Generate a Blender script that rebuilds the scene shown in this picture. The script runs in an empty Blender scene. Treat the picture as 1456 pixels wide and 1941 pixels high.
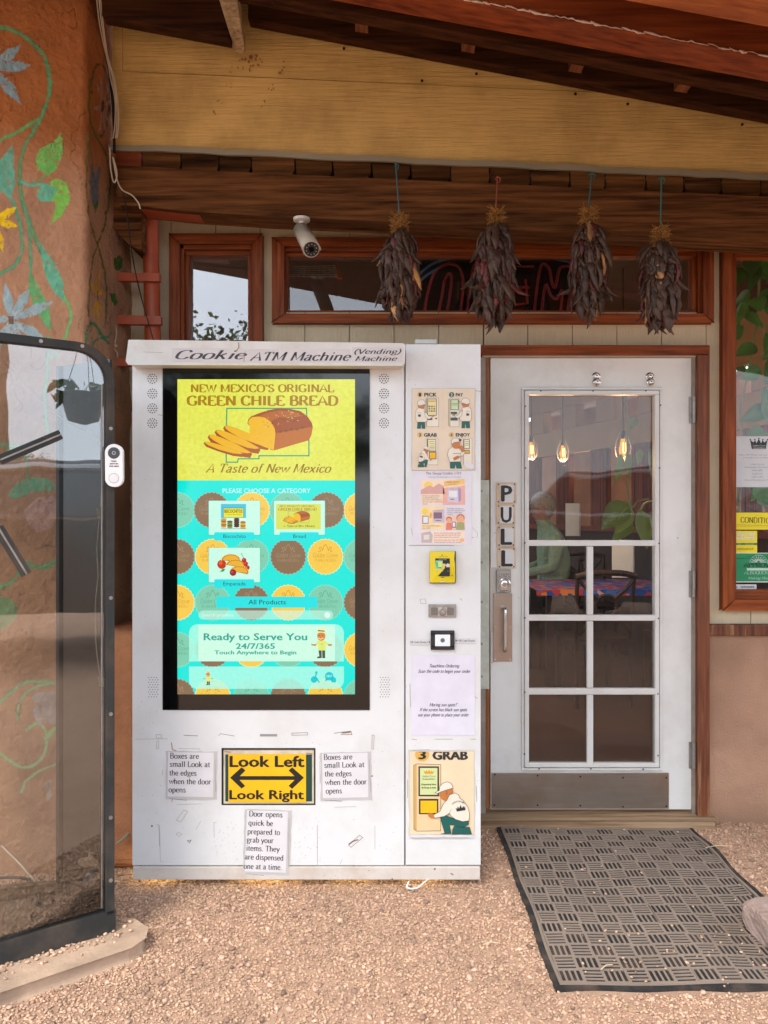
import bpy, bmesh, math, random
import numpy as np
from mathutils import Vector, Matrix, Quaternion
random.seed(7); rng = np.random.default_rng(7)
R = math.radians
S = bpy.context.scene
COL = S.collection
# ------------------------------------------------------------------ camera
F = 1458.0; CX = 728.0; CY = 970.5; EYE = 1.394; D0 = 3.45
cam_d = bpy.data.cameras.new('camera'); cam = bpy.data.objects.new('camera', cam_d); COL.objects.link(cam)
cam_d.sensor_fit = 'VERTICAL'; cam_d.sensor_height = 36.0; cam_d.lens = F / 1941 * 36
cam_d.clip_start = 0.05; cam_d.clip_end = 600
cam.location = (0, -D0, EYE); cam.rotation_euler = (R(90), 0, 0)
S.camera = cam
# ------------------------------------------------------------------ world, sun, exposure
EXPO = 1.36
SUN_EL, SUN_AZ = R(50), R(205)
w = bpy.data.worlds.new('World'); S.world = w; w.use_nodes = True
nt = w.node_tree; nt.nodes.clear()
wo = nt.nodes.new('ShaderNodeOutputWorld'); bg = nt.nodes.new('ShaderNodeBackground'); sky = nt.nodes.new('ShaderNodeTexSky')
sky.sky_type = 'NISHITA'; sky.sun_disc = False; sky.sun_elevation = SUN_EL; sky.sun_rotation = SUN_AZ; sky.dust_density = 2.5
tc = nt.nodes.new('ShaderNodeTexCoord'); mp = nt.nodes.new('ShaderNodeMapping'); mp.inputs['Scale'].default_value = (1, 1, 2.6)
cl = nt.nodes.new('ShaderNodeTexNoise'); cl.inputs['Scale'].default_value = 2.2; cl.inputs['Detail'].default_value = 7; cl.inputs['Roughness'].default_value = .6
cr = nt.nodes.new('ShaderNodeMapRange'); cr.inputs['From Min'].default_value = .38; cr.inputs['From Max'].default_value = .6
cr.inputs['To Min'].default_value = .45; cr.inputs['To Max'].default_value = .95
mx = nt.nodes.new('ShaderNodeMix'); mx.data_type = 'RGBA'; mx.inputs['B'].default_value = (7.0, 7.7, 8.7, 1)
for a, b in ((tc.outputs['Generated'], mp.inputs['Vector']), (mp.outputs[0], cl.inputs['Vector']), (cl.outputs[0], cr.inputs['Value']),
             (cr.outputs[0], mx.inputs['Factor']), (sky.outputs[0], mx.inputs['A']), (mx.outputs['Result'], bg.inputs['Color']), (bg.outputs[0], wo.inputs[0])):
    nt.links.new(a, b)
bg.inputs['Strength'].default_value = 0.15
sl = bpy.data.lights.new('sun', 'SUN'); sun = bpy.data.objects.new('sun', sl); COL.objects.link(sun)
sl.energy = 1.0; sl.angle = R(18); sl.color = (1, .95, .88)
sdir = Vector((math.sin(SUN_AZ) * math.cos(SUN_EL), math.cos(SUN_AZ) * math.cos(SUN_EL), math.sin(SUN_EL)))
sun.rotation_euler = sdir.to_track_quat('Z', 'Y').to_euler()
vs = S.view_settings; vs.view_transform = 'Standard'; vs.look = 'None'; vs.exposure = EXPO; vs.gamma = 1; vs.use_curve_mapping = False
S.cycles.max_bounces = 8; S.cycles.transparent_max_bounces = 16

# ------------------------------------------------------------------ helpers
def W(x, y, d):
    return Vector(((x - CX) / F * d, d - D0, EYE - (y - CY) / F * d))
def PX(x, d): return (x - CX) / F * d
def PZ(y, d): return EYE - (y - CY) / F * d
def lin(c): return tuple(((v / 255) / 12.92 if v / 255 <= .04045 else ((v / 255 + .055) / 1.055) ** 2.4) for v in c)
MC = {}
class NT:
    def __init__(s, name):
        s.m = bpy.data.materials.new(name); s.m.use_nodes = True; s.t = s.m.node_tree; s.t.nodes.clear()
        s.o = s.n('ShaderNodeOutputMaterial')
    def n(s, ty, **kw):
        n = s.t.nodes.new(ty)
        for k, v in kw.items():
            if k.startswith('_'): setattr(n, k[1:], v)
            else: n.inputs[k.replace('_', ' ')].default_value = v
        return n
    def l(s, a, b): s.t.links.new(a, b)
def noise(g, vec, scale, detail=4, rough=.55):
    n = g.n('ShaderNodeTexNoise', Scale=scale, Detail=detail, Roughness=rough); g.l(vec, n.inputs['Vector']); return n.outputs[0]
def ramp(g, fac, a, b, lo=.3, hi=.7):
    r = g.n('ShaderNodeMapRange'); r.inputs['From Min'].default_value = lo; r.inputs['From Max'].default_value = hi
    r.inputs['To Min'].default_value = a; r.inputs['To Max'].default_value = b; g.l(fac, r.inputs['Value']); return r.outputs[0]
def mixc(g, fac, a, b):
    m = g.n('ShaderNodeMix', _data_type='RGBA')
    for s_, v in (('Factor', fac), ('A', a), ('B', b)):
        if isinstance(v, (tuple, float, int)): m.inputs[s_].default_value = (tuple(v) + (1,)) if isinstance(v, tuple) else v
        else: g.l(v, m.inputs[s_])
    return m.outputs['Result']
def bumpn(g, h, strength, dist):
    b = g.n('ShaderNodeBump', Strength=strength, Distance=dist); g.l(h, b.inputs['Height']); return b.outputs[0]
def surf(name, rgb, rough=.6, metal=0, var=.12, vs_=6, bump=.3, bs=60, bd=.002, dirt=None, da=.25, ds=3, spec=.5, island=0, stretch=None, coat=0, speck=None, emit=None):
    """rgb in 0-255. general procedural surface with colour variation, dirt and relief"""
    if name in MC: return MC[name]
    g = NT(name); c = lin(rgb)
    geo = g.n('ShaderNodeNewGeometry'); vec = geo.outputs['Position']
    if stretch:
        m = g.n('ShaderNodeMapping'); m.inputs['Scale'].default_value = stretch; g.l(vec, m.inputs['Vector']); vec = m.outputs[0]
    n1 = noise(g, vec, vs_)
    col = mixc(g, ramp(g, n1, 0., 1.), tuple(v * (1 - var) for v in c), tuple(min(1, v * (1 + var)) for v in c))
    if island:
        ri = geo.outputs['Random Per Island']
        oi = g.n('ShaderNodeObjectInfo'); ad = g.n('ShaderNodeMath', _operation='ADD'); g.l(ri, ad.inputs[0]); g.l(oi.outputs['Random'], ad.inputs[1])
        fr = g.n('ShaderNodeMath', _operation='FRACT'); g.l(ad.outputs[0], fr.inputs[0])
        hs = g.n('ShaderNodeHueSaturation'); g.l(col, hs.inputs['Color']); g.l(ramp(g, fr.outputs[0], 1 - island, 1 + island, 0, 1), hs.inputs['Value']); col = hs.outputs[0]
    if dirt:
        col = mixc(g, ramp(g, noise(g, geo.outputs['Position'], ds, 8, .65), 0, da, .45, .75), col, lin(dirt))
    if speck:
        col = mixc(g, ramp(g, noise(g, geo.outputs['Position'], speck[1], 2), 0, 1, speck[2], speck[2] + .03), col, lin(speck[0]))
    p = g.n('ShaderNodeBsdfPrincipled', Metallic=metal); g.l(col, p.inputs['Base Color'])
    g.l(ramp(g, n1, rough * .85, min(1, rough * 1.15)), p.inputs['Roughness'])
    p.inputs['Specular IOR Level'].default_value = spec; p.inputs['Coat Weight'].default_value = coat
    if bump:
        g.l(bumpn(g, noise(g, vec, bs, 5, .6), bump, bd), p.inputs['Normal'])
    if emit:
        p.inputs['Emission Color'].default_value = lin(emit[0]) + (1,); p.inputs['Emission Strength'].default_value = emit[1]
    g.l(p.outputs[0], g.o.inputs[0]); MC[name] = g.m; return g.m
def wood(name, rgb, dark, axis='x', scale=1.0, rough=.55, bump=.5, worn=None, wamt=.5, wlo=.55, spec=.4, coat=0, island=.12):
    if name in MC: return MC[name]
    g = NT(name); geo = g.n('ShaderNodeNewGeometry')
    st = {'x': (1.2, 22, 22), 'y': (22, 1.2, 22), 'z': (22, 22, 1.2)}[axis]
    oi = g.n('ShaderNodeObjectInfo'); av = g.n('ShaderNodeVectorMath', _operation='ADD'); g.l(geo.outputs['Position'], av.inputs[0])
    cm = g.n('ShaderNodeMath', _operation='MULTIPLY'); g.l(oi.outputs['Random'], cm.inputs[0]); cm.inputs[1].default_value = 9.
    g.l(cm.outputs[0], av.inputs[1])
    m = g.n('ShaderNodeMapping'); m.inputs['Scale'].default_value = tuple(v * scale for v in st); g.l(av.outputs[0], m.inputs['Vector'])
    wp = g.n('ShaderNodeTexNoise', Scale=1.0, Detail=7, Roughness=.65, Distortion=1.2); g.l(m.outputs[0], wp.inputs['Vector'])
    n2 = noise(g, m.outputs[0], 3.5, 4)
    grain = g.n('ShaderNodeMath', _operation='ADD'); g.l(wp.outputs[0], grain.inputs[0]); g.l(n2, grain.inputs[1])
    col = mixc(g, ramp(g, grain.outputs[0], 0, 1, .75, 1.25), lin(dark), lin(rgb))
    col = mixc(g, ramp(g, noise(g, geo.outputs['Position'], 2.3, 5), 0, .35, .4, .7), col, tuple(v * .55 for v in lin(rgb)))
    hs = g.n('ShaderNodeHueSaturation'); g.l(col, hs.inputs['Color']); g.l(ramp(g, oi.outputs['Random'], 1 - island, 1 + island, 0, 1), hs.inputs['Value']); col = hs.outputs[0]
    if worn: col = mixc(g, ramp(g, noise(g, m.outputs[0], 1.3, 8, .7), 0, wamt, wlo, wlo + .08), col, lin(worn))
    p = g.n('ShaderNodeBsdfPrincipled', Roughness=rough); p.inputs['Specular IOR Level'].default_value = spec; p.inputs['Coat Weight'].default_value = coat
    g.l(col, p.inputs['Base Color']); g.l(bumpn(g, grain.outputs[0], bump, .003), p.inputs['Normal'])
    g.l(p.outputs[0], g.o.inputs[0]); MC[name] = g.m; return g.m
def pap(r, g_, b):
    k = 'print_%d_%d_%d' % (r, g_, b)
    if k in MC: return MC[k]
    g = NT(k); p = g.n('ShaderNodeBsdfPrincipled', Roughness=.45); c = lin((r, g_, b))
    geo = g.n('ShaderNodeNewGeometry')
    g.l(mixc(g, ramp(g, noise(g, geo.outputs['Position'], 14, 5), 0, 1), tuple(v * .84 for v in c), tuple(v * .93 for v in c)), p.inputs['Base Color'])
    g.l(p.outputs[0], g.o.inputs[0]); MC[k] = g.m; return g.m
def lit(r, g_, b, a=1., grain=.06):
    k = 'display_%d_%d_%d_%d' % (r, g_, b, int(a * 100))
    if k in MC: return MC[k]
    g = NT(k); p = g.n('ShaderNodeBsdfPrincipled', Roughness=.12); p.inputs['Base Color'].default_value = (0, 0, 0, 1); c = lin((r, g_, b))
    geo = g.n('ShaderNodeNewGeometry')
    g.l(mixc(g, ramp(g, noise(g, geo.outputs['Position'], 90, 4), 0, 1), tuple(v * (1 - grain) for v in c), tuple(v for v in c)), p.inputs['Emission Color'])
    p.inputs['Emission Strength'].default_value = 1.0 / 2 ** EXPO; p.inputs['Alpha'].default_value = a
    p.inputs['Specular IOR Level'].default_value = .35
    g.l(p.outputs[0], g.o.inputs[0]); MC[k] = g.m; return g.m
def glass(name, tint=(1, 1, 1), ior=1.5, dusty=.03, rough=.01, duc=(.6, .55, .5), wav=0, dscale=3):
    if name in MC: return MC[name]
    g = NT(name); t = g.n('ShaderNodeBsdfTransparent'); t.inputs[0].default_value = tuple(tint) + (1,)
    gl = g.n('ShaderNodeBsdfGlossy', Roughness=rough); fr = g.n('ShaderNodeFresnel', IOR=ior); ad = g.n('ShaderNodeMixShader')
    g.l(fr.outputs[0], ad.inputs[0]); g.l(t.outputs[0], ad.inputs[1]); g.l(gl.outputs[0], ad.inputs[2])
    geo = g.n('ShaderNodeNewGeometry')
    if wav: g.l(bumpn(g, noise(g, geo.outputs['Position'], 2.5, 2), wav, .05), gl.inputs['Normal'])
    df = g.n('ShaderNodeBsdfDiffuse'); df.inputs[0].default_value = duc + (1,); m2 = g.n('ShaderNodeMixShader')
    g.l(ramp(g, noise(g, geo.outputs['Position'], dscale, 9, .75), dusty * .4, dusty * 1.6), m2.inputs[0]); g.l(ad.outputs[0], m2.inputs[1]); g.l(df.outputs[0], m2.inputs[2])
    g.l(m2.outputs[0], g.o.inputs[0]); MC[name] = g.m; return g.m
def emis(name, rgb, st):
    if name in MC: return MC[name]
    g = NT(name); e = g.n('ShaderNodeEmission', Strength=st); e.inputs[0].default_value = tuple(rgb) + (1,); g.l(e.outputs[0], g.o.inputs[0]); MC[name] = g.m; return g.m

def thing(name, label, cat, loc=(0, 0, 0), rz=0, group=None, kind=None):
    o = bpy.data.objects.new(name, None); COL.objects.link(o); o.location = loc; o.rotation_euler = (0, 0, rz); o.empty_display_size = .1
    tag(o, label, cat, group, kind); return o
def tag(o, label=None, cat=None, group=None, kind=None):
    if label: o['label'] = label
    if cat: o['category'] = cat
    if group: o['group'] = group
    if kind: o['kind'] = kind
    return o
def roots(o):
    while o.parent: o = o.parent
    return o
class MB:
    def __init__(s): s.V = []; s.Fc = []; s.MI = []; s.M = []; s.clip = None
    def mi(s, m):
        if m not in s.M: s.M.append(m)
        return s.M.index(m)
    def face(s, pts, m):
        b = len(s.V); s.V += [tuple(p) for p in pts]; s.Fc.append(tuple(range(b, b + len(pts)))); s.MI.append(s.mi(m)); return s
    def add(s, vs_, fs, m):
        b = len(s.V); s.V += [tuple(p) for p in vs_]; k = s.mi(m)
        for f in fs: s.Fc.append(tuple(i + b for i in f)); s.MI.append(k)
        return s
    def box(s, x0, x1, y0, y1, z0, z1, m):
        v = [(x, y, z) for x in (x0, x1) for y in (y0, y1) for z in (z0, z1)]
        return s.add(v, [(0, 1, 3, 2), (4, 6, 7, 5), (0, 4, 5, 1), (2, 3, 7, 6), (0, 2, 6, 4), (1, 5, 7, 3)], m)
    def prism(s, pts, vec, m):
        n = len(pts); vec = Vector(vec); a = [Vector(p) for p in pts]; v = a + [p + vec for p in a]
        fs = [tuple(range(n)), tuple(range(2 * n - 1, n - 1, -1))] + [(i, (i + 1) % n + 0, (i + 1) % n + n, i + n) for i in range(n)]
        return s.add(v, fs, m)
    def tube(s, pts, r, m, n=8, cap=True):
        pts = [Vector(p) for p in pts]; rs = r if isinstance(r, (list, tuple)) else [r] * len(pts); v = []; prev = None
        for i, p in enumerate(pts):
            t = (pts[min(i + 1, len(pts) - 1)] - pts[max(i - 1, 0)]).normalized()
            if prev is None: u = t.orthogonal().normalized()
            else:
                u = prev - t * prev.dot(t)
                u = u.normalized() if u.length > 1e-6 else t.orthogonal().normalized()
            prev = u; w_ = t.cross(u)
            for k in range(n):
                a = 2 * math.pi * k / n; v.append(p + (u * math.cos(a) + w_ * math.sin(a)) * rs[i])
        fs = [(i * n + k, i * n + (k + 1) % n, (i + 1) * n + (k + 1) % n, (i + 1) * n + k) for i in range(len(pts) - 1) for k in range(n)]
        if cap: fs += [tuple(range(n))[::-1], tuple((len(pts) - 1) * n + k for k in range(n))]
        return s.add(v, fs, m)
    def cyl(s, c, ax, r, h, m, n=16):
        c = Vector(c); ax = Vector(ax).normalized(); return s.tube([c, c + ax * h], r, m, n)
    def lathe(s, c, prof, m, n=16, ax='z'):
        v = []
        for (r, h) in prof:
            for k in range(n):
                a = 2 * math.pi * k / n; p = (r * math.cos(a), r * math.sin(a), h)
                if ax == 'y': p = (p[0], h, p[1])
                v.append(Vector(c) + Vector(p))
        fs = [(i * n + k, i * n + (k + 1) % n, (i + 1) * n + (k + 1) % n, (i + 1) * n + k) for i in range(len(prof) - 1) for k in range(n)]
        fs += [tuple(range(n)), tuple((len(prof) - 1) * n + k for k in range(n))]
        return s.add(v, fs, m)
    def ball(s, c, r, m, n=10, sc=(1, 1, 1)):
        h = n // 2 + 1; pr = [(max(r * math.sin(math.pi * i / h), r * .02), -r * math.cos(math.pi * i / h)) for i in range(h + 1)]
        b = len(s.V); s.lathe((0, 0, 0), pr, m, n)
        for i in range(b, len(s.V)):
            p = s.V[i]; s.V[i] = (c[0] + p[0] * sc[0], c[1] + p[1] * sc[1], c[2] + p[2] * sc[2])
        return s
    def build(s, name, parent=None, smooth=False, bevel=0, local=False, label=None, cat=None, group=None, kind=None, seg=2, loc=None):
        me = bpy.data.meshes.new(name)
        off = Vector((0, 0, 0))
        if parent is not None and not local: off = roots(parent).location
        elif parent is None and loc is not None: off = Vector(loc)
        elif parent is None and s.V:
            a = np.array(s.V); off = Vector(((a[:, 0].min() + a[:, 0].max()) / 2, (a[:, 1].min() + a[:, 1].max()) / 2, a[:, 2].min()))
        vv = [(p[0] - off[0], p[1] - off[1], p[2] - off[2]) for p in s.V]
        me.from_pydata(vv, [], s.Fc)
        for m in s.M: me.materials.append(m)
        if len(s.M) > 1: me.polygons.foreach_set('material_index', s.MI)
        if smooth: me.polygons.foreach_set('use_smooth', [True] * len(me.polygons))
        me.update(); o = bpy.data.objects.new(name, me); COL.objects.link(o)
        if parent is not None: o.parent = parent
        else: o.location = off
        if bevel:
            b = o.modifiers.new('bevel', 'BEVEL'); b.width = bevel; b.segments = seg; b.limit_method = 'ANGLE'; b.angle_limit = R(40)
        if smooth:
            try: me.set_sharp_from_angle(angle=R(50))
            except Exception: pass
        return tag(o, label, cat, group, kind)
def dup(o, parent=None):
    c = o.copy(); COL.objects.link(c); c.parent = parent
    for ch in o.children: dup(ch, c)
    return c
def smooth_pts(p, k=6):
    p = [np.array(q, float) for q in p]; out = []
    for i in range(len(p) - 1):
        a = p[max(i - 1, 0)]; b = p[i]; c = p[i + 1]; d = p[min(i + 2, len(p) - 1)]
        for j in range(k):
            t = j / k; out.append(.5 * ((2 * b) + (-a + c) * t + (2 * a - 5 * b + 4 * c - d) * t * t + (-a + 3 * b - 3 * c + d) * t ** 3))
    out.append(p[-1]); return out
def clip_poly(pts, r):
    x0, y0, x1, y1 = r
    for ax, lim, sg in ((0, x0, 1), (0, x1, -1), (1, y0, 1), (1, y1, -1)):
        out = []
        for i in range(len(pts)):
            a = pts[i - 1]; b = pts[i]; ia = (a[ax] - lim) * sg >= 0; ib = (b[ax] - lim) * sg >= 0
            if ia != ib:
                t = (lim - a[ax]) / (b[ax] - a[ax]); out.append((a[0] + (b[0] - a[0]) * t, a[1] + (b[1] - a[1]) * t))
            if ib: out.append(tuple(b))
        pts = out
        if len(pts) < 3: return []
    return pts

# ---- lettering: a pen-stroke serif alphabet, drawn here as strokes
G = {
'A': (5.4, 'l 0 0 2.6 7 5.2 0;h 1 2.4 4.2 2.4'), 'B': (4.9, 'l .8 0 .8 7;c .8 7 3 7 4 5.4 3 3.8 .8 3.7;c .8 3.7 3.5 3.6 4.6 1.9 3.4 .1 .8 0'),
'C': (5.2, 'c 4.7 5.5 3.9 6.8 2.4 6.9 .8 5.8 .4 3.5 .9 1.1 2.6 .1 4.1 .4 4.9 1.7'), 'D': (5.5, 'l .8 0 .8 7;c .8 7 3.2 6.9 4.8 5.5 5 3.5 4.7 1.5 3.2 .1 .8 0'),
'E': (4.6, 'l .8 0 .8 7;h .8 7 4.2 7 4.2 5.8;h .8 3.6 3.3 3.6;h .8 0 4.3 0 4.5 1.3'), 'F': (4.3, 'l .8 0 .8 7;h .8 7 4.1 7 4.1 5.8;h .8 3.6 3.2 3.6'),
'G': (5.6, 'c 4.8 5.5 3.9 6.8 2.5 6.9 .8 5.8 .4 3.5 .9 1.1 2.6 .1 4.1 .3 4.9 .9;l 4.9 .9 4.9 3;h 3.8 3 5.6 3'), 'H': (5.8, 'l .8 0 .8 7;l 5 0 5 7;h .8 3.6 5 3.6'),
'I': (2.6, 'l 1.3 0 1.3 7'), 'L': (4.5, 'l .8 0 .8 7;h .8 0 4.1 0 4.3 1.6'), 'M': (6.9, 'l .8 0 .9 7;l .9 7 3.4 .6 6 7;l 6 7 6.1 0'),
'N': (5.9, 'l .9 0 .9 7;h .9 7 5 0;l 5 0 5 7'), 'O': (5.8, 'c 2.9 7 1 6.1 .4 3.5 1 .9 2.9 0 4.8 .9 5.4 3.5 4.8 6.1 2.9 7'), 'P': (4.6, 'l .8 0 .8 7;c .8 7 3.2 6.9 4.3 5.2 3.2 3.4 .8 3.2'),
'Q': (5.8, 'c 2.9 7 1 6.1 .4 3.5 1 .9 2.9 0 4.8 .9 5.4 3.5 4.8 6.1 2.9 7;c 2.9 .8 4 -.6 5.5 -1.3'), 'R': (5.2, 'l .8 0 .8 7;c .8 7 3.2 6.9 4.2 5.3 3.2 3.7 .8 3.5;l 2.6 3.5 4.8 0'),
'S': (4.3, 'c 3.7 5.7 3 6.8 1.9 6.9 .6 6.2 .7 4.7 2.2 3.7 3.6 2.5 3.6 .9 2.1 .1 .9 .4 .4 1.6'), 'T': (5, 'l 2.5 0 2.5 7;h .3 5.7 .3 7 4.7 7 4.7 5.7'),
'U': (5.6, 'c .8 7 .8 2.2 1.5 .4 2.9 0 4.2 .5 4.8 2.2 4.8 7'), 'V': (5.3, 'l .1 7 2.7 0;l 2.7 0 5.2 7'), 'W': (7.4, 'l .1 7 2.1 0 3.7 6.3;l 3.7 6.3 5.4 0 7.3 7'),
'X': (5.2, 'l .4 7 4.9 0;l 4.7 7 .3 0'), 'Y': (5, 'l .2 7 2.5 3.4 4.8 7;l 2.5 3.4 2.5 0'),
'a': (4, 'c .7 3.7 1.5 4.6 2.6 4.4 3 3.3 3 1 3.3 .2 3.9 .3;c 3 2.7 1.4 2.4 .5 1.3 1.1 .1 2.2 .3 3 1.2'), 'b': (4.3, 'l .8 .3 .8 7;c .8 3.6 1.8 4.6 3.1 4.3 3.9 2.5 3.2 .4 1.8 0 .8 .5'),
'c': (3.6, 'c 3.2 3.6 2.6 4.5 1.5 4.4 .5 3.3 .5 1.4 1.5 .1 2.6 .2 3.3 1.1'), 'd': (4.4, 'l 3.4 0 3.4 7;c 3.4 3.6 2.5 4.6 1.2 4.2 .4 2.3 1 .4 2.3 0 3.4 .9'),
'e': (3.8, 'c .5 2.6 3.3 2.6 3.1 3.9 2 4.6 .8 3.9 .4 2.3 1 .5 2.2 0 3.3 .9'), 'f': (2.7, 'l 1.2 0 1.2 5.6;c 1.2 5.6 1.6 6.9 2.8 6.6;h .2 4.5 2.4 4.5'),
'g': (4.1, 'c 2 4.6 .7 4.2 .6 2.7 1.9 1.8 3.2 2.6 3.1 4.1 2 4.6;c 3.1 4.2 3.9 4.5;c 1.2 1.9 .7 1 1.6 .5 3.3 .2 3.8 -.9 2.4 -2 .7 -1.7 .5 -.6 1.5 .4'), 'h': (4.5, 'l .8 0 .8 7;c .8 3.4 2 4.6 3.3 4.2 3.6 3;l 3.6 3 3.6 0'),
'i': (2.1, 'l 1.1 0 1.1 4.5;d 1.1 6.3'), 'k': (4.4, 'l .8 0 .8 7;h .8 2 3.4 4.5;l 1.8 2.8 4 0'), 'l': (2.1, 'l 1.1 0 1.1 7'), 'm': (6.8, 'l .8 0 .8 4.5;c .8 3.5 1.9 4.6 3 4.3 3.4 3;l 3.4 3 3.4 0;c 3.4 3.5 4.5 4.6 5.6 4.3 6 3;l 6 3 6 0'),
'n': (4.5, 'l .8 0 .8 4.5;c .8 3.4 2 4.6 3.2 4.3 3.6 3;l 3.6 3 3.6 0'), 'o': (4.2, 'c 2.1 4.6 .8 4 .4 2.3 .8 .6 2.1 0 3.4 .6 3.8 2.3 3.4 4 2.1 4.6'), 'p': (4.3, 'l .8 -2.2 .8 4.4;c .8 3.6 1.8 4.6 3.1 4.3 3.9 2.5 3.2 .4 1.8 0 .8 .6'),
'q': (4.3, 'l 3.4 -2.2 3.4 4.4;c 3.4 3.6 2.4 4.6 1.1 4.2 .4 2.3 1 .4 2.3 0 3.4 .9'), 'r': (3.2, 'l .8 0 .8 4.5;c .8 3.2 1.7 4.5 2.9 4.2'), 's': (3.3, 'c 2.7 3.7 1.8 4.5 .8 4.1 .8 3 1.9 2.3 2.8 1.4 2.2 .1 1.1 .1 .5 1'),
't': (2.6, 'c 1.1 5.8 1.1 1.1 1.6 .1 2.6 .4;h .2 4.5 2.4 4.5'), 'u': (4.5, 'c .9 4.5 .9 1.2 1.7 .1 3 .4 3.6 1.3;l 3.6 0 3.6 4.5'), 'v': (4.1, 'l .2 4.5 2 0 3.9 4.5'), 'w': (6, 'l .1 4.5 1.7 0 3 4.2;l 3 4.2 4.4 0 5.9 4.5'),
'x': (4, 'l .3 4.5 3.7 0;l 3.6 4.5 .3 0'), 'y': (4.1, 'l .2 4.5 2.1 .2;c 3.9 4.5 2.1 .2 1.3 -1.7 .4 -2'), 'j': (2, 'c 1.2 4.5 1.2 -.8 .2 -2;d 1.2 6.3'), 'z': (3.7, 'h .5 4.4 3.2 4.4 .4 .1 3.3 .1'),
'.': (1.6, 'd .8 .2'), ',': (1.6, 'c .9 .5 .9 -.4 .4 -1.1'), "'": (1.6, 'l .8 6.9 .7 5.2'), '?': (3.7, 'c .6 5.7 1.3 6.9 2.7 6.8 3.2 5.3 2 3.8 1.8 2.2;d 1.8 .2'), '(': (2.5, 'c 2.1 7.2 .7 4.8 .7 1.4 2.1 -1.4'), ')': (2.5, 'c .4 7.2 1.8 4.8 1.8 1.4 .4 -1.4'),
'|': (1, 'l .5 -1 .5 7'), '-': (2.6, 'h .4 2.4 2.2 2.4'), ' ': (2.2, ''), 'Í': (2.6, 'l 1.3 0 1.3 7;h 1.2 7.6 2 8.6'),
'0': (4.4, 'c 2.2 7 .8 6 .5 3.5 .8 1 2.2 0 3.6 1 3.9 3.5 3.6 6 2.2 7'), '1': (3, 'l 1.6 0 1.6 7;h 1.6 7 .5 5.9'), '2': (4.2, 'c .6 5.5 1.3 6.8 2.7 6.8 3.5 5.2 2.6 3 .5 0;h .5 0 3.9 0'), '4': (4.3, 'l 3 0 3 7;h 3 7 .3 2 4.1 2'), '7': (4, 'h .4 6.9 3.8 6.9;l 3.8 6.9 1.6 0'), '9': (4.2, 'c 3.7 4.6 2.2 3 .7 4.3 .9 6.3 2.3 7 3.6 6 3.7 3.6 2.8 1 1 0'), '5': (4.1, 'h 3.6 6.9 1 6.9 .9 4;c .9 4 2.5 4.3 3.7 2.6 2.8 .3 .6 .3'), '/': (3, 'l .2 -.5 2.8 7.2'), ':': (1.6, 'd .8 .3;d .8 3.6'),
}
def serif_text(txt, wx=.42, wy=.17, serif=True, track=.5):
    quads = []; x = 0.
    def ribbon(pts, ox):
        pts = [np.array(p, float) for p in pts]; L = []; Rr = []
        for i, p in enumerate(pts):
            t = pts[min(i + 1, len(pts) - 1)] - pts[max(i - 1, 0)]; ln = math.hypot(*t) or 1; nx, ny = -t[1] / ln, t[0] / ln
            h = math.hypot(nx * wx, ny * wy); L.append((p[0] + nx * h + ox, p[1] + ny * h)); Rr.append((p[0] - nx * h + ox, p[1] - ny * h))
        for i in range(len(pts) - 1): quads.append([L[i], L[i + 1], Rr[i + 1], Rr[i]])
    for ch in txt:
        wd, st = G.get(ch, G['o'] if ch.islower() else (4, 'h 0 3 3 3'))
        for s_ in st.split(';'):
            if not s_: continue
            k, *v = s_.split(); v = [float(q) for q in v]; pts = list(zip(v[::2], v[1::2]))
            if k == 'd':
                px, py = pts[0]; quads.append([(px + x + .55 * math.cos(a), py + .55 * math.sin(a)) for a in [i * math.pi / 4 for i in range(8)]]); continue
            if k == 'c': pts = smooth_pts(pts, 4) if len(pts) > 2 else pts
            ribbon(pts, x)
            if k == 'l' and serif:
                for (a, b) in ((pts[0], pts[1]), (pts[-1], pts[-2])):
                    if abs(a[0] - b[0]) < abs(a[1] - b[1]) and a[1] in (0, 7, 4.5, -2.2):
                        sy = -1 if a[1] > b[1] else 1
                        quads.append([(a[0] + x - .85, a[1]), (a[0] + x + .85, a[1]), (a[0] + x + .85, a[1] + sy * .32), (a[0] + x - .85, a[1] + sy * .32)])
        x += wd + track
    return quads, x - track
FC = {}
def sans_text(txt, bold):
    k = (txt, bold)
    if k in FC: return FC[k]
    cu = bpy.data.curves.new('t', 'FONT'); cu.body = txt; cu.resolution_u = 2; cu.offset = bold; o = bpy.data.objects.new('t', cu); COL.objects.link(o)
    me = o.to_mesh(); v = [(p.co.x, p.co.y) for p in me.vertices]; f = [tuple(p.vertices) for p in me.polygons]; o.to_mesh_clear()
    bpy.data.objects.remove(o); bpy.data.curves.remove(cu)
    if not v: FC[k] = ([], 0); return FC[k]
    mnx = min(p[0] for p in v); wd = max(p[0] for p in v) - mnx
    q = [[((v[i][0] - mnx) / .1, v[i][1] / .1) for i in ff] for ff in f]
    FC[k] = (q, wd / .1); return FC[k]     # cap height about 7
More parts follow.
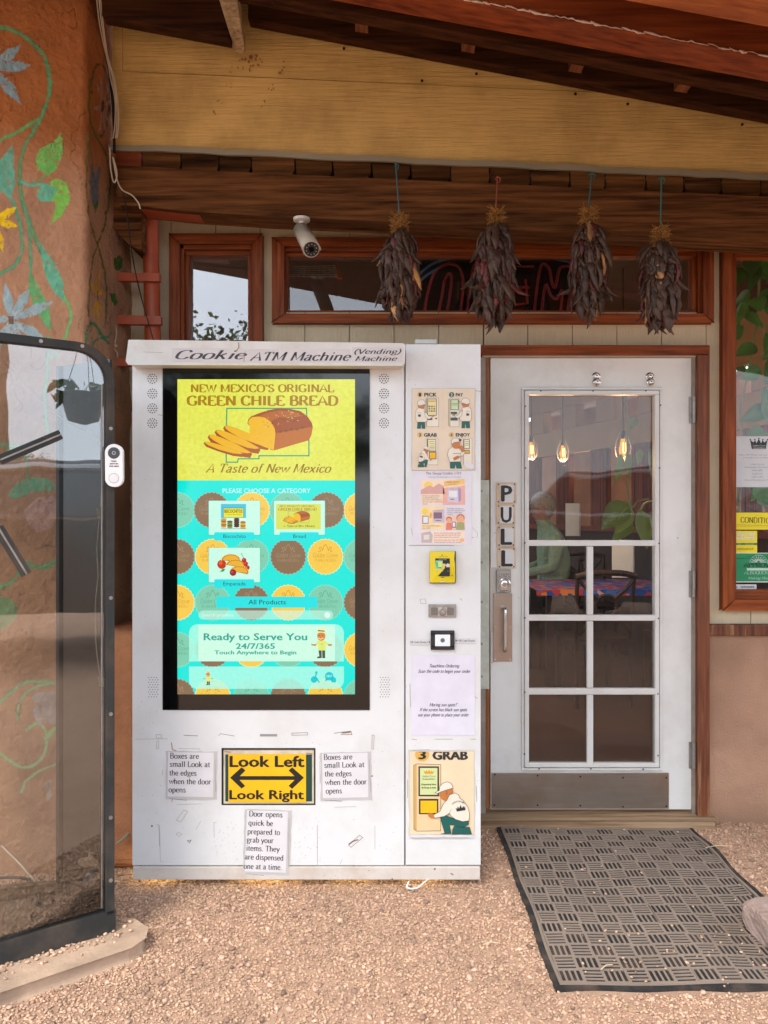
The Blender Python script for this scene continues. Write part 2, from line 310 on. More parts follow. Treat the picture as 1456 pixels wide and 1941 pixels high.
class Art(MB):
    """flat print: shapes in the photograph's measured units, laid on a real plane, each layer a hair proud of the last"""
    def __init__(s, d, tf=None, lay=.0006, rot=0, piv=None, plane=None, clip=None):
        super().__init__(); s.d = d; s.tf = tf or (lambda x, y: (x, y)); s.lay = lay; s.L = 1; s.rot = rot; s.piv = piv; s.plane = plane; s.clip = clip
    def poly(s, pts, m, L=None):
        L = s.L if L is None else L
        p = [s.tf(*q) for q in pts]
        if s.rot:
            c, n = math.cos(s.rot), math.sin(s.rot); px, py = s.piv; p = [(px + (x - px) * c - (y - py) * n, py + (x - px) * n + (y - py) * c) for x, y in p]
        if s.clip: p = clip_poly(p, s.clip)
        if len(p) < 3: return s
        if s.plane: return s.face([s.plane(x, y, L * s.lay) for x, y in p][::-1], m)
        out = []
        for x, y in p:
            v = W(x, y, s.d); v.y -= L * s.lay; out.append(v)
        return s.face(out[::-1], m)
    def rect(s, x0, y0, x1, y1, m, L=None, r=0, corners='1111'):
        if not r: return s.poly([(x0, y0), (x1, y0), (x1, y1), (x0, y1)], m, L)
        P = []
        for i, (cx, cy, a0) in enumerate(((x0 + r, y0 + r, 180), (x1 - r, y0 + r, 270), (x1 - r, y1 - r, 0), (x0 + r, y1 - r, 90))):
            if corners[i] == '0': P.append([(x0, y0), (x1, y0), (x1, y1), (x0, y1)][i]); continue
            for k in range(6): a = R(a0 + 18 * k); P.append((cx + r * math.cos(a), cy + r * math.sin(a)))
        return s.poly(P, m, L)
    def circ(s, x, y, r, m, L=None, ry=None, n=24): return s.poly([(x + r * math.cos(2 * math.pi * k / n), y + (ry or r) * math.sin(2 * math.pi * k / n)) for k in range(n)], m, L)
    def line(s, pts, wd, m, L=None, close=False, sm=False):
        if sm: pts = smooth_pts(pts, 5)
        if close: pts = list(pts) + [pts[0]]
        for a, b in zip(pts[:-1], pts[1:]):
            dx, dy = b[0] - a[0], b[1] - a[1]; l = math.hypot(dx, dy) or 1; nx, ny = -dy / l * wd / 2, dx / l * wd / 2; ex, ey = dx / l * wd * .3, dy / l * wd * .3
            s.poly([(a[0] + nx - ex, a[1] + ny - ey), (b[0] + nx + ex, b[1] + ny + ey), (b[0] - nx + ex, b[1] - ny + ey), (a[0] - nx - ex, a[1] - ny - ey)], m, L)
        return s
    def shape(s, pts, fill, out, wd, L=None):
        L = s.L if L is None else L; s.poly(pts, fill, L); s.line(pts, wd, out, L + .5, close=True); return s
    def text(s, t, x0, x1, y, cap, m, L=None, style='sans', bold=0., slant=0, wx=.42, wy=.17, drop=0):
        q, wd = sans_text(t, 0.) if style == 'sans' else serif_text(t, wx, wy, style == 'serif')
        if not wd: return s
        k = (x1 - x0) / wd; c = cap / 7
        L = s.L if L is None else L; b_ = bold * 9
        sh = ((0, 0),) if not bold else ((0, 0), (b_, 0), (-b_, 0), (0, b_ * .6), (0, -b_ * .6))
        for i, (sx, sy) in enumerate(sh):
            for f in q: s.poly([(x0 + (px + sx + slant * py) * k, y - (py + sy) * c) for px, py in f], m, L + i * .12)
        return s
def zm(x0, y0, k): return lambda X, Y: (x0 + X / k, y0 + Y / k)
# ------------------------------------------------------------------ materials
m_adobe_r = surf('adobe_stucco', (196, 140, 104), .9, var=.1, vs_=5, bump=.7, bs=70, bd=.004, dirt=(120, 82, 58), da=.5, ds=3, spec=.2)
m_cream = surf('cream_siding_paint', (205, 190, 160), .75, var=.05, vs_=3, bump=.8, bs=1.6, bd=.003, stretch=(90, 90, 5), dirt=(150, 130, 100), da=.35, ds=2, spec=.25)
m_ylw = surf('ochre_siding_paint', (218, 180, 110), .8, var=.05, vs_=1.3, bump=1, bs=1.3, bd=.005, stretch=(4, 60, 60), dirt=(96, 62, 30), da=.55, ds=2.2, spec=.2)
m_frame = wood('stained_frame_wood', (156, 78, 28), (84, 32, 8), 'x', rough=.5, spec=.25, worn=(150, 105, 75), wamt=.25, wlo=.62)
m_framez = wood('stained_frame_wood_upright', (156, 78, 28), (84, 32, 8), 'z', rough=.5, spec=.25, worn=(150, 105, 75), wamt=.3, wlo=.6)
m_jamb = wood('weathered_door_trim', (132, 74, 44), (70, 36, 22), 'z', rough=.6, worn=(168, 128, 92), wamt=.6, wlo=.56, bump=.8)
m_beam = wood('old_dark_beam_wood', (132, 86, 50), (36, 20, 10), 'x', .8, rough=.9, bump=1, spec=.08)
m_end = wood('sawn_end_wood', (118, 78, 42), (30, 17, 9), 'x', .6, rough=.9, bump=.9, island=.45, spec=.08)
m_rafter = wood('dark_rafter_wood', (80, 46, 24), (34, 17, 9), 'x', .7, rough=.85, bump=.5, spec=.08)
m_redraf = wood('red_stained_rafter', (150, 70, 28), (76, 26, 8), 'x', .7, rough=.6, bump=.6, worn=(190, 160, 140), wamt=.35, wlo=.64, spec=.25)
m_orange = wood('orange_stained_board', (172, 98, 52), (118, 56, 28), 'x', .7, rough=.55, spec=.25)
m_deck = wood('porch_deck_wood', (78, 34, 16), (36, 14, 7), 'y', .7, rough=.85, spec=.08)
m_greyw = wood('bleached_bracket_wood', (190, 165, 130), (110, 88, 62), 'z', .8, rough=.8, bump=.8)
m_thresh = wood('weathered_threshold_wood', (176, 148, 116), (110, 84, 60), 'x', .8, rough=.85, bump=.8, worn=(90, 66, 48), wamt=.5, wlo=.58)
m_black = surf('black_metal', (28, 29, 30), .45, var=.1, bump=.1, spec=.5, dirt=(90, 75, 62), da=.35, ds=8)
m_rub = surf('black_rubber', (36, 38, 38), .7, var=.1, bump=.2, dirt=(120, 98, 78), da=.4, ds=6)
m_white = surf('white_machine_enamel', (218, 220, 220), .36, var=.02, vs_=1.5, bump=.05, bs=30, dirt=(176, 168, 156), da=.35, ds=3.5, speck=((120, 96, 76), 55, .765))
m_base = surf('white_plinth_enamel', (205, 198, 190), .5, var=.04, bump=.1, dirt=(170, 140, 115), da=.6, ds=7, speck=((110, 80, 60), 50, .7))
m_door = surf('white_door_paint', (224, 224, 220), .5, var=.03, vs_=2, bump=.15, bs=40, dirt=(160, 150, 134), da=.4, ds=3, speck=((130, 110, 90), 45, .76))
m_lite = surf('white_gloss_trim', (216, 216, 212), .4, var=.02, bump=.1, dirt=(165, 150, 130), da=.35, ds=6)
m_steel = surf('brushed_steel', (168, 158, 148), .34, metal=.85, var=.06, vs_=2, bump=.15, bs=3, stretch=(3, 3, 80), dirt=(150, 120, 95), da=.55, ds=5)
m_chrome = surf('chrome', (200, 198, 195), .18, metal=1, var=.03, bump=0)
m_dull = surf('dull_plated_metal', (160, 156, 150), .45, metal=.7, var=.1, bump=.3, bs=200, dirt=(80, 64, 52), da=.5, ds=20)
m_redpipe = surf('red_painted_pipe', (170, 76, 40), .5, var=.08, bump=.1, dirt=(110, 58, 40), da=.5, ds=7)
m_scr = surf('screen_black_glass', (6, 6, 7), .06, var=.02, bump=0, spec=.6)
m_glass = glass('window_glass', ior=2.3, dusty=.02)
m_dglass = glass('door_glass', ior=1.42, dusty=.006, wav=.04)
m_thin = glass('far_window_glass', ior=1.12, dusty=.02)
m_lowglass = glass('door_glass_low', tint=(.8, .78, .76), ior=1.45, dusty=.07, duc=(.32, .24, .2), dscale=9)
m_poly = glass('dusty_cabinet_glazing', tint=(.82, .84, .83), ior=2.15, dusty=.012, duc=(.62, .55, .48), wav=.03, dscale=2)
m_cable = surf('pale_cable', (205, 190, 165), .6, bump=0)
m_bcable = surf('black_cable', (24, 22, 20), .6, bump=0)
m_gap = surf('dark_gap', (14, 12, 11), .9, bump=0, spec=.1)

# ------------------------------------------------------------------ ground (structure) and gravel
mg = surf('ground_sand', (186, 152, 128), .95, var=.1, vs_=8, bump=.8, bs=120, bd=.006, dirt=(150, 108, 84), da=.5, ds=1.5, spec=.15)
gb = MB(); gb.face([(-150, -150, 0), (150, -150, 0), (150, 150, 0), (-150, 150, 0)], mg); gb.build('gravel_yard', kind='structure')
_perm = rng.random((64, 64, 64))
def vnoise(x, y, z):
    xi, yi, zi = [np.floor(q).astype(int) for q in (x, y, z)]; fx, fy, fz = x - xi, y - yi, z - zi
    fx, fy, fz = [q * q * (3 - 2 * q) for q in (fx, fy, fz)]; r = 0
    for a in (0, 1):
        for b in (0, 1):
            for c in (0, 1):
                r = r + _perm[(xi + a) % 64, (yi + b) % 64, (zi + c) % 64] * (fx if a else 1 - fx) * (fy if b else 1 - fy) * (fz if c else 1 - fz)
    return r
def fbm(x, y, z, o=4):
    r = 0; a = .5
    for i in range(o): r = r + a * vnoise(x * 2 ** i + 7 * i, y * 2 ** i + 3 * i, z * 2 ** i + 11 * i); a *= .5
    return r
def pebbles(n, region, zf, smin, smax, name, mat, zr=.004):
    # region(rng, n) -> x, y ; every pebble is an uneven faceted lump
    ico = bpy.data.meshes.new('ico'); import bmesh; b = bmesh.new(); bmesh.ops.create_icosphere(b, subdivisions=1, radius=1); b.to_mesh(ico); b.free()
    v0 = np.array([v.co[:] for v in ico.vertices]); f0 = np.array([p.vertices[:] for p in ico.polygons]); bpy.data.meshes.remove(ico)
    x, y = region(n); n = len(x); nv = len(v0)
    a = rng.uniform(0, 2 * math.pi, n); sz = rng.uniform(smin, smax, n) ** 1.0
    sx, sy, sz3 = sz * rng.uniform(.8, 1.35, n), sz * rng.uniform(.65, 1.1, n), sz * rng.uniform(.45, .85, n)
    v = np.repeat(v0[None], n, 0) * (1 + rng.uniform(-.28, .28, (n, nv, 1)))
    v = v * np.stack([sx, sy, sz3], 1)[:, None, :]
    tl = rng.uniform(-.5, .5, n); ct, st = np.cos(tl)[:, None], np.sin(tl)[:, None]
    vx, vz = v[:, :, 0] * ct - v[:, :, 2] * st, v[:, :, 0] * st + v[:, :, 2] * ct
    c, s_ = np.cos(a)[:, None], np.sin(a)[:, None]
    X = vx * c - v[:, :, 1] * s_ + x[:, None]; Y = vx * s_ + v[:, :, 1] * c + y[:, None]
    Z = vz + (zf(x, y) + rng.uniform(-zr * .5, zr, n))[:, None]
    V = np.stack([X, Y, Z], 2).reshape(-1, 3); Fs = (f0[None] + (np.arange(n) * nv)[:, None, None]).reshape(-1, 3)
    me = bpy.data.meshes.new(name); me.vertices.add(len(V)); me.vertices.foreach_set('co', V.ravel()); me.loops.add(Fs.size); me.loops.foreach_set('vertex_index', Fs.ravel().astype(np.int32))
    me.polygons.add(len(Fs)); me.polygons.foreach_set('loop_start', np.arange(0, Fs.size, 3, dtype=np.int32)); me.update(calc_edges=True); me.validate()
    me.materials.append(mat); o = bpy.data.objects.new(name, me); COL.objects.link(o); return o
m_peb = surf('pink_gravel', (194, 162, 136), .9, var=.16, vs_=3, bump=.3, bs=250, bd=.001, island=.34, dirt=(150, 108, 84), da=.5, ds=45, spec=.1)
def reg_main(n):
    y = rng.uniform(-1.62, .02, n); x = rng.uniform(-1.75, 1.75, n)
    k = (np.abs(x) < (y + D0) * .56 + .12)
    # thinner over the worn trodden patch in front of the machine and the sandy strip by the doorway
    patch = np.exp(-((x - .15) ** 2 / .6 + (y + 1.42) ** 2 / .05)) * .45 + .3 * np.clip((fbm(x * 3, y * 3, x * 0, 3) - .45) * 5, 0, 1)
    strip = ((x > .42) & (x < .72) & (y > -.65) & (x + (y + .3) * .3 < .68)) * .55
    k &= rng.uniform(0, 1, n) > patch + strip
    mat_ = (x > .51) & (x < 1.345) & (y < -.05) & (y > -1.23); k &= ~(mat_ & (rng.uniform(0, 1, n) > .0))
    return x[k], y[k]
g1 = pebbles(118000, reg_main, lambda x, y: .001 + 0 * x, .0022, .0058, 'gravel', m_peb)
g2_ = pebbles(2600, reg_main, lambda x, y: .003 + 0 * x, .006, .0105, 'gravel', surf('larger_gravel', (182, 150, 130), .9, var=.2, bump=.4, bs=200, bd=.001, island=.5, spec=.1)); tag(g2_, 'larger scattered pebbles among the fine gravel of the yard', 'gravel', kind='stuff')
tag(g1, 'loose pinkish tan gravel spread over the yard', 'gravel', kind='stuff')

# ------------------------------------------------------------------ the painted adobe wall (front face + side face), paint laid on with numpy
def seg_d(px, py, pts):
    d = np.full(px.shape, 1e9)
    for a, b in zip(pts[:-1], pts[1:]):
        ax, ay = a; bx, by = b; vx, vy = bx - ax, by - ay; L = vx * vx + vy * vy + 1e-9
        t = np.clip(((px - ax) * vx + (py - ay) * vy) / L, 0, 1); d = np.minimum(d, np.hypot(px - ax - t * vx, py - ay - t * vy))
    return d
def inside(px, py, pts):
    c = np.zeros(px.shape, bool); n = len(pts)
    for i in range(n):
        x0, y0 = pts[i - 1]; x1, y1 = pts[i]
        if y0 == y1: continue
        k = ((y0 > py) != (y1 > py)) & (px < (x1 - x0) * (py - y0) / (y1 - y0) + x0); c ^= k
    return c
VN = [ # (points, width, colour)
 ([(-20, 50), (8, 53), (40, 65), (68, 88), (86, 112), (94, 150), (92, 178), (84, 205), (76, 228), (62, 250), (48, 278), (40, 310), (38, 345), (42, 375), (50, 405), (60, 435), (72, 462), (84, 490), (100, 525)], 8, (92, 150, 104)),
 ([(-20, 278), (10, 262), (40, 248), (72, 226)], 8, (112, 158, 96)), ([(42, 345), (60, 352), (85, 350)], 7, (100, 180, 150)), ([(62, 346), (76, 342), (84, 332)], 4, (110, 170, 110)),
 ([(45, 385), (52, 420), (58, 470), (60, 530)], 6, (96, 160, 120)), ([(25, 380), (32, 405), (40, 440), (42, 470), (34, 495), (15, 512), (-10, 525)], 7, (96, 160, 120)),
 ([(120, 560), (132, 585), (132, 610), (118, 650), (100, 680)], 6, (110, 180, 110)), ([(60, 525), (66, 560), (90, 610)], 2.5, (190, 205, 70)), ([(86, 490), (104, 535), (118, 572)], 2, (180, 200, 80)),
 ([(92, 640), (90, 700), (86, 760), (92, 820)], 7, (120, 170, 120)), ([(0, 870), (25, 850), (55, 846), (85, 838), (100, 830)], 7, (110, 165, 120)), ([(0, 842), (30, 846), (60, 845)], 7, (110, 165, 120)), ([(54, 860), (52, 905)], 4, (120, 165, 120)),
 ([(-10, 1115), (18, 1105), (34, 1090), (38, 1075), (52, 1068), (80, 1075), (104, 1062)], 7, (120, 170, 120)), ([(38, 1068), (60, 1074), (90, 1078), (120, 1065)], 5, (120, 170, 120)),
 ([(-10, 1340), (14, 1318), (34, 1300), (60, 1292), (106, 1293)], 7, (130, 170, 125)), ([(32, 1362), (36, 1335), (52, 1312), (80, 1298), (106, 1296)], 6, (130, 170, 125)),
 ([(50, 1384), (66, 1372), (82, 1378), (90, 1400), (84, 1432), (66, 1450), (42, 1454), (18, 1442), (-5, 1425)], 7, (135, 170, 120)), ([(40, 1502), (50, 1480), (70, 1464), (106, 1448)], 6, (135, 170, 120)), ([(88, 1400), (104, 1380)], 9, (135, 175, 115)),
 # side face
 ([(172, 178), (176, 140), (186, 122), (198, 130), (206, 160), (207, 200), (200, 240), (188, 262)], 3, (86, 80, 36)), ([(170, 150), (168, 190), (172, 230), (184, 262), (198, 290), (206, 330), (207, 370), (203, 410), (194, 445), (186, 462)], 3.4, (92, 96, 40)),
 ([(166, 300), (164, 350), (168, 400), (176, 440), (186, 462), (196, 490), (202, 530), (203, 570), (198, 620)], 3, (100, 104, 44)), ([(186, 462), (174, 500), (169, 540), (169, 600)], 3, (100, 104, 44)),
 ([(163, 655), (166, 625), (175, 612), (186, 622), (197, 640), (212, 632)], 5, (60, 130, 90)), ([(178, 655), (182, 645), (192, 640), (206, 650)], 4, (60, 130, 90)), ([(166, 250), (168, 280), (165, 305)], 4, (110, 130, 80)),
]
def petal(cx, cy, tx, ty, wd):
    dx, dy = tx - cx, ty - cy; l = math.hypot(dx, dy); nx, ny = -dy / l * wd, dx / l * wd
    return [(cx, cy), (cx + dx * .35 + nx * .8, cy + dy * .35 + ny * .8), (cx + dx * .6 + nx, cy + dy * .6 + ny), (tx, ty), (cx + dx * .6 - nx, cy + dy * .6 - ny), (cx + dx * .35 - nx * .8, cy + dy * .35 - ny * .8)]
VP = [([(118, 252), (119, 290), (108, 322), (92, 332), (72, 322), (68, 300), (76, 284), (96, 272)], (110, 180, 92)), ([(70, 372), (74, 356), (92, 348), (108, 352), (106, 382), (78, 382)], (100, 180, 150)),
 ([(92, 345), (106, 338), (124, 345), (133, 365), (130, 388), (114, 410), (92, 428), (104, 402), (106, 384), (96, 378), (108, 360)], (124, 190, 84)),
 ([(24, 275), (28, 315), (30, 345), (22, 375), (30, 392), (10, 370), (-8, 355), (-5, 310)], (98, 165, 140)), ([(74, 455), (88, 478), (106, 500), (120, 535), (122, 572), (104, 556), (88, 528), (78, 490)], (100, 172, 140)),
 ([(56, 520), (74, 542), (92, 580), (97, 628), (80, 610), (60, 570), (52, 548)], (100, 170, 110)), ([(0, 1130), (22, 1135), (33, 1150), (32, 1172), (0, 1198)], (128, 155, 110)),
 ([(15, 940), (30, 915), (60, 905), (90, 908), (104, 918), (104, 930), (60, 932), (30, 946)], (110, 165, 125)), ([(58, 1320), (70, 1312), (106, 1310), (106, 1372), (70, 1372), (60, 1350), (66, 1335)], (150, 140, 136)), ([(84, 1482), (96, 1478), (98, 1510), (90, 1518)], (150, 140, 136)),
 ([(45, 965), (70, 945), (100, 940), (112, 960), (100, 1000), (70, 1010), (50, 990)], (190, 150, 135)),
 # side face
 ([(173, 306), (178, 318), (182, 330), (188, 314), (191, 318), (190, 350), (191, 372), (186, 390), (175, 384), (171, 360)], (90, 104, 112)), ([(173, 378), (180, 388), (190, 380), (184, 405)], (70, 100, 40)),
 ([(216, 490), (226, 484), (232, 492), (230, 508), (222, 514), (216, 506)], (60, 92, 40)), ([(208, 556), (216, 556), (222, 572), (216, 580)], (50, 96, 40))]
for c_, tips, wd, co in (((-12, 128), ((40, 85), (60, 124), (40, 198), (-10, 70)), 11, (132, 160, 168)), ((20, 607), ((10, 535), (56, 546), (103, 570), (88, 645), (40, 660), (-6, 660), (-25, 600)), 10, (150, 176, 180)), ((-12, 418), ((32, 393), (34, 428), (6, 478), (-5, 370)), 8, (226, 188, 30))):
    for t_ in tips: VP.append((petal(*c_, *t_, wd), co))
for t_, wd in (((189, 138), 2), ((180, 150), 2), ((205, 152), 2), ((176, 208), 4), ((210, 190), 4), ((187, 258), 2), ((200, 262), 2), ((210, 245), 2)): VP.append((petal(195, 200, *t_, wd), (150, 118, 100)))
for t_, wd in (((181, 507), 2.5), ((194, 507), 2.5), ((171, 534), 3), ((200, 548), 3.5), ((176, 602), 2.5), ((188, 618), 2.5), ((197, 600), 2.5)): VP.append((petal(186, 562, *t_, wd), (200, 148, 24)))
VP += [([(16, 600), (26, 600), (26, 615), (16, 615)], (110, 84, 70)), ([(184, 552), (188, 552), (189, 570), (184, 570)], (60, 36, 16)), ([(193, 190), (197, 190), (197, 212), (193, 212)], (70, 52, 44))]
def painted(PXx, PXy, u, v_, seed):
    """base adobe albedo, shade painted in high up, plus the brushed-on flowers; u,v_ in metres along the wall"""
    n = PXx.shape[0]; base = np.array(lin((186, 145, 116))); c = np.tile(base, (n, 1)) * (.82 + .4 * fbm(u * 9 + seed, v_ * 9, u * 0 + seed))[:, None]
    st = fbm(u * 2.3 + 5, v_ * 2.3 + seed, u * 0); c *= (1 - .28 * np.clip((st - .5) * 5, 0, 1))[:, None] * np.array([1, .93, .86])
    hi = v_ > 2.45; up = np.clip((v_ - 2.62 + .25 * (st - .5)) / .25, 0, 1)[:, None]; c = c * (1 - up) + up * c * np.array([.80, .52, .28])  # shade under the porch roof painted in: top of the wall goes darker brown
    spot = vnoise(u * 160, v_ * 160, u * 0 + seed) * .6 + vnoise(u * 70, v_ * 70, u * 0 + 9) * .4
    jx = (fbm(u * 40, v_ * 40, u * 0) - .47) * 5
    for pts, wd, co in VN:
        sel = (PXx > min(p[0] for p in pts) - 15) & (PXx < max(p[0] for p in pts) + 15) & (PXy > min(p[1] for p in pts) - 15) & (PXy < max(p[1] for p in pts) + 15)
        if not sel.any(): continue
        d = seg_d(PXx[sel] + jx[sel], PXy[sel] + jx[sel], [tuple(q) for q in smooth_pts(pts, 5)]); a = np.clip((wd / 2 - d) / 1.2 + .5, 0, 1) * np.clip((.80 - spot[sel]) * 8, .2, .95)
        ca = np.array(lin(co)); ed = np.clip(1 - (wd / 2 - d) / 2.2, 0, 1)[:, None] * .35; c[sel] = c[sel] * (1 - a)[:, None] + a[:, None] * np.minimum(ca * 1.2, .9) * (1 - ed)
    for pts, co in VP:
        sel = (PXx > min(p[0] for p in pts) - 6) & (PXx < max(p[0] for p in pts) + 6) & (PXy > min(p[1] for p in pts) - 6) & (PXy < max(p[1] for p in pts) + 6)
        if not sel.any(): continue
        i = inside(PXx[sel] + jx[sel] * .7, PXy[sel] + jx[sel] * .7, pts); a = i * np.clip((.78 - spot[sel]) * 8, .15, .97); c[sel] = c[sel] * (1 - a)[:, None] + a[:, None] * np.minimum(np.array(lin(co)) * 1.2, .9) * (.85 + .3 * vnoise(u[sel] * 50, v_[sel] * 50, u[sel] * 0))[:, None]
    return c
g = NT('painted_adobe'); at = g.n('ShaderNodeAttribute', _attribute_name='paint'); p_ = g.n('ShaderNodeBsdfPrincipled', Roughness=.92); p_.inputs['Specular IOR Level'].default_value = .15
g.l(at.outputs['Color'], p_.inputs['Base Color']); geo = g.n('ShaderNodeNewGeometry'); g.l(bumpn(g, noise(g, geo.outputs['Position'], 110, 6, .75), 1., .008), p_.inputs['Normal']); g.l(p_.outputs[0], g.o.inputs[0]); m_mural = g.m
XC = -1.143; YF = 2.96 - D0
def adobe_sheet(us, zs, fn, nrm, seed, amp=1):
    U, Z = np.meshgrid(us, zs); P = fn(U.ravel(), Z.ravel()); u, z = U.ravel(), Z.ravel()
    dd = ((fbm(u * 6 + seed, z * 6, u * 0 + 2, 3) - .45) * .022 + (fbm(u * 38 + seed, z * 38, u * 0 + 4, 3) - .45) * .007) * amp
    cr = np.abs(fbm(u * 9 + 3 + seed, z * 5, u * 0 + 8, 3) - .47); crack = np.clip(1 - cr / .006, 0, 1) * (fbm(u * 2, z * 2, u * 0 + 1, 2) > .36); dd -= crack * .0035
    Q = P + np.array(nrm)[None] * dd[:, None]
    d = P[:, 1] + D0; px = CX + P[:, 0] / d * F; py = CY - (P[:, 2] - EYE) / d * F
    c = painted(px, py, u, z, seed) * (1 - crack * .45)[:, None]
    return Q, c, len(us), len(zs)
def sheet_mesh(name, parts, mat):
    V = []; C = []; Fs = []; b = 0
    for Q, c, nu, nz in parts:
        V.append(Q); C.append(c); i = np.arange(nu * nz).reshape(nz, nu); Fs.append(np.stack([i[:-1, :-1], i[:-1, 1:], i[1:, 1:], i[1:, :-1]], -1).reshape(-1, 4) + b); b += nu * nz
    V = np.concatenate(V); C = np.concatenate(C); Fs = np.concatenate(Fs); me = bpy.data.meshes.new(name)
    me.vertices.add(len(V)); me.vertices.foreach_set('co', V.ravel()); me.loops.add(Fs.size); me.loops.foreach_set('vertex_index', Fs.ravel().astype(np.int32)); me.polygons.add(len(Fs)); me.polygons.foreach_set('loop_start', np.arange(0, Fs.size, 4, dtype=np.int32)); me.update(calc_edges=True)
    a = me.color_attributes.new('paint', 'FLOAT_COLOR', 'POINT'); a.data.foreach_set('color', np.concatenate([np.clip(C, 0, 1), np.ones((len(C), 1))], 1).ravel()); me.materials.append(mat)
    me.polygons.foreach_set('use_smooth', np.ones(len(Fs), bool)); o = bpy.data.objects.new(name, me); COL.objects.link(o); return o
zs = np.arange(0, 4.0, .0045); cr_ = .025
uf = np.concatenate([np.arange(-2.7, -1.56, .02), np.arange(-1.56, -cr_ + XC, .0035)])
# one continuous sheet: front face, rounded corner, side face
ua = np.linspace(0, math.pi / 2, 9)[1:]; us_ = np.concatenate([uf, XC - cr_ + ua * cr_, XC - cr_ + math.pi / 2 * cr_ + np.arange(.0045, .80, .0045)])
def wrap(u, z):
    x = np.minimum(u, XC - cr_); th = np.clip((u - (XC - cr_)) / cr_, 0, math.pi / 2); ex = np.maximum(u - (XC - cr_) - cr_ * math.pi / 2, 0)
    return np.stack([x + np.sin(th) * cr_, YF + cr_ - np.cos(th) * cr_ + ex, z], 1)
def make_mural():
    U, Z = np.meshgrid(us_, zs); u, z = U.ravel(), Z.ravel(); P = wrap(u, z); th = np.clip((u - (XC - cr_)) / cr_, 0, math.pi / 2); N = np.stack([np.sin(th), -np.cos(th), th * 0], 1)
    dd = (fbm(u * 6, z * 6, u * 0 + 2, 3) - .45) * .02 + (fbm(u * 38, z * 38, u * 0 + 4, 3) - .45) * .009 + (fbm(u * 75, z * 75, u * 0 + 6, 2) - .4) * .006
    cr = np.abs(fbm(u * 9 + 3, z * 5, u * 0 + 8, 3) - .45); crack = np.clip(1 - cr / .005, 0, 1) * (fbm(u * 2, z * 2, u * 0 + 1, 2) > .38); dd = dd - crack * .003
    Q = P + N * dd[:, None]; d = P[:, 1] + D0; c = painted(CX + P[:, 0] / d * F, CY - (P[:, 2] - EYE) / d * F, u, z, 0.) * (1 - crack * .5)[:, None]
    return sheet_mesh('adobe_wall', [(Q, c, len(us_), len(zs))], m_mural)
aw = make_mural(); tag(aw, 'brown adobe wall painted with blue and yellow flowers on green vines', 'wall')

# low adobe bench lump between cabinet and machine
b = MB(); x0, x1 = XC + .004, -.93
b.box(x0, x1, 2.98 - D0, 3.40 - D0, 0, .93, surf('adobe_bench', (178, 122, 86), .95, var=.15, bump=1, bs=60, bd=.006, dirt=(120, 80, 52), da=.5, ds=4, spec=.15))
o = b.build('adobe_buttress', bevel=.05, seg=4); tag(o, 'rounded low adobe buttress in the dark gap left of the white machine', 'buttress')

# right lower stucco wall
def stucco():
    us = np.arange(PX(1341, 3.44), 2.9, .012); z_ = np.arange(0, PZ(1192, 3.44), .012); Q, c, a, b_ = adobe_sheet(us, z_, lambda u, z: np.stack([u, np.full_like(u, 3.44 - D0), z], 1), (0, -1, 0), 3.3, .8)
    u, z = [q.ravel() for q in np.meshgrid(us, z_)]
    c = np.tile(np.array(lin((186, 148, 122))), (len(u), 1)) * (.88 + .25 * fbm(u * 8, z * 8, u * 0 + 5))[:, None]; lo = np.clip(1 - z / .12, 0, 1)[:, None]; st = np.clip((fbm(u * 3, z * 2, u * 0 + 7) - .45) * 4, 0, 1)[:, None]
    c = c * (1 - .22 * st) * (1 - .3 * lo); return sheet_mesh('stucco_wall', [(Q, c, a, b_)], m_mural)
o = stucco(); tag(o, 'tan stucco wall below the right hand window', 'wall')

# ------------------------------------------------------------------ porch roof
def zdeck(X, d): return (3.40 - .187 * X + (d - 3.2) * .35) if d >= 2.1 else (3.40 - .187 * X - .385 - (d - 2.1) * .06)
rf = thing('porch_roof', 'dark stained timber porch roof sloping down to the right overhead', 'roof', (0, 2.2 - D0, 3.2))
def slope_board(name, d0, d1, xl, xr, zb, h, mat, parent, sl=-.187, lab=None, bev=.004):
    m = MB(); za = lambda X: zb + sl * X
    v = [(X, d - D0, za(X) + q) for X in (xl, xr) for d in (d0, d1) for q in (0, h)]
    m.add(v, [(0, 1, 3, 2), (4, 6, 7, 5), (0, 4, 5, 1), (2, 3, 7, 6), (0, 2, 6, 4), (1, 5, 7, 3)], mat); return m.build(name, parent, bevel=bev, label=lab)
x = -2.6; k = 0
while x < 3.3:   # deck boards running out from the wall
    m = MB(); ww = .145
    for (da, db) in ((3.5, 2.1), (2.1, .7)):
        v = [(X, d - D0, zdeck(X, d) + q) for X in (x, x + ww) for d in (da, db) for q in (0, .025)]
        m.add(v, [(0, 1, 3, 2), (4, 6, 7, 5), (0, 4, 5, 1), (2, 3, 7, 6), (0, 2, 6, 4), (1, 5, 7, 3)], m_deck)
    m.build('deck_board', rf); x += ww + .004
m = MB(); m.add([(X, d - D0, zdeck(X, d) + q) for X in (-2.6, 3.3) for d in (3.5, 2.1, .7) for q in (.03, .05)], [(0, 2, 3, 1), (2, 4, 5, 3), (6, 7, 9, 8), (8, 9, 11, 10), (0, 6, 8, 2), (2, 8, 10, 4), (1, 3, 9, 7), (3, 5, 11, 9), (0, 1, 7, 6), (4, 10, 11, 5)], m_black); m.build('roofing_sheet', rf)
def zb_at(x, y, d): return PZ(y, d) + .187 * PX(x, d)
xL = PX(478, 3.2)
slope_board('wall_rafter', 3.10, 3.16, xL, 2.6, zb_at(1092, 168, 3.16), .16, m_rafter, rf)
xr1 = PX(452, 2.8)
slope_board('rafter', 2.72, 2.78, xr1, 2.6, zb_at(1092, 124, 2.78), .13, m_rafter, rf)
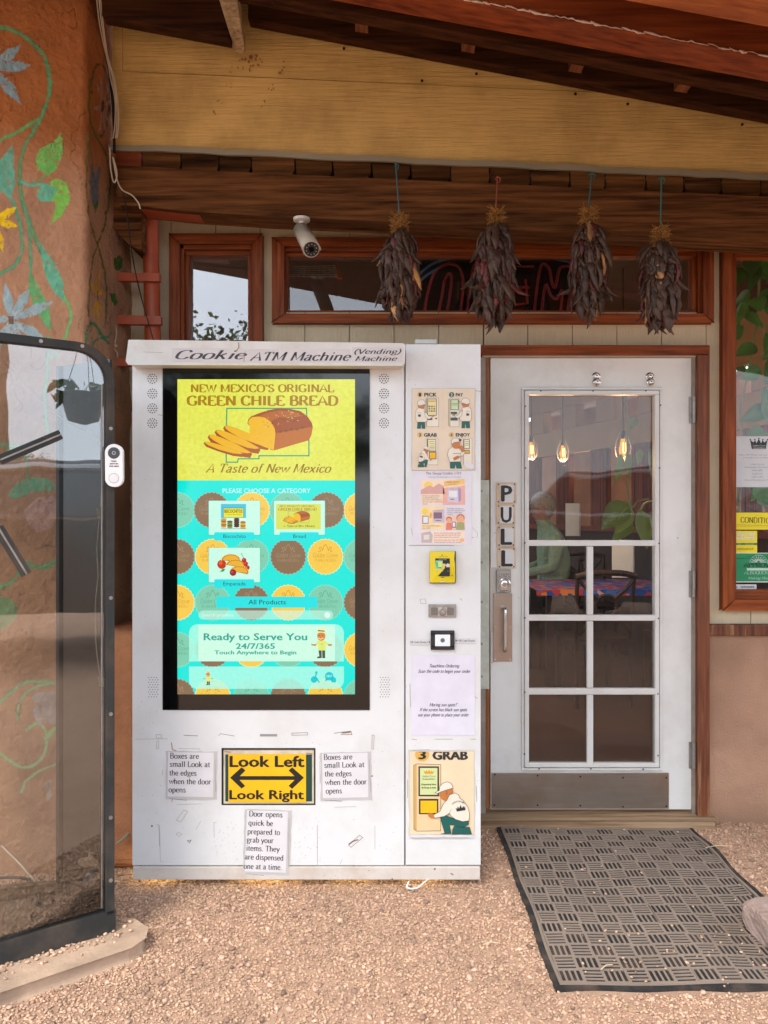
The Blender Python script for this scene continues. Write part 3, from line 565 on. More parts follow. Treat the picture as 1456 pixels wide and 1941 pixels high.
slope_board('rafter', 2.32, 2.43, PX(560, 2.4), 2.6, zb_at(1092, 88, 2.43), .15, m_redraf, rf, lab='red stained rafter with pale flaking paint along its edge')
slope_board('rafter', 1.95, 2.04, PX(1080, 2.0), 2.6, zb_at(1320, 27, 2.04), .14, m_orange, rf, lab='orange stained rafter nearest the viewer')
# flaking paint crust on the lower front corner of the red rafter
m = MB(); zr = zb_at(1092, 88, 2.43); mfl = surf('flaking_pale_paint', (196, 168, 148), .9, var=.3, vs_=40, bump=1, bs=120)
X = PX(620, 2.33)
while X < 2.5:
    l = random.uniform(.02, .05); r_ = random.uniform(.0012, .005); z_ = zr - .187 * X
    m.tube([(X, 2.318 - D0, z_ + .006 + random.uniform(-.003, .005)), (X + l * .5, 2.318 - D0 - .002, z_ + .004 - .187 * l / 2 + random.uniform(-.003, .005)), (X + l * 1.1, 2.318 - D0, z_ + .004 - .187 * l)], [r_ * .5, r_, r_ * .4], mfl, 5); X += l
m.build('paint_crust', rf)
# short lookouts between the wall rafter and the next one
zl = zb_at(1092, 168, 3.16) + .03
for px in (686, 887, 1090, 1290, 1490):
    X = PX(px, 3.1); m = MB(); zz = zl - .187 * X; m.prism([(X - .025, 2.781 - D0, zz + .004), (X + .025, 2.781 - D0, zz - .004), (X + .025, 2.781 - D0, zz + .10), (X - .025, 2.781 - D0, zz + .11)], (0, .318, 0), wood('lookout_wood', (150, 96, 62), (96, 54, 34), 'y', rough=.7, spec=.2)); m.build('lookout', rf, bevel=.002)
# dark barge piece left of the bracket
slope_board('barge_board', 2.98, 3.04, PX(196, 3.0), PX(437, 3.0), zb_at(320, 59, 3.0), .30, m_rafter, rf)
m = MB(); a0 = W(432, -12, 2.72); a1 = W(456, 92, 3.12)
for (p, q) in ((a0, a1),):
    hw = .028; v = []
    for c_, s_ in ((p, 1.15), (q, .72)):
        for dx, dz in ((-hw, -.02), (hw, -.02), (hw, .05), (-hw, .05)): v.append((c_.x + dx * s_, c_.y, c_.z + dz))
    m.add(v, [(0, 1, 2, 3), (7, 6, 5, 4), (0, 4, 5, 1), (1, 5, 6, 2), (2, 6, 7, 3), (3, 7, 4, 0)], m_greyw)
o = m.build('roof_bracket', bevel=.004); tag(o, 'bleached pale wooden brace reaching from the roof to the ochre siding', 'brace')

# ------------------------------------------------------------------ ochre gable siding above the beam
gs = thing('gable_siding', 'weathered ochre yellow lap siding under the porch roof', 'siding', tuple(W(800, 300, 3.2)))
def lapboard(y0l, y0r, y1l, y1r, d, th):   # px lines at x=212 and x=1700
    m = MB(); a, b_, c_, e = W(230, y0l, d), W(1700, y0r, d), W(1700, y1r, d), W(230, y1l, d)
    m.prism([a, b_, c_, e], (0, th, 0), m_ylw); return m
lapboard(137, 202, 279, 346, 3.195, .03).build('siding_board', gs, bevel=.002)
lapboard(-20, 40, 133.5, 198, 3.203, .022).build('siding_board', gs, bevel=.002)
m = MB(); m.prism([W(214, -10, 3.19), W(231, -10, 3.19), W(231, 278, 3.19), W(214, 276, 3.19)], (0, .035, 0), m_ylw); m.build('corner_trim', gs, bevel=.002)
m = MB(); pts = [(x_, 277 + (x_ - 212) * .0455 + random.uniform(-1.5, 1.5)) for x_ in range(205, 1700, 45)]
for (xa, ya), (xb, yb) in zip(pts[:-1], pts[1:]): m.prism([W(xa, ya - 4, 3.175), W(xb, yb - 4, 3.175), W(xb, yb + 6, 3.172), W(xa, ya + 6, 3.172)], (0, .012, 0), surf('grey_flashing', (150, 140, 118), .6, var=.1, bump=.2))
m.build('flashing', gs)
m = MB()
for px, py in ((800, 153), (903, 140), (1091, 178), (1190, 197), (1407, 236), (652, 92)): m.ball(tuple(W(px, py, 3.19)), .006, m_rafter, 6)
m.build('nail_head', gs, kind='stuff')
# water stain below the bracket
m = MB(); ms = surf('brown_stain', (150, 108, 58), .9, var=.2, bump=.3)
for px, py, r_ in [(456, 128, 3), (458, 118, 3), (470, 112, 5), (482, 108, 5), (478, 130, 4), (440, 132, 2), (530, 132, 4), (536, 122, 3), (410, 210, 3), (416, 196, 2.5), (498, 196, 3), (514, 165, 3), (434, 162, 2), (492, 118, 3)]:
    for k in range(4):
        a = random.uniform(0, 6.28); qx, qy = px + 5 * math.cos(a), py + 6 * math.sin(a); n = 9
        m.face([W(qx + r_ * .6 * random.uniform(.4, 1) * math.cos(-2 * math.pi * i / n), qy + r_ * random.uniform(.3, 1) * math.sin(-2 * math.pi * i / n), 3.1935 - (k * .0002)) for i in range(n)], ms)
m.build('water_stain', gs, kind='stuff')

# block ends between siding and beam
bc = thing('block_course', 'row of dark sawn timber ends sitting on top of the porch beam', 'timber course', tuple(W(800, 350, 3.2)))
xs = [218, 269, 343, 415, 476, 559, 630, 704, 778, 854, 928, 1005, 1080, 1147, 1224, 1296, 1367, 1442, 1518, 1594, 1670]
for i, (a, b_) in enumerate(zip(xs[:-1], xs[1:])):
    ya = 283 + (a - 215) * .048; yb = 283 + (b_ - 215) * .048; j = random.uniform(-1, 3); d = 3.185 + random.uniform(0, .02); cut = random.uniform(2, 8) if i > 0 else 0
    P = [W(a + 3, ya + 2, d), W(b_ - 3, yb + 2 + j * .3, d), W(b_ - 3, yb + 22 + j, d), W(b_ - 3 - cut, yb + 33, d), W(a + 3 + cut * .4, ya + 33, d)]
    m = MB(); m.prism(P, (0, .16, 0), m_redraf if i == 0 else m_end); m.build('block_end', bc, bevel=.004, label='red brown timber end at the left' if i == 0 else None)
m = MB(); m.prism([W(205, 280, 3.30), W(1700, 352, 3.30), W(1700, 400, 3.30), W(205, 330, 3.30)], (0, .02, 0), m_gap); m.build('backing', bc)
# the beam
bm = thing('porch_beam', 'long dark rough sawn beam above the windows and door', 'beam', tuple(W(800, 400, 3.15)))
m = MB(); top = [(225, 316), (500, 331), (900, 349), (1300, 368), (1700, 388)]; bot = [(1700, 470), (1300, 448), (1000, 434), (700, 416), (500, 407), (350, 397), (268, 388), (225, 386)]
m.prism([W(x_, y_, 3.15) for x_, y_ in top + bot], (0, .14, 0), m_beam); m.build('beam', bm, bevel=.006)
m = MB(); m.prism([W(268, 391, 3.20), W(390, 398, 3.20), W(378, 408, 3.20), W(268, 398, 3.20)], (0, .1, 0), m_redpipe); m.build('cap_plate', bm)
m = MB(); m.prism([W(222, 352, 3.24), W(266, 352, 3.24), W(266, 472, 3.24), W(246, 462, 3.24), W(212, 428, 3.24)], (0, .2, 0), m_beam); o = m.build('beam_corbel', bevel=.005); tag(o, 'dark timber corbel block under the left end of the beam', 'corbel')

# ------------------------------------------------------------------ cream siding wall with openings
DW = 3.47
OP = [(340, 462, 481, 900), (536, 466, 1330, 592), (918, 668, 1330, 1700), (1393, 474, 1800, 1140)]   # px at DW
hw_ = thing('house_wall', 'cream painted vertical wood siding wall round the windows and door', 'wall', tuple(W(900, 650, DW)))
def rect_sub(x0, y0, x1, y1):
    R_ = [(x0, y0, x1, y1)]
    for ox0, oy0, ox1, oy1 in OP:
        N = []
        for a, b_, c_, d_ in R_:
            if ox1 <= a or ox0 >= c_ or oy1 <= b_ or oy0 >= d_: N.append((a, b_, c_, d_)); continue
            if a < ox0: N.append((a, b_, ox0, d_))
            if c_ > ox1: N.append((ox1, b_, c_, d_))
            aa, cc = max(a, ox0), min(c_, ox1)
            if b_ < oy0: N.append((aa, b_, cc, oy0))
            if d_ > oy1: N.append((aa, oy1, cc, d_))
        R_ = N
    return R_
xx = 240.
while xx < 1800:
    m = MB(); bw = 84.5; n_ = 0; y_end = 1196 if xx > 1290 else 1560
    for a, b_, c_, d_ in rect_sub(xx + .7, 360, xx + bw - .7, y_end):
        if c_ - a < 1.5 or d_ - b_ < 2: continue
        n_ += 1; m.box(PX(a, DW), PX(c_, DW), DW - D0, DW - D0 + .022, PZ(d_, DW), PZ(b_, DW), m_cream)
    if n_: m.build('siding_board', hw_)
    xx += bw
m = MB()
for a, b_, c_, d_ in rect_sub(236, 330, 1810, 1560): m.box(PX(a, DW), PX(c_, DW), DW - D0 + .024, DW - D0 + .09, PZ(d_, DW), PZ(b_, DW), m_cream)
m.build('wall_core', hw_)
m = MB(); m.box(PX(1330, 3.43), 2.9, 3.425 - D0, 3.465 - D0, PZ(1205, 3.43), PZ(1184, 3.43), m_jamb); m.build('water_table', hw_, bevel=.003)
# left dark recess behind pipe handled by wall

# ------------------------------------------------------------------ windows
def window(name, label, ox0, oy0, ox1, oy1, ix0, iy0, ix1, iy1, gx0, gy0, gx1, gy1, gl=m_glass, df=3.43):
    """outer px rect, inner edge of casing, visible pane edge"""
    t = thing(name, label, 'window', tuple(W((ox0 + ox1) / 2, oy1, df)))
    y0, y1 = df - D0, DW - D0 + .05
    X = lambda v: PX(v, df); Z = lambda v: PZ(v, df)
    for nm, pts, mt in (('head_casing', [(ox0, oy0), (ox1, oy0), (ix1, iy0), (ix0, iy0)], m_frame), ('sill_casing', [(ox0, oy1), (ox1, oy1), (ix1, iy1), (ix0, iy1)], m_frame), ('side_casing', [(ox0, oy0), (ix0, iy0), (ix0, iy1), (ox0, oy1)], m_framez), ('side_casing', [(ox1, oy0), (ix1, iy0), (ix1, iy1), (ox1, oy1)], m_framez)):
        m = MB(); cx_ = sum(p[0] for p in pts) / 4; cy_ = sum(p[1] for p in pts) / 4
        pts = [(p[0] + (.35 if p[0] < cx_ else -.35), p[1] + (.35 if p[1] < cy_ else -.35)) for p in pts]
        m.prism([(X(a), y0, Z(b_)) for a, b_ in pts], (0, DW - D0 - y0 - .002, 0), mt); m.build(nm, t, bevel=.0025)
    dg = DW + .045
    X2 = lambda v: PX(v, dg - .035); Z2 = lambda v: PZ(v, dg - .035)
    ys, ye = dg - .035 - D0, dg + .012 - D0
    for nm, r_, mt in (('stop_bead', (ix0 - 2, iy0 - 2, ix1 + 2, gy0), m_frame), ('stop_bead', (ix0 - 2, gy1, ix1 + 2, iy1 + 3), m_frame), ('stop_bead', (ix0 - 2, gy0 + .3, gx0, gy1 - .3), m_framez), ('stop_bead', (gx1, gy0 + .3, ix1 + 3, gy1 - .3), m_framez)):
        m = MB(); m.box(X2(r_[0]), X2(r_[2]), ys, ye, Z2(r_[3]), Z2(r_[1]), mt); m.build(nm, t, bevel=.002)
    # step moulding between casing and bead
    for r_, mt in (((ix0, iy0, ix1, (iy0 + gy0) / 2), m_frame), ((ix0, iy0, (ix0 + gx0) / 2, iy1), m_framez), (((ix1 + gx1) / 2, iy0, ix1, iy1), m_framez)):
        m = MB(); dd = 3.455; m.box(PX(r_[0] + .3, dd), PX(r_[2] - .3, dd), dd - D0, dd - D0 + .03, PZ(r_[3] - .3, dd), PZ(r_[1] + .3, dd), mt); m.build('moulding', t, bevel=.003)
    m = MB(); m.box(PX(gx0 - 3, dg), PX(gx1 + 3, dg), dg - D0, dg - D0 + .004, PZ(gy1 + 3, dg), PZ(gy0 - 3, dg), gl); m.build('pane', t)
    return t
window('casement_window', 'tall narrow window with red brown frame at the left', 321, 443, 497, 900, 340, 461, 479, 885, 359, 484, 470, 870)
window('transom_window', 'long low window above the door with the unlit red neon sign inside', 516, 450, 1353, 611, 538, 466, 1334, 595, 546, 486, 1312, 588, gl=glass('transom_glass', ior=1.7, dusty=.004))
window('front_window', 'large window at the right edge with stickers and plants behind the glass', 1371, 457, 1790, 1157, 1392, 474, 1775, 1138, 1396, 488, 1770, 1118, gl=m_dglass)

# ------------------------------------------------------------------ door frame, door
dfm = thing('door_frame', 'worn brown wooden door frame round the white door', 'door frame', tuple(W(1130, 1540, 3.42)))
def pbox(m, x0, y0, x1, y1, d, th, mt): m.box(PX(x0, d), PX(x1, d), d - D0, d - D0 + th, PZ(y1, d), PZ(y0, d), mt); return m
pbox(MB(), 900, 654, 1346, 672, 3.41, .06, m_frame).build('head_trim', dfm, bevel=.003)
pbox(MB(), 1322.5, 672.5, 1346, 1548, 3.41, .06, m_jamb).build('side_trim', dfm, bevel=.003)
pbox(MB(), 915, 672.5, 1322, 677, 3.43, .08, surf('pale_jamb', (180, 160, 140), .6)).build('head_jamb', dfm)
pbox(MB(), 1312, 677.5, 1322, 1548, 3.435, .09, surf('grey_jamb', (150, 138, 126), .6, dirt=(90, 70, 55), da=.6, ds=9)).build('side_jamb', dfm)
pbox(MB(), 906, 677.5, 921, 1548, 3.44, .09, surf('grey_jamb', (150, 138, 126))).build('side_jamb', dfm)
pbox(MB(), 921.5, 677.5, 928, 1532, 3.438, .06, wood('raw_stop_wood', (170, 105, 55), (110, 60, 28), 'z')).build('door_stop', dfm, bevel=.001)
m = MB(); m.prism([W(912, 1535, 3.46), W(1352, 1541, 3.46), W(1372, 1572, 3.36), W(905, 1560, 3.36)], (0, .12, 0), m_thresh)
m = MB(); v = [(PX(908, 3.4), 3.37 - D0, 0), (PX(1352, 3.4), 3.37 - D0, 0), (PX(1352, 3.4), 3.56 - D0, 0), (PX(908, 3.4), 3.56 - D0, 0)]
m.prism(v, (0, 0, .045), m_thresh); o = m.build('threshold', bevel=.008); tag(o, 'weathered bare wooden threshold board under the door', 'threshold')

dr = thing('front_door', 'white panelled door with glazed grid and steel kick plate', 'door', tuple(W(1120, 1534, D0)))
DD = 3.445; ZB = PZ(1534, DD)
# slab as a frame round the opening
OX0, OY0, OX1, OY1 = 1002, 748, 1243, 1449
m = MB()
for r_ in ((930, 679, 1311, OY0), (930, OY1, 1311, 1534), (930, OY0, OX0, OY1), (OX1, OY0, 1311, OY1)): pbox(m, *r_, DD, .045, m_door)
m.build('door_slab', dr)
lm = m_lite
# lite frame: three stepped mouldings
for (e, d, th) in ((0, 3.432, .02), (6, 3.424, .028)):
    a, b_, c_, d_ = 989 + e, 734 + e, 1256 - e, 1461 - e; q = 5 if e == 0 else 8
    m = MB()
    for r_ in ((a, b_, c_, b_ + q), (a, d_ - q, c_, d_), (a, b_ + q, a + q, d_ - q), (c_ - q, b_ + q, c_, d_ - q)): pbox(m, *r_, d, th - .001 * e, lm)
    m.build('lite_frame', dr, bevel=.0025)
# main bars
def bar(x0, y0, x1, y1): return pbox(MB(), x0, y0, x1, y1, 3.427, .022, lm).build('muntin', dr, bevel=.004)
bar(1001, 1024, 1245, 1035); bar(1001, 1166, 1245, 1177); bar(1001, 1305, 1245, 1317)
for a, b_ in ((1035.5, 1165.5), (1177.5, 1304.5), (1317.5, 1449)): bar(1113, a, 1125, b_)
for i, r_ in enumerate(((1002, 748, 1243, 1030), (1002, 1031, 1119, 1171), (1120, 1031, 1243, 1171), (1002, 1172, 1119, 1311), (1120, 1172, 1243, 1311), (1002, 1312, 1119, 1449), (1120, 1312, 1243, 1449))):
    pbox(MB(), *r_, 3.452, .004, m_dglass if i < 3 else m_lowglass).build('pane', dr)
m = MB()
for px, py in ((1025, 741), (1124, 741), (1224, 741), (996, 770), (996, 887), (995, 1029), (995, 1171), (995, 1312), (994, 1429), (1252, 768), (1250, 887), (1249, 1030), (1248, 1172), (1247, 1315), (1247, 1432), (1022, 1457), (1120, 1457), (1219, 1458)):
    m.cyl(W(px, py, 3.425), (0, -1, 0), .0035, .003, m_black, 8)
m.build('screw', dr, kind='stuff')
# kick plate
kp = pbox(MB(), 932, 1465, 1268, 1533, 3.438, .005, m_steel).build('kick_plate', dr, bevel=.001)
for px, py in ((938, 1468), (1019, 1470), (1100, 1472), (1181, 1474), (1263, 1474), (1019, 1526), (1100, 1527), (1181, 1529), (1263, 1528), (937, 1526)):
    m = MB(); m.cyl(W(px, py, 3.437), (0, -1, 0), .004, .002, m_black, 8); o = m.build('screw', kp)
# pull plate and handle
pp = pbox(MB(), 935, 1125, 971, 1254, 3.436, .005, surf('bronze_steel_plate', (166, 150, 138), .33, metal=.75, var=.05, bump=.08, stretch=(3, 3, 60), bs=3)).build('pull_plate', dr, bevel=.0012)
m = MB(); c0 = W(954.5, 1152, 3.436); c1 = W(954.5, 1231, 3.436); m.tube(smooth_pts([c0, c0 + Vector((0, -.03, 0)), c0 + Vector((0, -.045, -.02)), c1 + Vector((0, -.045, .02)), c1 + Vector((0, -.03, 0)), c1], 5), .0085, m_chrome, 10); m.build('handle', pp, smooth=True)
for px, py in ((939, 1129), (967, 1129), (940, 1189), (967, 1189), (939, 1250), (967, 1250)):
    m = MB(); m.cyl(W(px, py, 3.435), (0, -1, 0), .004, .002, m_chrome, 8); m.build('screw', pp)
# lock body
lk = pbox(MB(), 941, 1080, 969, 1123, 3.43, .012, m_dull).build('lock', dr, bevel=.002)
m = MB(); c_ = W(956, 1108, 3.43); m.lathe(c_, [(.029, 0), (.029, -.004), (.024, -.006), (.0235, -.003), (.018, -.003), (.017, -.010), (.011, -.011), (.0105, -.007)], m_chrome, 20, 'y'); m.build('cylinder_face', lk, smooth=True)
m = MB()
for i in range(5):
    for j in range(2): m.box(PX(945 + i * 4.4, 3.429), PX(948 + i * 4.4, 3.429), 3.427 - D0, 3.43 - D0, PZ(1090 + j * 4.5, 3.429), PZ(1087 + j * 4.5, 3.429), m_chrome)
m.build('key_buttons', lk)
pbox(MB(), 929, 1076, 940, 1199, 3.441, .004, surf('old_plate', (188, 184, 176), .5, metal=.3)).build('strike_cover', dr)
for px in (1130, 1232):
    m = MB()
    for dy, r_ in ((-6, .019), (5, .018)):
        m.lathe(W(px + (0 if dy < 0 else 1), 720 + dy, 3.444 if dy < 0 else 3.440), [(r_, 0), (r_, -.003), (r_ * .75, -.006), (r_ * .45, -.004), (r_ * .35, -.009), (.001, -.010)], m_chrome, 16, 'y')
    m.build('stud', dr, smooth=True)
for py in (777, 1107, 1432):
    m = MB(); pbox(m, 1307, py - 25, 1313.5, py + 25, 3.437, .006, m_dull)
    for k in range(5): m.cyl(W(1315.5, py + 25 - k * 10 - .3, 3.430), (0, 0, 1), .0085, .0225, m_dull, 10)
    m.build('hinge', dr)
# latch guard on the left of the door, beside the machine
m = MB(); pbox(m, 908, 910, 927.5, 1306, 3.428, .004, surf('pale_green_plate', (192, 198, 184), .5, metal=.1, var=.05, dirt=(130, 120, 100), da=.6, ds=10))
for py in (931, 987, 1066, 1141, 1220, 1282): m.lathe(W(913, py, 3.427), [(.006, 0), (.006, -.003), (.003, -.004), (.003, -.001)], m_dull, 10, 'y')
o = m.build('latch_guard'); tag(o, 'pale green metal guard plate between the machine and the door edge', 'metal plate')
# PULL letters
ps = thing('pull_sign', 'four stacked letter plates reading PULL on the white door', 'sign', tuple(W(960, 1078, 3.44)))
for ch, (a, b_, c_, d_) in zip('PULL', ((941, 914, 979, 955), (941, 955, 977, 995), (942, 996, 977, 1037), (943, 1037, 978, 1078))):
    m = Art(3.439); pbox(m, a, b_ + .4, c_, d_ - .4, 3.4392, .003, surf('tan_letter_plate', (214, 190, 160), .55, dirt=(150, 120, 90), da=.5, ds=15))
    cx_ = (a + c_) / 2; m.rect(cx_ - 11, b_ + 4, cx_ + 14, d_ - 3, pap(225, 226, 226), 1); m.text(ch, cx_ - 9, cx_ + 10, d_ - 5, d_ - b_ - 11, pap(22, 22, 24), 2, bold=.035)
    for q in ((a + 4, b_ + 4), (c_ - 4, b_ + 4), (a + 4, d_ - 4), (c_ - 4, d_ - 4)): m.circ(*q, 1.6, pap(90, 78, 66), 2, n=8)
    m.build('letter_tile', ps)
# ------------------------------------------------------------------ vending machine
DM = 2.85
vm = thing('vending_machine', 'tall white cookie vending machine with a large lit touch screen', 'vending machine', tuple(W(582, 1668, DM)))
BK = .50   # depth of the cabinet
def mbox(x0, y0, x1, y1, d, th, mt, m=None): return pbox(m or MB(), x0, y0, x1, y1, d, th, mt)
mbox(254, 655, 911, 1640, DM + .03, BK, m_white).build('cabinet', vm, bevel=.003)
# door panel with the screen: four pieces round the recess, and the delivery hatch opening
SX0, SY0, SX1, SY1 = 308, 692, 701, 1346; HX0, HY0, HX1, HY1 = 420, 1418, 598, 1526
m = MB()
for r_ in ((251, 660, 766, SY0), (251, SY0, SX0, SY1), (SX1, SY0, 766, SY1), (251, SY1, 766, HY0), (251, HY0, HX0, HY1), (HX1, HY0, 766, HY1), (251, HY1, 766, 1640)): pbox(m, *r_, DM, .028, m_white)
m.build('door_panel', vm)
mbox(769, 652, 911.5, 1640, DM, .028, m_white).build('payment_panel', vm, bevel=.0025)
mbox(252, 1643, 910.5, 1668, DM - .002, .03, m_base).build('plinth', vm, bevel=.003)
mbox(787, 643, 828, 651.5, DM + .05, .05, surf('cap_plastic', (214, 212, 206), .5)).build('top_cap', vm, bevel=.003)
for px in (300, 540, 860): m = MB(); m.cyl(W(px, 1640, DM + .1), (0, 0, -1), .02, PZ(1640, DM + .1), m_black, 10); m.build('foot', vm)
# header box
hd = MB(); a = [(245, 645.5), (764, 652), (767, 655), (766, 688), (762, 692), (244, 690), (240, 684)]
hd.prism([W(x_, y_, 2.765) for x_, y_ in a], (0, .085, 0), surf('header_board', (214, 213, 208), .5, var=.03, dirt=(180, 166, 146), da=.5, ds=7))
hdo = hd.build('header_sign', vm, bevel=.003)
ha = Art(2.7645, tf=zm(230, 630, 2.647)); ink = pap(58, 58, 62)
lbl = pap(214, 208, 206)
ha.poly([(255, 78), (610, 82), (612, 152), (250, 150)], lbl, 1); ha.poly([(616, 84), (1150, 84), (1150, 150), (616, 150)], lbl, 1); ha.poly([(1158, 74), (1412, 74), (1412, 150), (1158, 150)], lbl, 1)
ha.text('Cookie', 262, 612, 134, 44, ink, 2, 'script', slant=.38, wx=.6, wy=.2); ha.text('ATM Machine', 648, 1142, 142, 42, ink, 2, 'script', slant=.35, wx=.62, wy=.2)
ha.text('(Vending)', 1166, 1398, 108, 24, ink, 2, 'script', slant=.3, wx=.6, wy=.26); ha.text('Machine', 1172, 1378, 143, 23, ink, 2, 'script', slant=.3, wx=.6, wy=.26)
ha.line([(588, 52), (590, 75), (580, 92)], 5, pap(176, 148, 104), 2); ha.line([(110, 98), (210, 102)], 1.5, pap(150, 146, 140), 1)
ha.line([(622, 96), (616, 150)], 2, pap(150, 148, 146), 3)
ha.build('header_lettering', hdo)
# speaker grilles
mh = m_gap
for gx in (289, 728):
    for gy in (718, 746, 774, 802):
        m = Art(DM, lay=.0008); m.circ(gx, gy, 1.3, mh, 1, n=8)
        for rr, nn in ((4.6, 6), (8.6, 12)):
            for k in range(nn): m.circ(gx + rr * math.cos(6.283 * k / nn), gy + rr * math.sin(6.283 * k / nn), 1.25, mh, 1, n=6)
        m.build('speaker_grille', vm)
    m = Art(DM, lay=.0008)
    for i in range(9):
        for j in range(4): m.circ(gx - 7 + j * 5 + (i % 2) * 2.4, 1284 + i * 4.6, .9, mh, 1, n=6)
    m.build('vent_grille', vm)
# screen
sc = mbox(SX0, SY0, SX1, SY1, DM - .006, .034, m_scr).build('touch_screen', vm, bevel=.002)
AX0, AY0, AX1, AY1 = 336.5, 719, 673, 1316
A = zm(320, 700, 3.832); B = zm(320, 1020, 3.832)
s_ = Art(DM - .0062, tf=None, lay=.0004, clip=(AX0, AY0, AX1, AY1))
YEL = lit(238, 240, 92, 1, .16); CY_ = lit(0, 236, 222, 1, .05); TXT = lit(176, 132, 30)
s_.rect(AX0, AY0, AX1, 910.5, YEL, 1); s_.rect(AX0, 910.5, AX1, AY1, CY_, 1)
s_.tf = A
s_.text("NEW MEXICO'S ORIGINAL", 160, 1200, 165, 54, TXT, 2, 'serif', wx=.78, wy=.36); s_.text('GREEN CHILE BREAD', 136, 1228, 262, 68, TXT, 2, 'serif', wx=.84, wy=.38)
s_.line([(418, 440), (422, 284), (1000, 284), (1006, 400), (1018, 520), (1018, 628), (655, 628), (655, 650), (505, 650), (500, 675), (418, 675), (416, 440)], 9, lit(40, 168, 130), 2)
def bread(s_, T, L, em):
    P = lambda pts: [T(*p) for p in pts]
    k = abs(T(1, 0)[0] - T(0, 0)[0])
    sl = [(395, 430), (405, 412), (430, 408), (500, 430), (620, 482), (728, 545), (735, 560), (720, 588), (650, 576), (520, 522), (420, 470)]
    yl = [(408, 414), (430, 409), (500, 431), (620, 483), (729, 546), (700, 552), (640, 543), (520, 498), (440, 452), (412, 428)]
    for i, (dx, dy, sx) in enumerate(((0, 0, 1), (-62, 30, .98), (-112, 66, .95), (-142, 118, .86))):
        q = lambda pts: P([(395 + (x_ - 395) * sx + dx, 408 + (y_ - 408) * (sx if i < 3 else .62) + dy) for x_, y_ in pts])
        s_.poly(q(sl), em(176, 92, 34), L + i * .8); s_.poly(q(yl), em(244, 186, 28), L + .4 + i * .8)
        s_.line(q([(410, 440), (470, 480), (560, 530), (650, 570)]), 4 * k, em(142, 66, 22), L + .5 + i * .8)
    s_.poly(P([(572, 392), (580, 362), (600, 342), (650, 322), (720, 298), (800, 284), (880, 288), (960, 306), (1010, 345), (1040, 390), (1047, 420), (1036, 480), (1018, 516), (765, 590), (740, 585)]), em(168, 84, 36), L + 4)
    s_.poly(P([(780, 466), (900, 445), (1046, 418), (1036, 478), (1018, 516), (765, 590)]), em(196, 112, 40), L + 4.3)
    s_.poly(P([(640, 350), (700, 322), (800, 300), (900, 305), (980, 340), (900, 350), (800, 350), (740, 380), (700, 352)]), em(190, 106, 46), L + 4.3)
    s_.poly(P([(577, 388), (586, 366), (606, 348), (650, 344), (700, 352), (745, 385), (770, 430), (776, 470), (764, 588), (700, 566), (600, 525), (586, 460), (590, 410)]), em(246, 190, 30), L + 4.6)
    rr = random.Random(3)
    if k > .5:
        for i in range(70):
            t = rr.random(); x_, y_ = 680 + 280 * t + rr.uniform(-30, 30), 300 + rr.uniform(0, 130) * (1 - .3 * t); a = rr.uniform(0, 3.1); r_ = rr.uniform(4, 13)
            s_.poly([T(x_ - r_ * math.cos(a), y_ - r_ * math.sin(a) * .6), T(x_ + 2.5, y_ - 3), T(x_ + r_ * math.cos(a), y_ + r_ * math.sin(a) * .6), T(x_ - 2.5, y_ + 3)], em(*rr.choice(((110, 124, 40), (90, 92, 30), (232, 206, 120), (216, 176, 90)))), L + 5)
        for (x_, y_) in ((800, 455), (840, 450), (880, 438), (920, 440), (960, 425)):
            s_.line([T(x_, y_), T(x_ + 30, y_ - 8)], 4, em(92, 92, 30), L + 5); s_.line([T(x_ + 8, y_ - 12), T(x_ + 16, y_ + 8)], 4, em(92, 92, 30), L + 5)
        for i in range(60): x_, y_ = rr.uniform(600, 755), rr.uniform(380, 540); s_.circ(*T(x_, y_), 1.6, em(206, 148, 24), L + 5, n=5)
bread(s_, lambda x_, y_: (x_, y_), 3, lit)
s_.text('A Taste of New Mexico', 272, 1170, 750, 62, lit(160, 124, 24), 2, 'script', slant=.34, wx=.62, wy=.28)
s_.text('PLEASE CHOOSE A CATEGORY', 393, 1030, 898, 33, lit(222, 255, 250), 8, bold=.008)
def cookie(x_, y_, kind, clipless=True):
    co = {'y': (250, 206, 80), 'g': (128, 208, 178), 'b': (140, 112, 84)}[kind]; tx = {'y': (206, 150, 40), 'g': (90, 170, 140), 'b': (168, 144, 116)}[kind]; ed = {'y': (255, 236, 170), 'g': (150, 226, 200), 'b': (170, 150, 130)}[kind]
    for r_, c_, L in ((129, ed, 2), (124, co, 2.5)):
        s_.poly([(x_ + (r_ + 4 * math.cos(28 * a)) * math.cos(a), y_ + (r_ + 4 * math.cos(28 * a)) * math.sin(a)) for a in [2 * math.pi * k / 112 for k in range(112)]], lit(*c_), L)
    m_ = lit(*tx); s_.text('Golden Crown', x_ - 92, x_ + 88, y_ + 6, 34, m_, 3, 'script', slant=.3, wx=.4, wy=.2); s_.text('PANADERÍA', x_ - 78, x_ + 78, y_ + 36, 20, m_, 3, 'serif')
    s_.line([(x_ - 50, y_ - 36), (x_ - 34, y_ - 40), (x_ - 44, y_ - 66), (x_ - 30, y_ - 72), (x_ - 22, y_ - 44), (x_ - 10, y_ - 80), (x_ + 2, y_ - 90), (x_ + 12, y_ - 74), (x_ + 22, y_ - 44), (x_ + 34, y_ - 72), (x_ + 44, y_ - 62), (x_ + 36, y_ - 40), (x_ + 52, y_ - 36)], 4, m_, 3)
for x_, k in ((60, 'g'), (312, 'b'), (605, 'y'), (862, 'g'), (1147, 'b'), (1400, 'y')): cookie(x_, 1022, k)
s_.tf = B
for y_, row in ((135, 'bygbyg'), (468, 'ygbygb'), (810, 'gbygby'), (1150, 'bygbyg')):
    for x_, k in zip((60, 320, 600, 868, 1138, 1400), row): cookie(x_, y_, k)
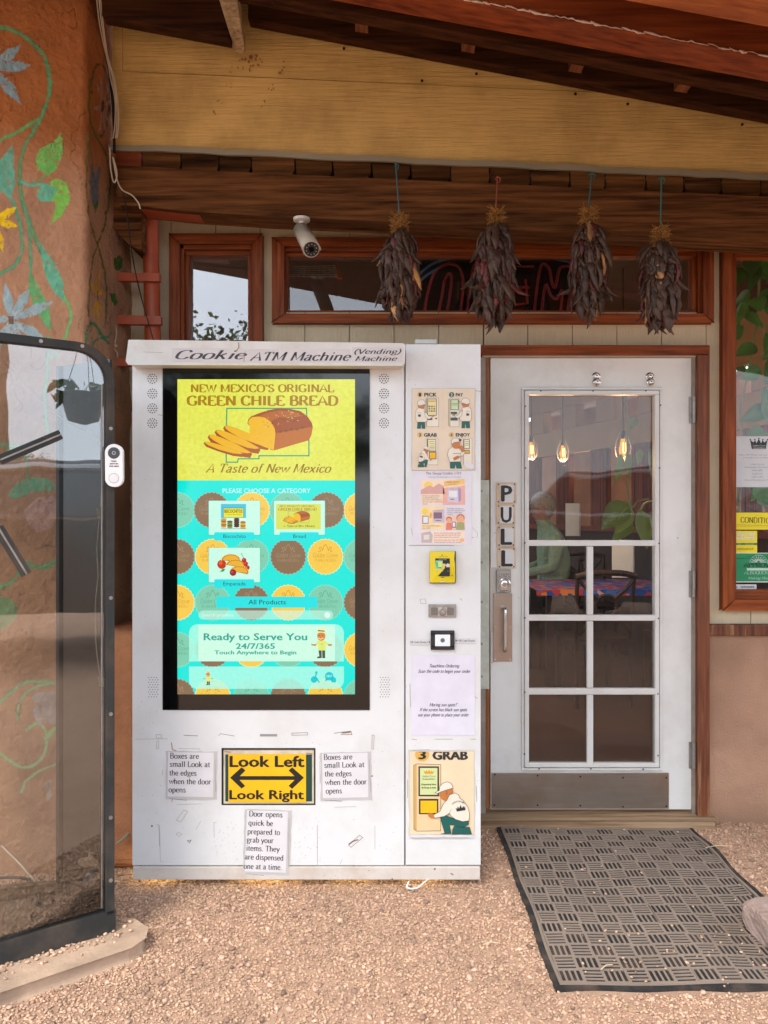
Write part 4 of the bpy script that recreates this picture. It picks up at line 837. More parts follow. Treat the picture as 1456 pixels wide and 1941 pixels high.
CARD = lit(206, 255, 236, .96); BAR = lit(6, 232, 232); DK = lit(14, 66, 66)
s_.tf = A
def card(x0, y0, x1, y1, bx0, by0, bx1, by1, t, tx0, tx1):
    s_.rect(x0 - 4, y0 - 2, x1 + 4, y1 + 6, lit(60, 200, 186, .6), 4.2); s_.rect(x0, y0, x1, y1, CARD, 4.6, r=8); s_.rect(bx0, by0, bx1, by1, BAR, 10, r=10, corners='1111'); s_.text(t, tx0, tx1, by1 - 20, 27, DK, 10.5)
card(292, 955, 663, 1202, 332, 1183, 622, 1245, 'Biscochito', 398, 562); card(765, 955, 1134, 1202, 805, 1183, 1090, 1245, 'Bread', 905, 996)
# biscochitos picture
s_.rect(380, 978, 562, 1080, lit(70, 200, 226), 5); s_.rect(380, 1080, 562, 1160, lit(225, 252, 236), 5); s_.rect(396, 1005, 546, 1075, lit(40, 150, 160), 5.4); s_.rect(400, 1010, 542, 1074, lit(246, 232, 30), 5.8)
s_.text('BISCOCHITOS', 406, 536, 1042, 24, lit(40, 40, 30), 6.2, bold=.03); s_.text('a Taste of New Mexico', 412, 530, 1058, 9, lit(60, 60, 40), 6.2)
for x_, n_, y0, c_ in ((400, 5, 1142, (222, 160, 50)), (445, 4, 1146, (128, 148, 60)), (494, 5, 1140, (84, 44, 30)), (540, 4, 1150, (230, 180, 50))):
    for k in range(n_): s_.circ(x_, y0 - k * 13, 21, lit(*[int(v * (.72 if k % 2 else 1)) for v in c_]), 6.6 + k * .2, ry=9, n=16)
s_.line([(382, 1158), (562, 1158)], 3, lit(60, 100, 100), 7.8)
# small bread banner
s_.rect(780, 978, 1105, 1162, lit(222, 228, 90), 5); s_.text("NEW MEXICO'S ORIGINAL", 806, 1062, 1000, 13, TXT, 5.6, 'serif', wx=.7, wy=.35); s_.text('GREEN CHILE BREAD', 797, 1074, 1026, 19, TXT, 5.6, 'serif', wx=.75, wy=.35)
s_.line([(868, 1030), (1020, 1030), (1020, 1115), (925, 1115), (868, 1124), (868, 1030)], 2, lit(90, 150, 110), 5.6)
bread(s_, lambda x_, y_: (764 + x_ * .252, 958 + y_ * .256), 5.8, lit); s_.text('A Taste of New Mexico', 832, 1058, 1146, 17, lit(110, 110, 30), 5.6, 'script', slant=.3, wx=.6, wy=.3)
s_.tf = B
card(292, 70, 663, 320, 332, 298, 622, 363, 'Empanada', 398, 560)
def empan(cx_, cy_, r_, rot, L):
    P = [(cx_ + r_ * math.cos(a + rot) * 1.25, cy_ + r_ * math.sin(a + rot) * .8) for a in [math.pi + math.pi * k / 14 for k in range(15)]]
    s_.poly(P + [(cx_ + r_ * 1.2 * math.cos(rot), cy_ + r_ * .3)], lit(190, 120, 20), L); P2 = [(cx_ + (x_ - cx_) * .86, cy_ + (y_ - cy_) * .84) for x_, y_ in P]; s_.poly(P2, lit(240, 180, 50), L + .4)
    for x_, y_ in P[::1]: s_.circ(x_, y_, 4.5, lit(248, 206, 90), L + .6, n=6)
s_.circ(386, 190, 33, lit(200, 50, 24), 5.2); s_.circ(378, 180, 14, lit(232, 100, 40), 5.6); s_.poly([(372, 245), (392, 222), (412, 224), (400, 242)], lit(60, 160, 40), 5.2)
empan(452, 160, 54, .0, 5.4); empan(486, 200, 56, .12, 6.4); empan(512, 246, 54, .2, 7.4)
for x_, y_ in ((548, 160), (560, 186), (572, 214)): s_.circ(x_, y_, 17, lit(190, 30, 34), 7.2); s_.circ(x_ - 4, y_ - 5, 6, lit(236, 90, 80), 7.6)
s_.circ(468, 250, 24, lit(150, 24, 40), 8.4); s_.circ(462, 246, 9, lit(214, 70, 70), 8.8); s_.line([(548, 148), (526, 108)], 3, lit(90, 60, 40), 7)
s_.rect(347, 424, 1080, 505, BAR, 8, r=8); s_.text('All Products', 580, 850, 480, 34, DK, 8.5, bold=.006)
s_.rect(218, 525, 1195, 590, lit(200, 255, 235, .55), 8, r=32); s_.text('Search product', 243, 470, 568, 22, lit(226, 255, 248), 8.5); s_.circ(1152, 558, 22, lit(220, 255, 245), 8.5)
s_.rect(148, 625, 1272, 895, lit(176, 255, 232, .82), 4.6, r=62, corners='1100'); s_.rect(216, 628, 1208, 892, lit(208, 255, 232), 5)
TE = lit(14, 168, 150)
s_.text('Ready to Serve You', 257, 1004, 740, 50, TE, 6, bold=.03); s_.text('24/7/365', 490, 770, 803, 40, TE, 6, bold=.03); s_.text('Touch Anywhere to Begin', 335, 926, 843, 28, TE, 6, bold=.03)
def chap(s_, x_, y_, k, L, em=lit):   # a plain standing baker, arms spread
    P = lambda pts: [(x_ + a * k, y_ + b_ * k) for a, b_ in pts]
    s_.poly(P([(-24, 168), (-2, 168), (0, 225), (-34, 228), (-32, 216), (-18, 212)]), em(74, 84, 74), L); s_.poly(P([(2, 168), (24, 168), (24, 212), (26, 226), (4, 226)]), em(74, 84, 74), L)
    s_.poly(P([(-26, 98), (26, 98), (30, 170), (-28, 170)]), em(226, 240, 120), L + .4); s_.poly(P([(-26, 100), (-44, 120), (-42, 136), (-24, 122)]), em(226, 240, 120), L); s_.poly(P([(26, 100), (46, 118), (44, 134), (26, 122)]), em(226, 240, 120), L)
    s_.poly(P([(-40, 124), (-44, 138), (-74, 134), (-78, 122), (-62, 124)]), em(214, 140, 60), L + .3); s_.poly(P([(44, 122), (46, 136), (70, 138), (76, 124), (60, 124)]), em(214, 140, 60), L + .3)
    s_.circ(x_ - 4 * k, y_ + 66 * k, 30 * k, em(222, 140, 54), L + .8, ry=34 * k); s_.poly(P([(-38, 40), (-30, 12), (-6, 2), (22, 8), (32, 26), (32, 44), (-10, 40), (-38, 46)]), em(238, 246, 190), L + 1.2)
    s_.line(P([(-28, 78), (-8, 88), (10, 80)]), 5 * k, em(250, 240, 220), L + 1.2); s_.line(P([(-26, 60), (-14, 60)]), 3 * k, em(60, 40, 20), L + 1.2); s_.line(P([(0, 60), (10, 60)]), 3 * k, em(60, 40, 20), L + 1.2); s_.line(P([(-26, 26), (18, 30)]), 8 * k, em(90, 92, 70), L + 1.5); s_.text('W', x_ - 6 * k, x_ + 6 * k, y_ + 130 * k, 10 * k, em(90, 110, 50), L + 1)
chap(s_, 1112, 645, 1., 6); s_.rect(148, 932, 1272, 1094, lit(176, 255, 236, .8), 4.6, r=60, corners='0011'); chap(s_, 288, 958, .48, 6)
IC = lit(0, 206, 214)
s_.circ(1072, 975, 9, IC, 6); s_.line([(1072, 982), (1064, 1014), (1076, 1018), (1092, 1046)], 10, IC, 6); s_.circ(1056, 1026, 24, IC, 6); s_.circ(1166, 1002, 31, IC, 6); s_.poly([(1140, 1014), (1136, 1040), (1160, 1028)], IC, 6); s_.circ(1196, 1028, 20, IC, 6); s_.poly([(1200, 1040), (1214, 1052), (1212, 1030)], IC, 6); s_.text('HELP', 1146, 1186, 1008, 15, lit(190, 255, 240), 6.6, bold=.02)
s_.build('display', sc)

# delivery hatch with its yellow sign
hx = MB(); hx.box(PX(HX0, DM), PX(HX1, DM), DM - D0 + .024, DM - D0 + .027, PZ(HY1, DM), PZ(HY0, DM), m_gap)
for r_ in ((HX0, HY0, HX1, HY0 + 1.6), (HX0, HY1 - 1.6, HX1, HY1), (HX0, HY0 + 1.6, HX0 + 1.6, HY1 - 1.6), (HX1 - 1.6, HY0 + 1.6, HX1, HY1 - 1.6)): pbox(hx, *r_, DM - .001, .02, m_black)
hx.build('hatch_recess', vm)
hf = MB(); pbox(hf, 423.5, 1421.5, 595.5, 1524, DM + .006, .012, surf('cream_hatch_flap', (214, 202, 176), .5, dirt=(150, 110, 80), da=.6, ds=9)); hfo = hf.build('hatch_flap', vm, bevel=.0015)
Z5 = zm(240, 1360, 3.033)
m = Art(DM + .0055, tf=Z5); m.rect(568, 212, 1066, 482, pap(20, 66, 58), 1); m.rect(586, 210, 1032, 488, pap(248, 192, 12), 2)
BK_ = pap(26, 24, 22)
m.text('Look Left', 596, 1020, 282, 62, BK_, 3, bold=.04, slant=0); m.text('Look Right', 594, 1018, 468, 52, BK_, 3, bold=.035)
m.poly([(596, 345), (662, 285), (684, 304), (652, 336), (966, 336), (932, 304), (952, 285), (1020, 345), (952, 410), (932, 392), (966, 358), (650, 358), (682, 392), (662, 408)], BK_, 3)
for i, (x_, y_) in enumerate(((580, 196), (1050, 205), (630, 496), (1000, 494))): m.line([(x_ - 15, y_), (x_ + 18, y_ + 3)], 4, pap(150, 110, 84), 1)
m.build('look_sign', hfo)

# paper notes taped to the machine (things of their own)
tape = pap(205, 200, 194)
def paper(name, label, rect, col, tf, d=DM, rot=0, grp=None, cat='note', tear=False, tp=True, th=.0012):
    m = Art(d - .0015, tf=tf); m.rot = rot; x0, y0, x1, y1 = rect; m.piv = tf((x0 + x1) / 2, (y0 + y1) / 2)
    return m
def finish(m, name, label, cat='note', group=None):
    o = m.build(name, label=label, cat=cat, group=group); return o
def jag(x0, y0, x1, y1, j, n=9):
    P = []
    for (a, b_), (c_, d_) in (((x0, y0), (x1, y0)), ((x1, y0), (x1, y1)), ((x1, y1), (x0, y1)), ((x0, y1), (x0, y0))):
        for k in range(n): t = k / n; P.append((a + (c_ - a) * t + random.uniform(-j, j), b_ + (d_ - b_) * t + random.uniform(-j, j)))
    return P
INK = pap(38, 38, 44); tape2 = pap(198, 196, 194); wp = pap(226, 224, 226)
def note(lab, rect, lines, rot):
    x0, y0, x1, y1 = rect; m = paper('note', lab, rect, wp, Z5, rot=rot)
    m.poly(jag(x0 - 12, y0 - 6, x1 + 20, y1 + 16, 3), tape2, 1); m.rect(x0, y0, x1, y1, wp, 2)
    for t, a, b_, y_ in lines: m.text(t, a, b_, y_, 31, INK, 3, 'serif', wx=.56, wy=.27)
    m.line([(x0 + 10, y1 + 12), (x0 + 110, y1 + 20)], 2.5, pap(150, 140, 130), 2); m.line([(x1 + 8, y0 + 40), (x1 + 14, y1 - 30)], 2, pap(150, 140, 130), 2)
    finish(m, 'paper_note', lab, 'note', 'paper notes taped round the hatch')
note('taped paper note about small boxes left of the yellow sign', (238, 200, 500, 455), (('Boxes are', 250, 415, 236), ('small Look at', 248, 480, 283), ('the edges', 247, 403, 333), ('when the door', 246, 487, 382), ('opens', 244, 342, 430)), .012)
note('taped paper note about small boxes right of the yellow sign', (1126, 205, 1388, 460), (('Boxes are', 1136, 1300, 240), ('small Look at', 1138, 1368, 286), ('the edges', 1140, 1294, 336), ('when the door', 1142, 1380, 385), ('opens', 1144, 1236, 434)), -.02)
note('taped paper note saying the door opens quick, below the yellow sign', (686, 536, 922, 888), (('Door opens', 700, 892, 570), ('quick be', 698, 838, 622), ('prepared to', 694, 880, 672), ('grab your', 692, 846, 720), ('items. They', 690, 882, 768), ('are dispensed', 684, 906, 818), ('one at a time.', 680, 898, 872)), .035)
# wear on the front: old tape, scuffs, scratches
m = Art(DM - .0004, tf=Z5); gr = pap(168, 160, 152); g2 = pap(128, 112, 98); 
for pts, wd, c_ in [([(52, 124), (238, 122)], 2, gr), ([(170, 98), (200, 98), (202, 118), (172, 118), (170, 98)], 2, gr), ([(174, 135), (186, 135), (184, 180), (172, 178), (174, 135)], 2, gr), ([(330, 102), (410, 105)], 3, g2), ([(530, 104), (540, 93), (620, 106)], 2.5, g2), ([(950, 90), (1040, 86), (1042, 100), (950, 102), (950, 90)], 2.5, g2), ([(1195, 90), (1290, 78), (1296, 98), (1230, 98)], 3, g2), ([(1240, 88), (1285, 84)], 8, pap(150, 116, 92)), ([(1412, 100), (1424, 102), (1420, 182), (1410, 180), (1412, 100)], 2, g2), ([(258, 145), (264, 185), (285, 190)], 5, pap(170, 140, 120)), ([(300, 178), (420, 180), (424, 192)], 2, gr),
    ([(262, 485), (264, 462)], 3, g2), ([(275, 468), (400, 470)], 2.5, g2), ([(290, 500), (430, 496)], 1.5, gr), ([(330, 532), (352, 540), (312, 600), (286, 590), (330, 532)], 2, gr), ([(285, 668), (300, 660), (318, 672), (300, 684), (285, 668)], 2, gr), ([(350, 708), (372, 704), (362, 720), (350, 708)], 3, g2), ([(172, 616), (186, 616), (190, 740)], 2.2, gr), ([(190, 620), (194, 828), (210, 830)], 1.5, gr), ([(502, 604), (504, 690)], 2, gr), ([(502, 604), (516, 605)], 2, gr), ([(1097, 620), (1098, 846)], 2.2, gr), ([(1198, 516), (1320, 512)], 2, gr), ([(1276, 732), (1340, 676), (1358, 690), (1290, 746), (1276, 732)], 2.5, g2), ([(1280, 728), (1300, 712), (1330, 702)], 7, pap(160, 120, 100)), ([(1428, 622), (1428, 758)], 2, gr), ([(1228, 842), (1240, 815)], 2, gr), ([(1110, 250), (1112, 380)], 1.5, gr), ([(905, 752), (945, 672)], 2, gr), ([(428, 594), (398, 645)], 1.5, gr), ([(1385, 340), (1415, 336)], 7, pap(150, 110, 90)), ([(208, 300), (206, 330)], 2, gr)]:
    m.line(pts, wd, c_, 1)
m.rect(767, 95, 866, 109, pap(150, 150, 154), 1)
rr = random.Random(5)
for i in range(130):
    x_, y_ = (rr.uniform(500, 680), rr.uniform(600, 830)) if i < 45 else ((rr.uniform(930, 1120), rr.uniform(560, 830)) if i < 90 else (rr.uniform(60, 1560), rr.uniform(120, 840)))
    m.circ(x_, y_, rr.uniform(.8, 2.4), pap(*rr.choice(((150, 130, 114), (120, 104, 92), (170, 160, 150)))), 1, n=5)
m.circ(146, 624, 6, g2, 1, n=8)
m.build('tape_residue', vm, kind='stuff')
m = Art(DM - .0004)
for pts in ([(779, 1000), (786, 1030), (888, 1032)], [(884, 1024), (898, 1018)], [(775, 1034), (860, 1034)], [(796, 1136), (798, 1144), (808, 1144), (806, 1135), (796, 1136)], [(872, 1134), (876, 1138)], [(777, 1296), (778, 1340)], [(780, 1401), (790, 1402)], [(824, 1401), (858, 1401)], [(892, 1401), (902, 1401)], [(776, 1422), (815, 1421)], [(900, 1320), (905, 1324)], [(896, 1000), (906, 1012), (904, 1020)], [(773, 1478), (773, 1512)], [(903, 1490), (904, 1520)], [(896, 740), (912, 742)], [(320, 790), (300, 786)]):
    m.line(pts, .7, gr if len(pts) > 2 else g2, 1)
for i in range(60): m.circ(rr.uniform(775, 908), rr.uniform(660, 1635), rr.uniform(.3, .8), pap(140, 126, 112), 1, n=5)
for i in range(40): m.circ(rr.uniform(255, 305), rr.uniform(820, 1640), rr.uniform(.3, .8), pap(150, 136, 122), 1, n=5)
for i in range(30): m.circ(rr.uniform(705, 762), rr.uniform(820, 1640), rr.uniform(.3, .8), pap(150, 136, 122), 1, n=5)
m.build('scuff_mark', vm, kind='stuff')

# ---- instruction poster (four panels)
Z3 = zm(760, 700, 5.547); CR = pap(232, 214, 188); WHT = pap(238, 228, 210); OUT = pap(60, 56, 50); TL = pap(22, 96, 88); SK = pap(196, 122, 62); CAPC = pap(236, 228, 214)
m = paper('poster', '', (118, 205, 775, 1060), CR, Z3); m.poly(jag(112, 200, 782, 1066, 3), tape2, 1); m.rect(120, 206, 774, 1058, CR, 2); m.line([(442, 210), (444, 640)], 2, pap(214, 196, 172), 2.5)
def head(m, n, t, x_, y_, nx0, nx1, cap, disc, dc, L=3, r=28):
    m.circ(x_, y_ - cap * .5, r, disc, L); m.text(n, x_ - r * .3, x_ + r * .3, y_, cap * .95, dc, L + 1, bold=.03); m.text(t, nx0, nx1, y_, cap, pap(34, 38, 42), L, bold=.05)
head(m, '1', 'PICK', 200, 286, 248, 374, 38, pap(222, 190, 120), pap(40, 36, 30)); head(m, '2', 'PAY', 533, 286, 578, 650, 36, TL, pap(230, 230, 220)); head(m, '3', 'GRAB', 200, 708, 244, 376, 36, pap(222, 190, 120), pap(40, 36, 30)); head(m, '4', 'ENJOY', 530, 706, 578, 724, 34, pap(222, 190, 120), pap(40, 36, 30))
def kiosk(m, x0, y0, x1, y1, side, scr, scol, L=3):
    m.poly([(x0, y0 + 10), (x0 + side, y0), (x1, y0), (x1, y1), (x0 + side, y1), (x0, y1 - 14)], OUT, L); q = 2.5
    m.poly([(x0 + q, y0 + 12), (x0 + side - q, y0 + q + 2), (x0 + side - q, y1 - q), (x0 + q, y1 - 16)], pap(206, 190, 160), L + .5); m.rect(x0 + side, y0 + q, x1 - q, y1 - q, WHT, L + .5)
    m.rect(*scr, pap(30, 44, 40), L + 1); m.rect(scr[0] + 6, scr[1] + 6, scr[2] - 6, scr[3] - 6, scol, L + 1.5)
def fig(m, x_, y_, s, k, L=6):   # man from behind, s = facing -1 / +1, k scale
    P = lambda pts: [(x_ + a * k * s, y_ + b_ * k) for a, b_ in pts]
    m.poly(P([(-42, 240), (40, 240), (44, 320), (8, 320), (2, 270), (-6, 320), (-46, 320)]), TL, L); m.circ(x_ + 2 * k * s, y_ + 62 * k, 40 * k, SK, L + .5, ry=44 * k)
    m.shape(P([(-44, 60), (-40, 24), (-12, 4), (24, 6), (44, 32), (46, 44), (76, 40), (60, 52), (20, 58), (-10, 70)]), CAPC, OUT, 2.5 * k, L + 1); m.shape(P([(-56, 118), (-30, 92), (6, 100), (34, 106), (52, 150), (66, 200), (60, 240), (40, 248), (-44, 248), (-60, 230), (-62, 160)]), WHT, OUT, 2.5 * k, L + 2)
    m.shape(P([(30, 130), (56, 150), (86, 190), (112, 176), (120, 190), (96, 214), (74, 216), (44, 190)]), WHT, OUT, 2.5 * k, L + 3); m.poly(P([(108, 178), (140, 166), (146, 182), (118, 194)]), SK, L + 4)
    m.poly(P([(-34, 190), (-38, 160), (-28, 172), (-22, 156), (-16, 172), (-6, 158), (-6, 190)]), pap(40, 44, 44), L + 3); m.line(P([(-40, 148), (-22, 140), (-2, 148)]), 3 * k, pap(90, 88, 84), L + 3)
kiosk(m, 262, 300, 398, 606, 12, (278, 310, 376, 488), pap(236, 226, 170)); m.line([(292, 336), (360, 336)], 14, pap(226, 170, 60), 5); 
for i in range(3):
    for j in range(3): m.rect(290 + j * 26, 384 + i * 24, 308 + j * 26, 400 + i * 24, pap(*((150, 90, 60), (110, 130, 70), (200, 150, 60))[(i + j) % 3]), 5)
m.rect(278, 514, 330, 534, pap(70, 74, 74), 5); m.circ(370, 518, 9, pap(70, 74, 74), 5); fig(m, 214, 318, 1, .96)
kiosk(m, 498, 308, 612, 606, 20, (522, 318, 606, 430), pap(206, 226, 176)); m.rect(524, 448, 590, 472, TL, 5); m.rect(522, 508, 596, 540, pap(40, 90, 90), 5); m.line([(534, 362), (594, 362)], 4, pap(80, 90, 80), 5); m.line([(538, 376), (590, 376)], 4, pap(80, 90, 80), 5); fig(m, 680, 300, -1, 1.0)
kiosk(m, 272, 722, 390, 1006, 8, (280, 734, 370, 862), pap(240, 232, 184)); m.rect(296, 866, 372, 946, pap(30, 36, 34), 5); m.rect(302, 874, 366, 940, pap(244, 186, 20), 5.5); m.line([(300, 760), (350, 760)], 9, pap(226, 170, 60), 5); [m.line([(300, y_), (354, y_)], 4, pap(80, 80, 70), 5) for y_ in (782, 806, 822, 838)]
def kneel(m, T, L, k):
    P = lambda pts: [T(*p) for p in pts]
    m.shape(P([(690, 890), (760, 880), (900, 930), (1020, 940), (1020, 980), (960, 1015), (880, 1000), (930, 1015), (1030, 1010), (1055, 1092), (830, 1092), (835, 1040), (860, 990), (800, 985), (820, 1085), (700, 1090), (745, 1080)]), TL, OUT, 4 * k, L)
    m.poly(P([(690, 615), (835, 555), (842, 620), (800, 660), (766, 712), (730, 700), (700, 676), (682, 650)]), SK, L + 1); m.shape(P([(632, 612), (684, 588), (690, 545), (720, 508), (770, 490), (815, 505), (838, 545), (836, 562), (760, 584), (700, 605), (660, 624)]), CAPC, OUT, 4 * k, L + 2)
    m.shape(P([(800, 640), (860, 616), (905, 640), (918, 680), (960, 705), (1010, 780), (1030, 860), (1022, 935), (950, 945), (870, 920), (820, 885), (800, 850), (740, 885), (630, 905), (615, 870), (690, 830), (730, 740), (770, 700)]), WHT, OUT, 4 * k, L + 3); m.poly(P([(630, 905), (590, 905), (555, 880), (560, 852), (600, 848), (618, 866)]), SK, L + 4)
    m.line(P([(760, 590), (772, 610), (766, 640)]), 4 * k, OUT, L + 2.5); m.line(P([(820, 885), (800, 850), (820, 800)]), 3 * k, OUT, L + 4.5)
    m.poly(P([(884, 830), (870, 785), (888, 800), (894, 770), (910, 795), (928, 752), (940, 790), (962, 765), (966, 788), (978, 765), (984, 812)]), pap(40, 52, 50), L + 5)
    for i, ch in enumerate('PANADERIA'):
        a = R(212 + i * 13.5); cx_, cy_ = 905 + 82 * math.cos(a), 778 + 66 * math.sin(a); q = T(cx_ - 8, cy_ + 8); q2 = T(cx_ + 8, cy_ + 8); m.text(ch, q[0], q2[0], q[1], abs(T(0, 18)[1] - T(0, 0)[1]), pap(70, 70, 66), L + 5)
m2k = lambda x_, y_: (168 + (x_ - 690) * .31 + (0 if x_ > 690 else 0), 808 + (y_ - 490) * .36)
def mirrorT(x_, y_): return (160 + (1060 - x_) * .30 + 14, 806 + (y_ - 490) * .37)
kneel(m, mirrorT, 6, .3)
kiosk(m, 656, 724, 748, 1012, 4, (660, 738, 724, 836), pap(238, 232, 196)); m.rect(664, 848, 724, 888, pap(60, 50, 30), 5); m.rect(668, 854, 720, 882, pap(226, 168, 60), 5.5); [m.line([(674, y_), (712, y_)], 5, pap(110, 110, 90), 5) for y_ in (762, 780, 798)]
m.poly([(514, 975), (628, 975), (642, 1044), (584, 1044), (574, 1000), (564, 1044), (516, 1044)], TL, 6); m.shape([(540, 812), (600, 830), (640, 860), (640, 900), (624, 920), (632, 970), (512, 975), (500, 930), (488, 900), (500, 850)], WHT, OUT, 3, 7)
m.shape([(620, 890), (640, 920), (672, 880), (664, 850), (640, 860)], WHT, OUT, 3, 8); m.poly([(604, 812), (640, 800), (664, 830), (664, 868), (640, 876), (630, 838)], SK, 9); m.poly([(548, 930), (600, 906), (626, 924), (596, 946), (556, 962)], SK, 8)
m.circ(578, 790, 44, SK, 8, ry=48); m.shape([(532, 790), (530, 748), (556, 724), (600, 726), (622, 746), (634, 752), (606, 764), (560, 770)], CAPC, OUT, 3, 9); m.poly([(606, 730), (636, 736), (628, 760), (610, 756)], pap(50, 56, 56), 10); m.line([(548, 888), (590, 884), (622, 890)], 5, pap(90, 90, 86), 8.5)
m.poly([(660, 1010), (680, 975), (704, 968), (730, 990), (756, 1000), (774, 1030), (740, 1052), (690, 1040)], wp, 10)
m.build('instruction_poster', label='cream four panel poster showing pick, pay, grab and enjoy', cat='poster')
# ---- storybook sheet
m = paper('p', '', (118, 1062, 742, 1845), wp, Z3); m.rect(124, 1070, 744, 1846, pap(228, 224, 232), 1)
m.text('The Sleepy Cookie ATM', 260, 632, 1106, 26, pap(120, 60, 50), 3, 'serif'); m.text('A Morning Tale from Golden Crown Panaderia', 284, 636, 1138, 11, pap(90, 80, 80), 3, 'serif')
PK = pap(246, 208, 186); m.rect(210, 1160, 674, 1424, pap(250, 224, 196), 2); m.circ(288, 1222, 44, pap(246, 214, 110), 2.5); m.poly([(210, 1270), (300, 1220), (340, 1240), (400, 1200), (450, 1230), (460, 1310), (210, 1310)], pap(222, 170, 160), 3); m.poly([(445, 1250), (674, 1220), (674, 1424), (440, 1424)], pap(240, 180, 164), 3)
m.poly([(452, 1180), (666, 1152), (670, 1206), (458, 1232)], pap(246, 204, 120), 4); m.text('GOLDEN CROWN', 472, 612, 1194, 16, pap(190, 120, 50), 5, bold=.02); m.text('PANADERIA', 500, 590, 1214, 11, pap(190, 120, 50), 5)
m.poly([(600, 1240), (630, 1260), (632, 1370), (606, 1404)], pap(170, 150, 190), 4); m.poly([(492, 1244), (600, 1238), (606, 1404), (490, 1392)], pap(216, 206, 220), 4.5); m.poly([(506, 1282), (590, 1278), (590, 1344), (504, 1340)], pap(238, 236, 238), 5); m.line([(522, 1366), (560, 1368)], 8, pap(90, 80, 110), 5); m.text('COOKIE ATM', 502, 594, 1266, 13, pap(200, 130, 90), 5, bold=.03)
for i, t in enumerate(('As the sun peeked above', 'the Sandia Mountains,', 'the Cookie ATM whispered,', '"It\'s too early!" and blinked', 'sleepily.')): m.text(t, 226, 226 + (180, 166, 200, 210, 56)[i], 1336 + i * 21, 12, pap(110, 84, 80), 4)
m.rect(212, 1442, 458, 1684, pap(250, 222, 170), 2); m.circ(254, 1494, 34, pap(248, 216, 90), 3); m.rect(226, 1540, 290, 1624, pap(110, 110, 140), 3); m.rect(234, 1548, 284, 1616, pap(236, 234, 240), 4); m.poly([(334, 1482), (456, 1470), (456, 1614), (338, 1610)], pap(206, 194, 212), 3); m.rect(344, 1504, 432, 1570, pap(140, 104, 120), 4); m.text('COOKIE ATM', 362, 440, 1494, 12, pap(200, 130, 90), 5); m.poly([(300, 1540), (310, 1500), (328, 1520), (324, 1560), (306, 1566)], pap(248, 180, 60), 4); m.line([(364, 1588), (420, 1592)], 7, pap(90, 80, 110), 5)
m.text('Now Cookie ATM couldn\'t', 226, 416, 1652, 12, pap(110, 84, 80), 4); m.text('stay awake!', 226, 310, 1674, 12, pap(110, 84, 80), 4)
for i, t in enumerate(('The bright morning sun', 'made the screen too warm', 'and gave it little black', 'sunspots.')): m.text(t, 482, 482 + (176, 192, 160, 66)[i], 1470 + i * 21, 12, pap(110, 84, 80), 4)
m.rect(466, 1540, 674, 1688, pap(248, 206, 184), 2)
for x_, y_, r_, hc, bc_ in ((506, 1588, 26, (190, 90, 60), (232, 130, 110)), (626, 1572, 36, (214, 110, 80), (170, 170, 110))): m.circ(x_, y_ - 8, r_ * 1.2, pap(*hc), 3); m.circ(x_, y_, r_, pap(238, 180, 140), 4); m.poly([(x_ - r_ * 1.3, 1688), (x_ - r_, y_ + r_), (x_ + r_, y_ + r_), (x_ + r_ * 1.3, 1688)], pap(*bc_), 3.5)
m.rect(538, 1604, 576, 1664, pap(90, 90, 110), 5); m.rect(543, 1610, 571, 1656, pap(230, 230, 236), 5.5)
m.rect(210, 1702, 672, 1826, pap(252, 226, 208), 2); m.poly([(214, 1720), (310, 1704), (332, 1740), (326, 1822), (216, 1824)], pap(202, 186, 186), 3); m.poly([(238, 1742), (300, 1736), (300, 1790), (240, 1792)], pap(232, 222, 214), 4)
for i, t in enumerate(('But our smart friends made a touchless', 'ordering magic! Just scan the QR code,', 'and cookies appear like sunshine!')): m.text(t, 350, 350 + (280, 276, 262)[i], 1726 + i * 22, 12, pap(140, 70, 60), 4)
for i, t in enumerate(('And every morning, the Cookie ATM', 'and the sun learn to share the spotlight.')): m.text(t, 350, 350 + (258, 290)[i], 1800 + i * 22, 12, pap(140, 70, 60), 4)
m.poly([(622, 1810), (618, 1774), (632, 1786), (642, 1764), (652, 1786), (666, 1774), (662, 1810)], pap(240, 190, 120), 3)
m.build('story_sheet', label='white sheet with pink and orange storybook pictures under the cream poster', cat='poster')
# ---- card reader, coin slot, scanner
Z4 = zm(760, 1030, 5.107)
P4 = lambda X, Y, d: W(*Z4(X, Y), d)
rd = thing_cr = MB(); YL = surf('yellow_reader_plastic', (222, 200, 20), .4, var=.04, bump=.05)
rd.prism([P4(285, 82, DM - .006), P4(527, 82, DM - .006), P4(527, 382, DM - .006), P4(285, 382, DM - .006)], (0, .006, 0), m_black); rdo = rd.build('card_reader', vm, bevel=.002)
m = MB(); m.prism([P4(291, 88, DM - .03), P4(514, 88, DM - .03), P4(508, 150, DM - .03), P4(516, 200, DM - .03), P4(518, 372, DM - .03), P4(490, 378, DM - .022), P4(310, 378, DM - .022), P4(289, 372, DM - .03)], (0, .024, 0), YL); m.build('reader_housing', rdo, bevel=.003)
m = Art(DM - .0302, tf=Z4); m.rect(332, 145, 474, 318, pap(20, 20, 22), 1); m.rect(336, 166, 404, 248, pap(190, 196, 190), 2); m.rect(338, 172, 398, 244, pap(120, 230, 190), 3); m.rect(360, 180, 396, 228, pap(220, 236, 110), 4); m.rect(342, 180, 358, 222, pap(60, 190, 120), 4); m.text('TAP HERE', 345, 392, 240, 9, pap(20, 60, 50), 4, bold=.03)
m.poly([(410, 208), (440, 204), (450, 194), (474, 200), (474, 230), (440, 230), (436, 216), (410, 214)], pap(226, 210, 196), 2); m.text('TAP OR SWIPE', 364, 442, 162, 9, pap(200, 200, 200), 2); [m.circ(x_, 268, 5, pap(150, 150, 150), 2, n=8) for x_ in (352, 404, 456)]
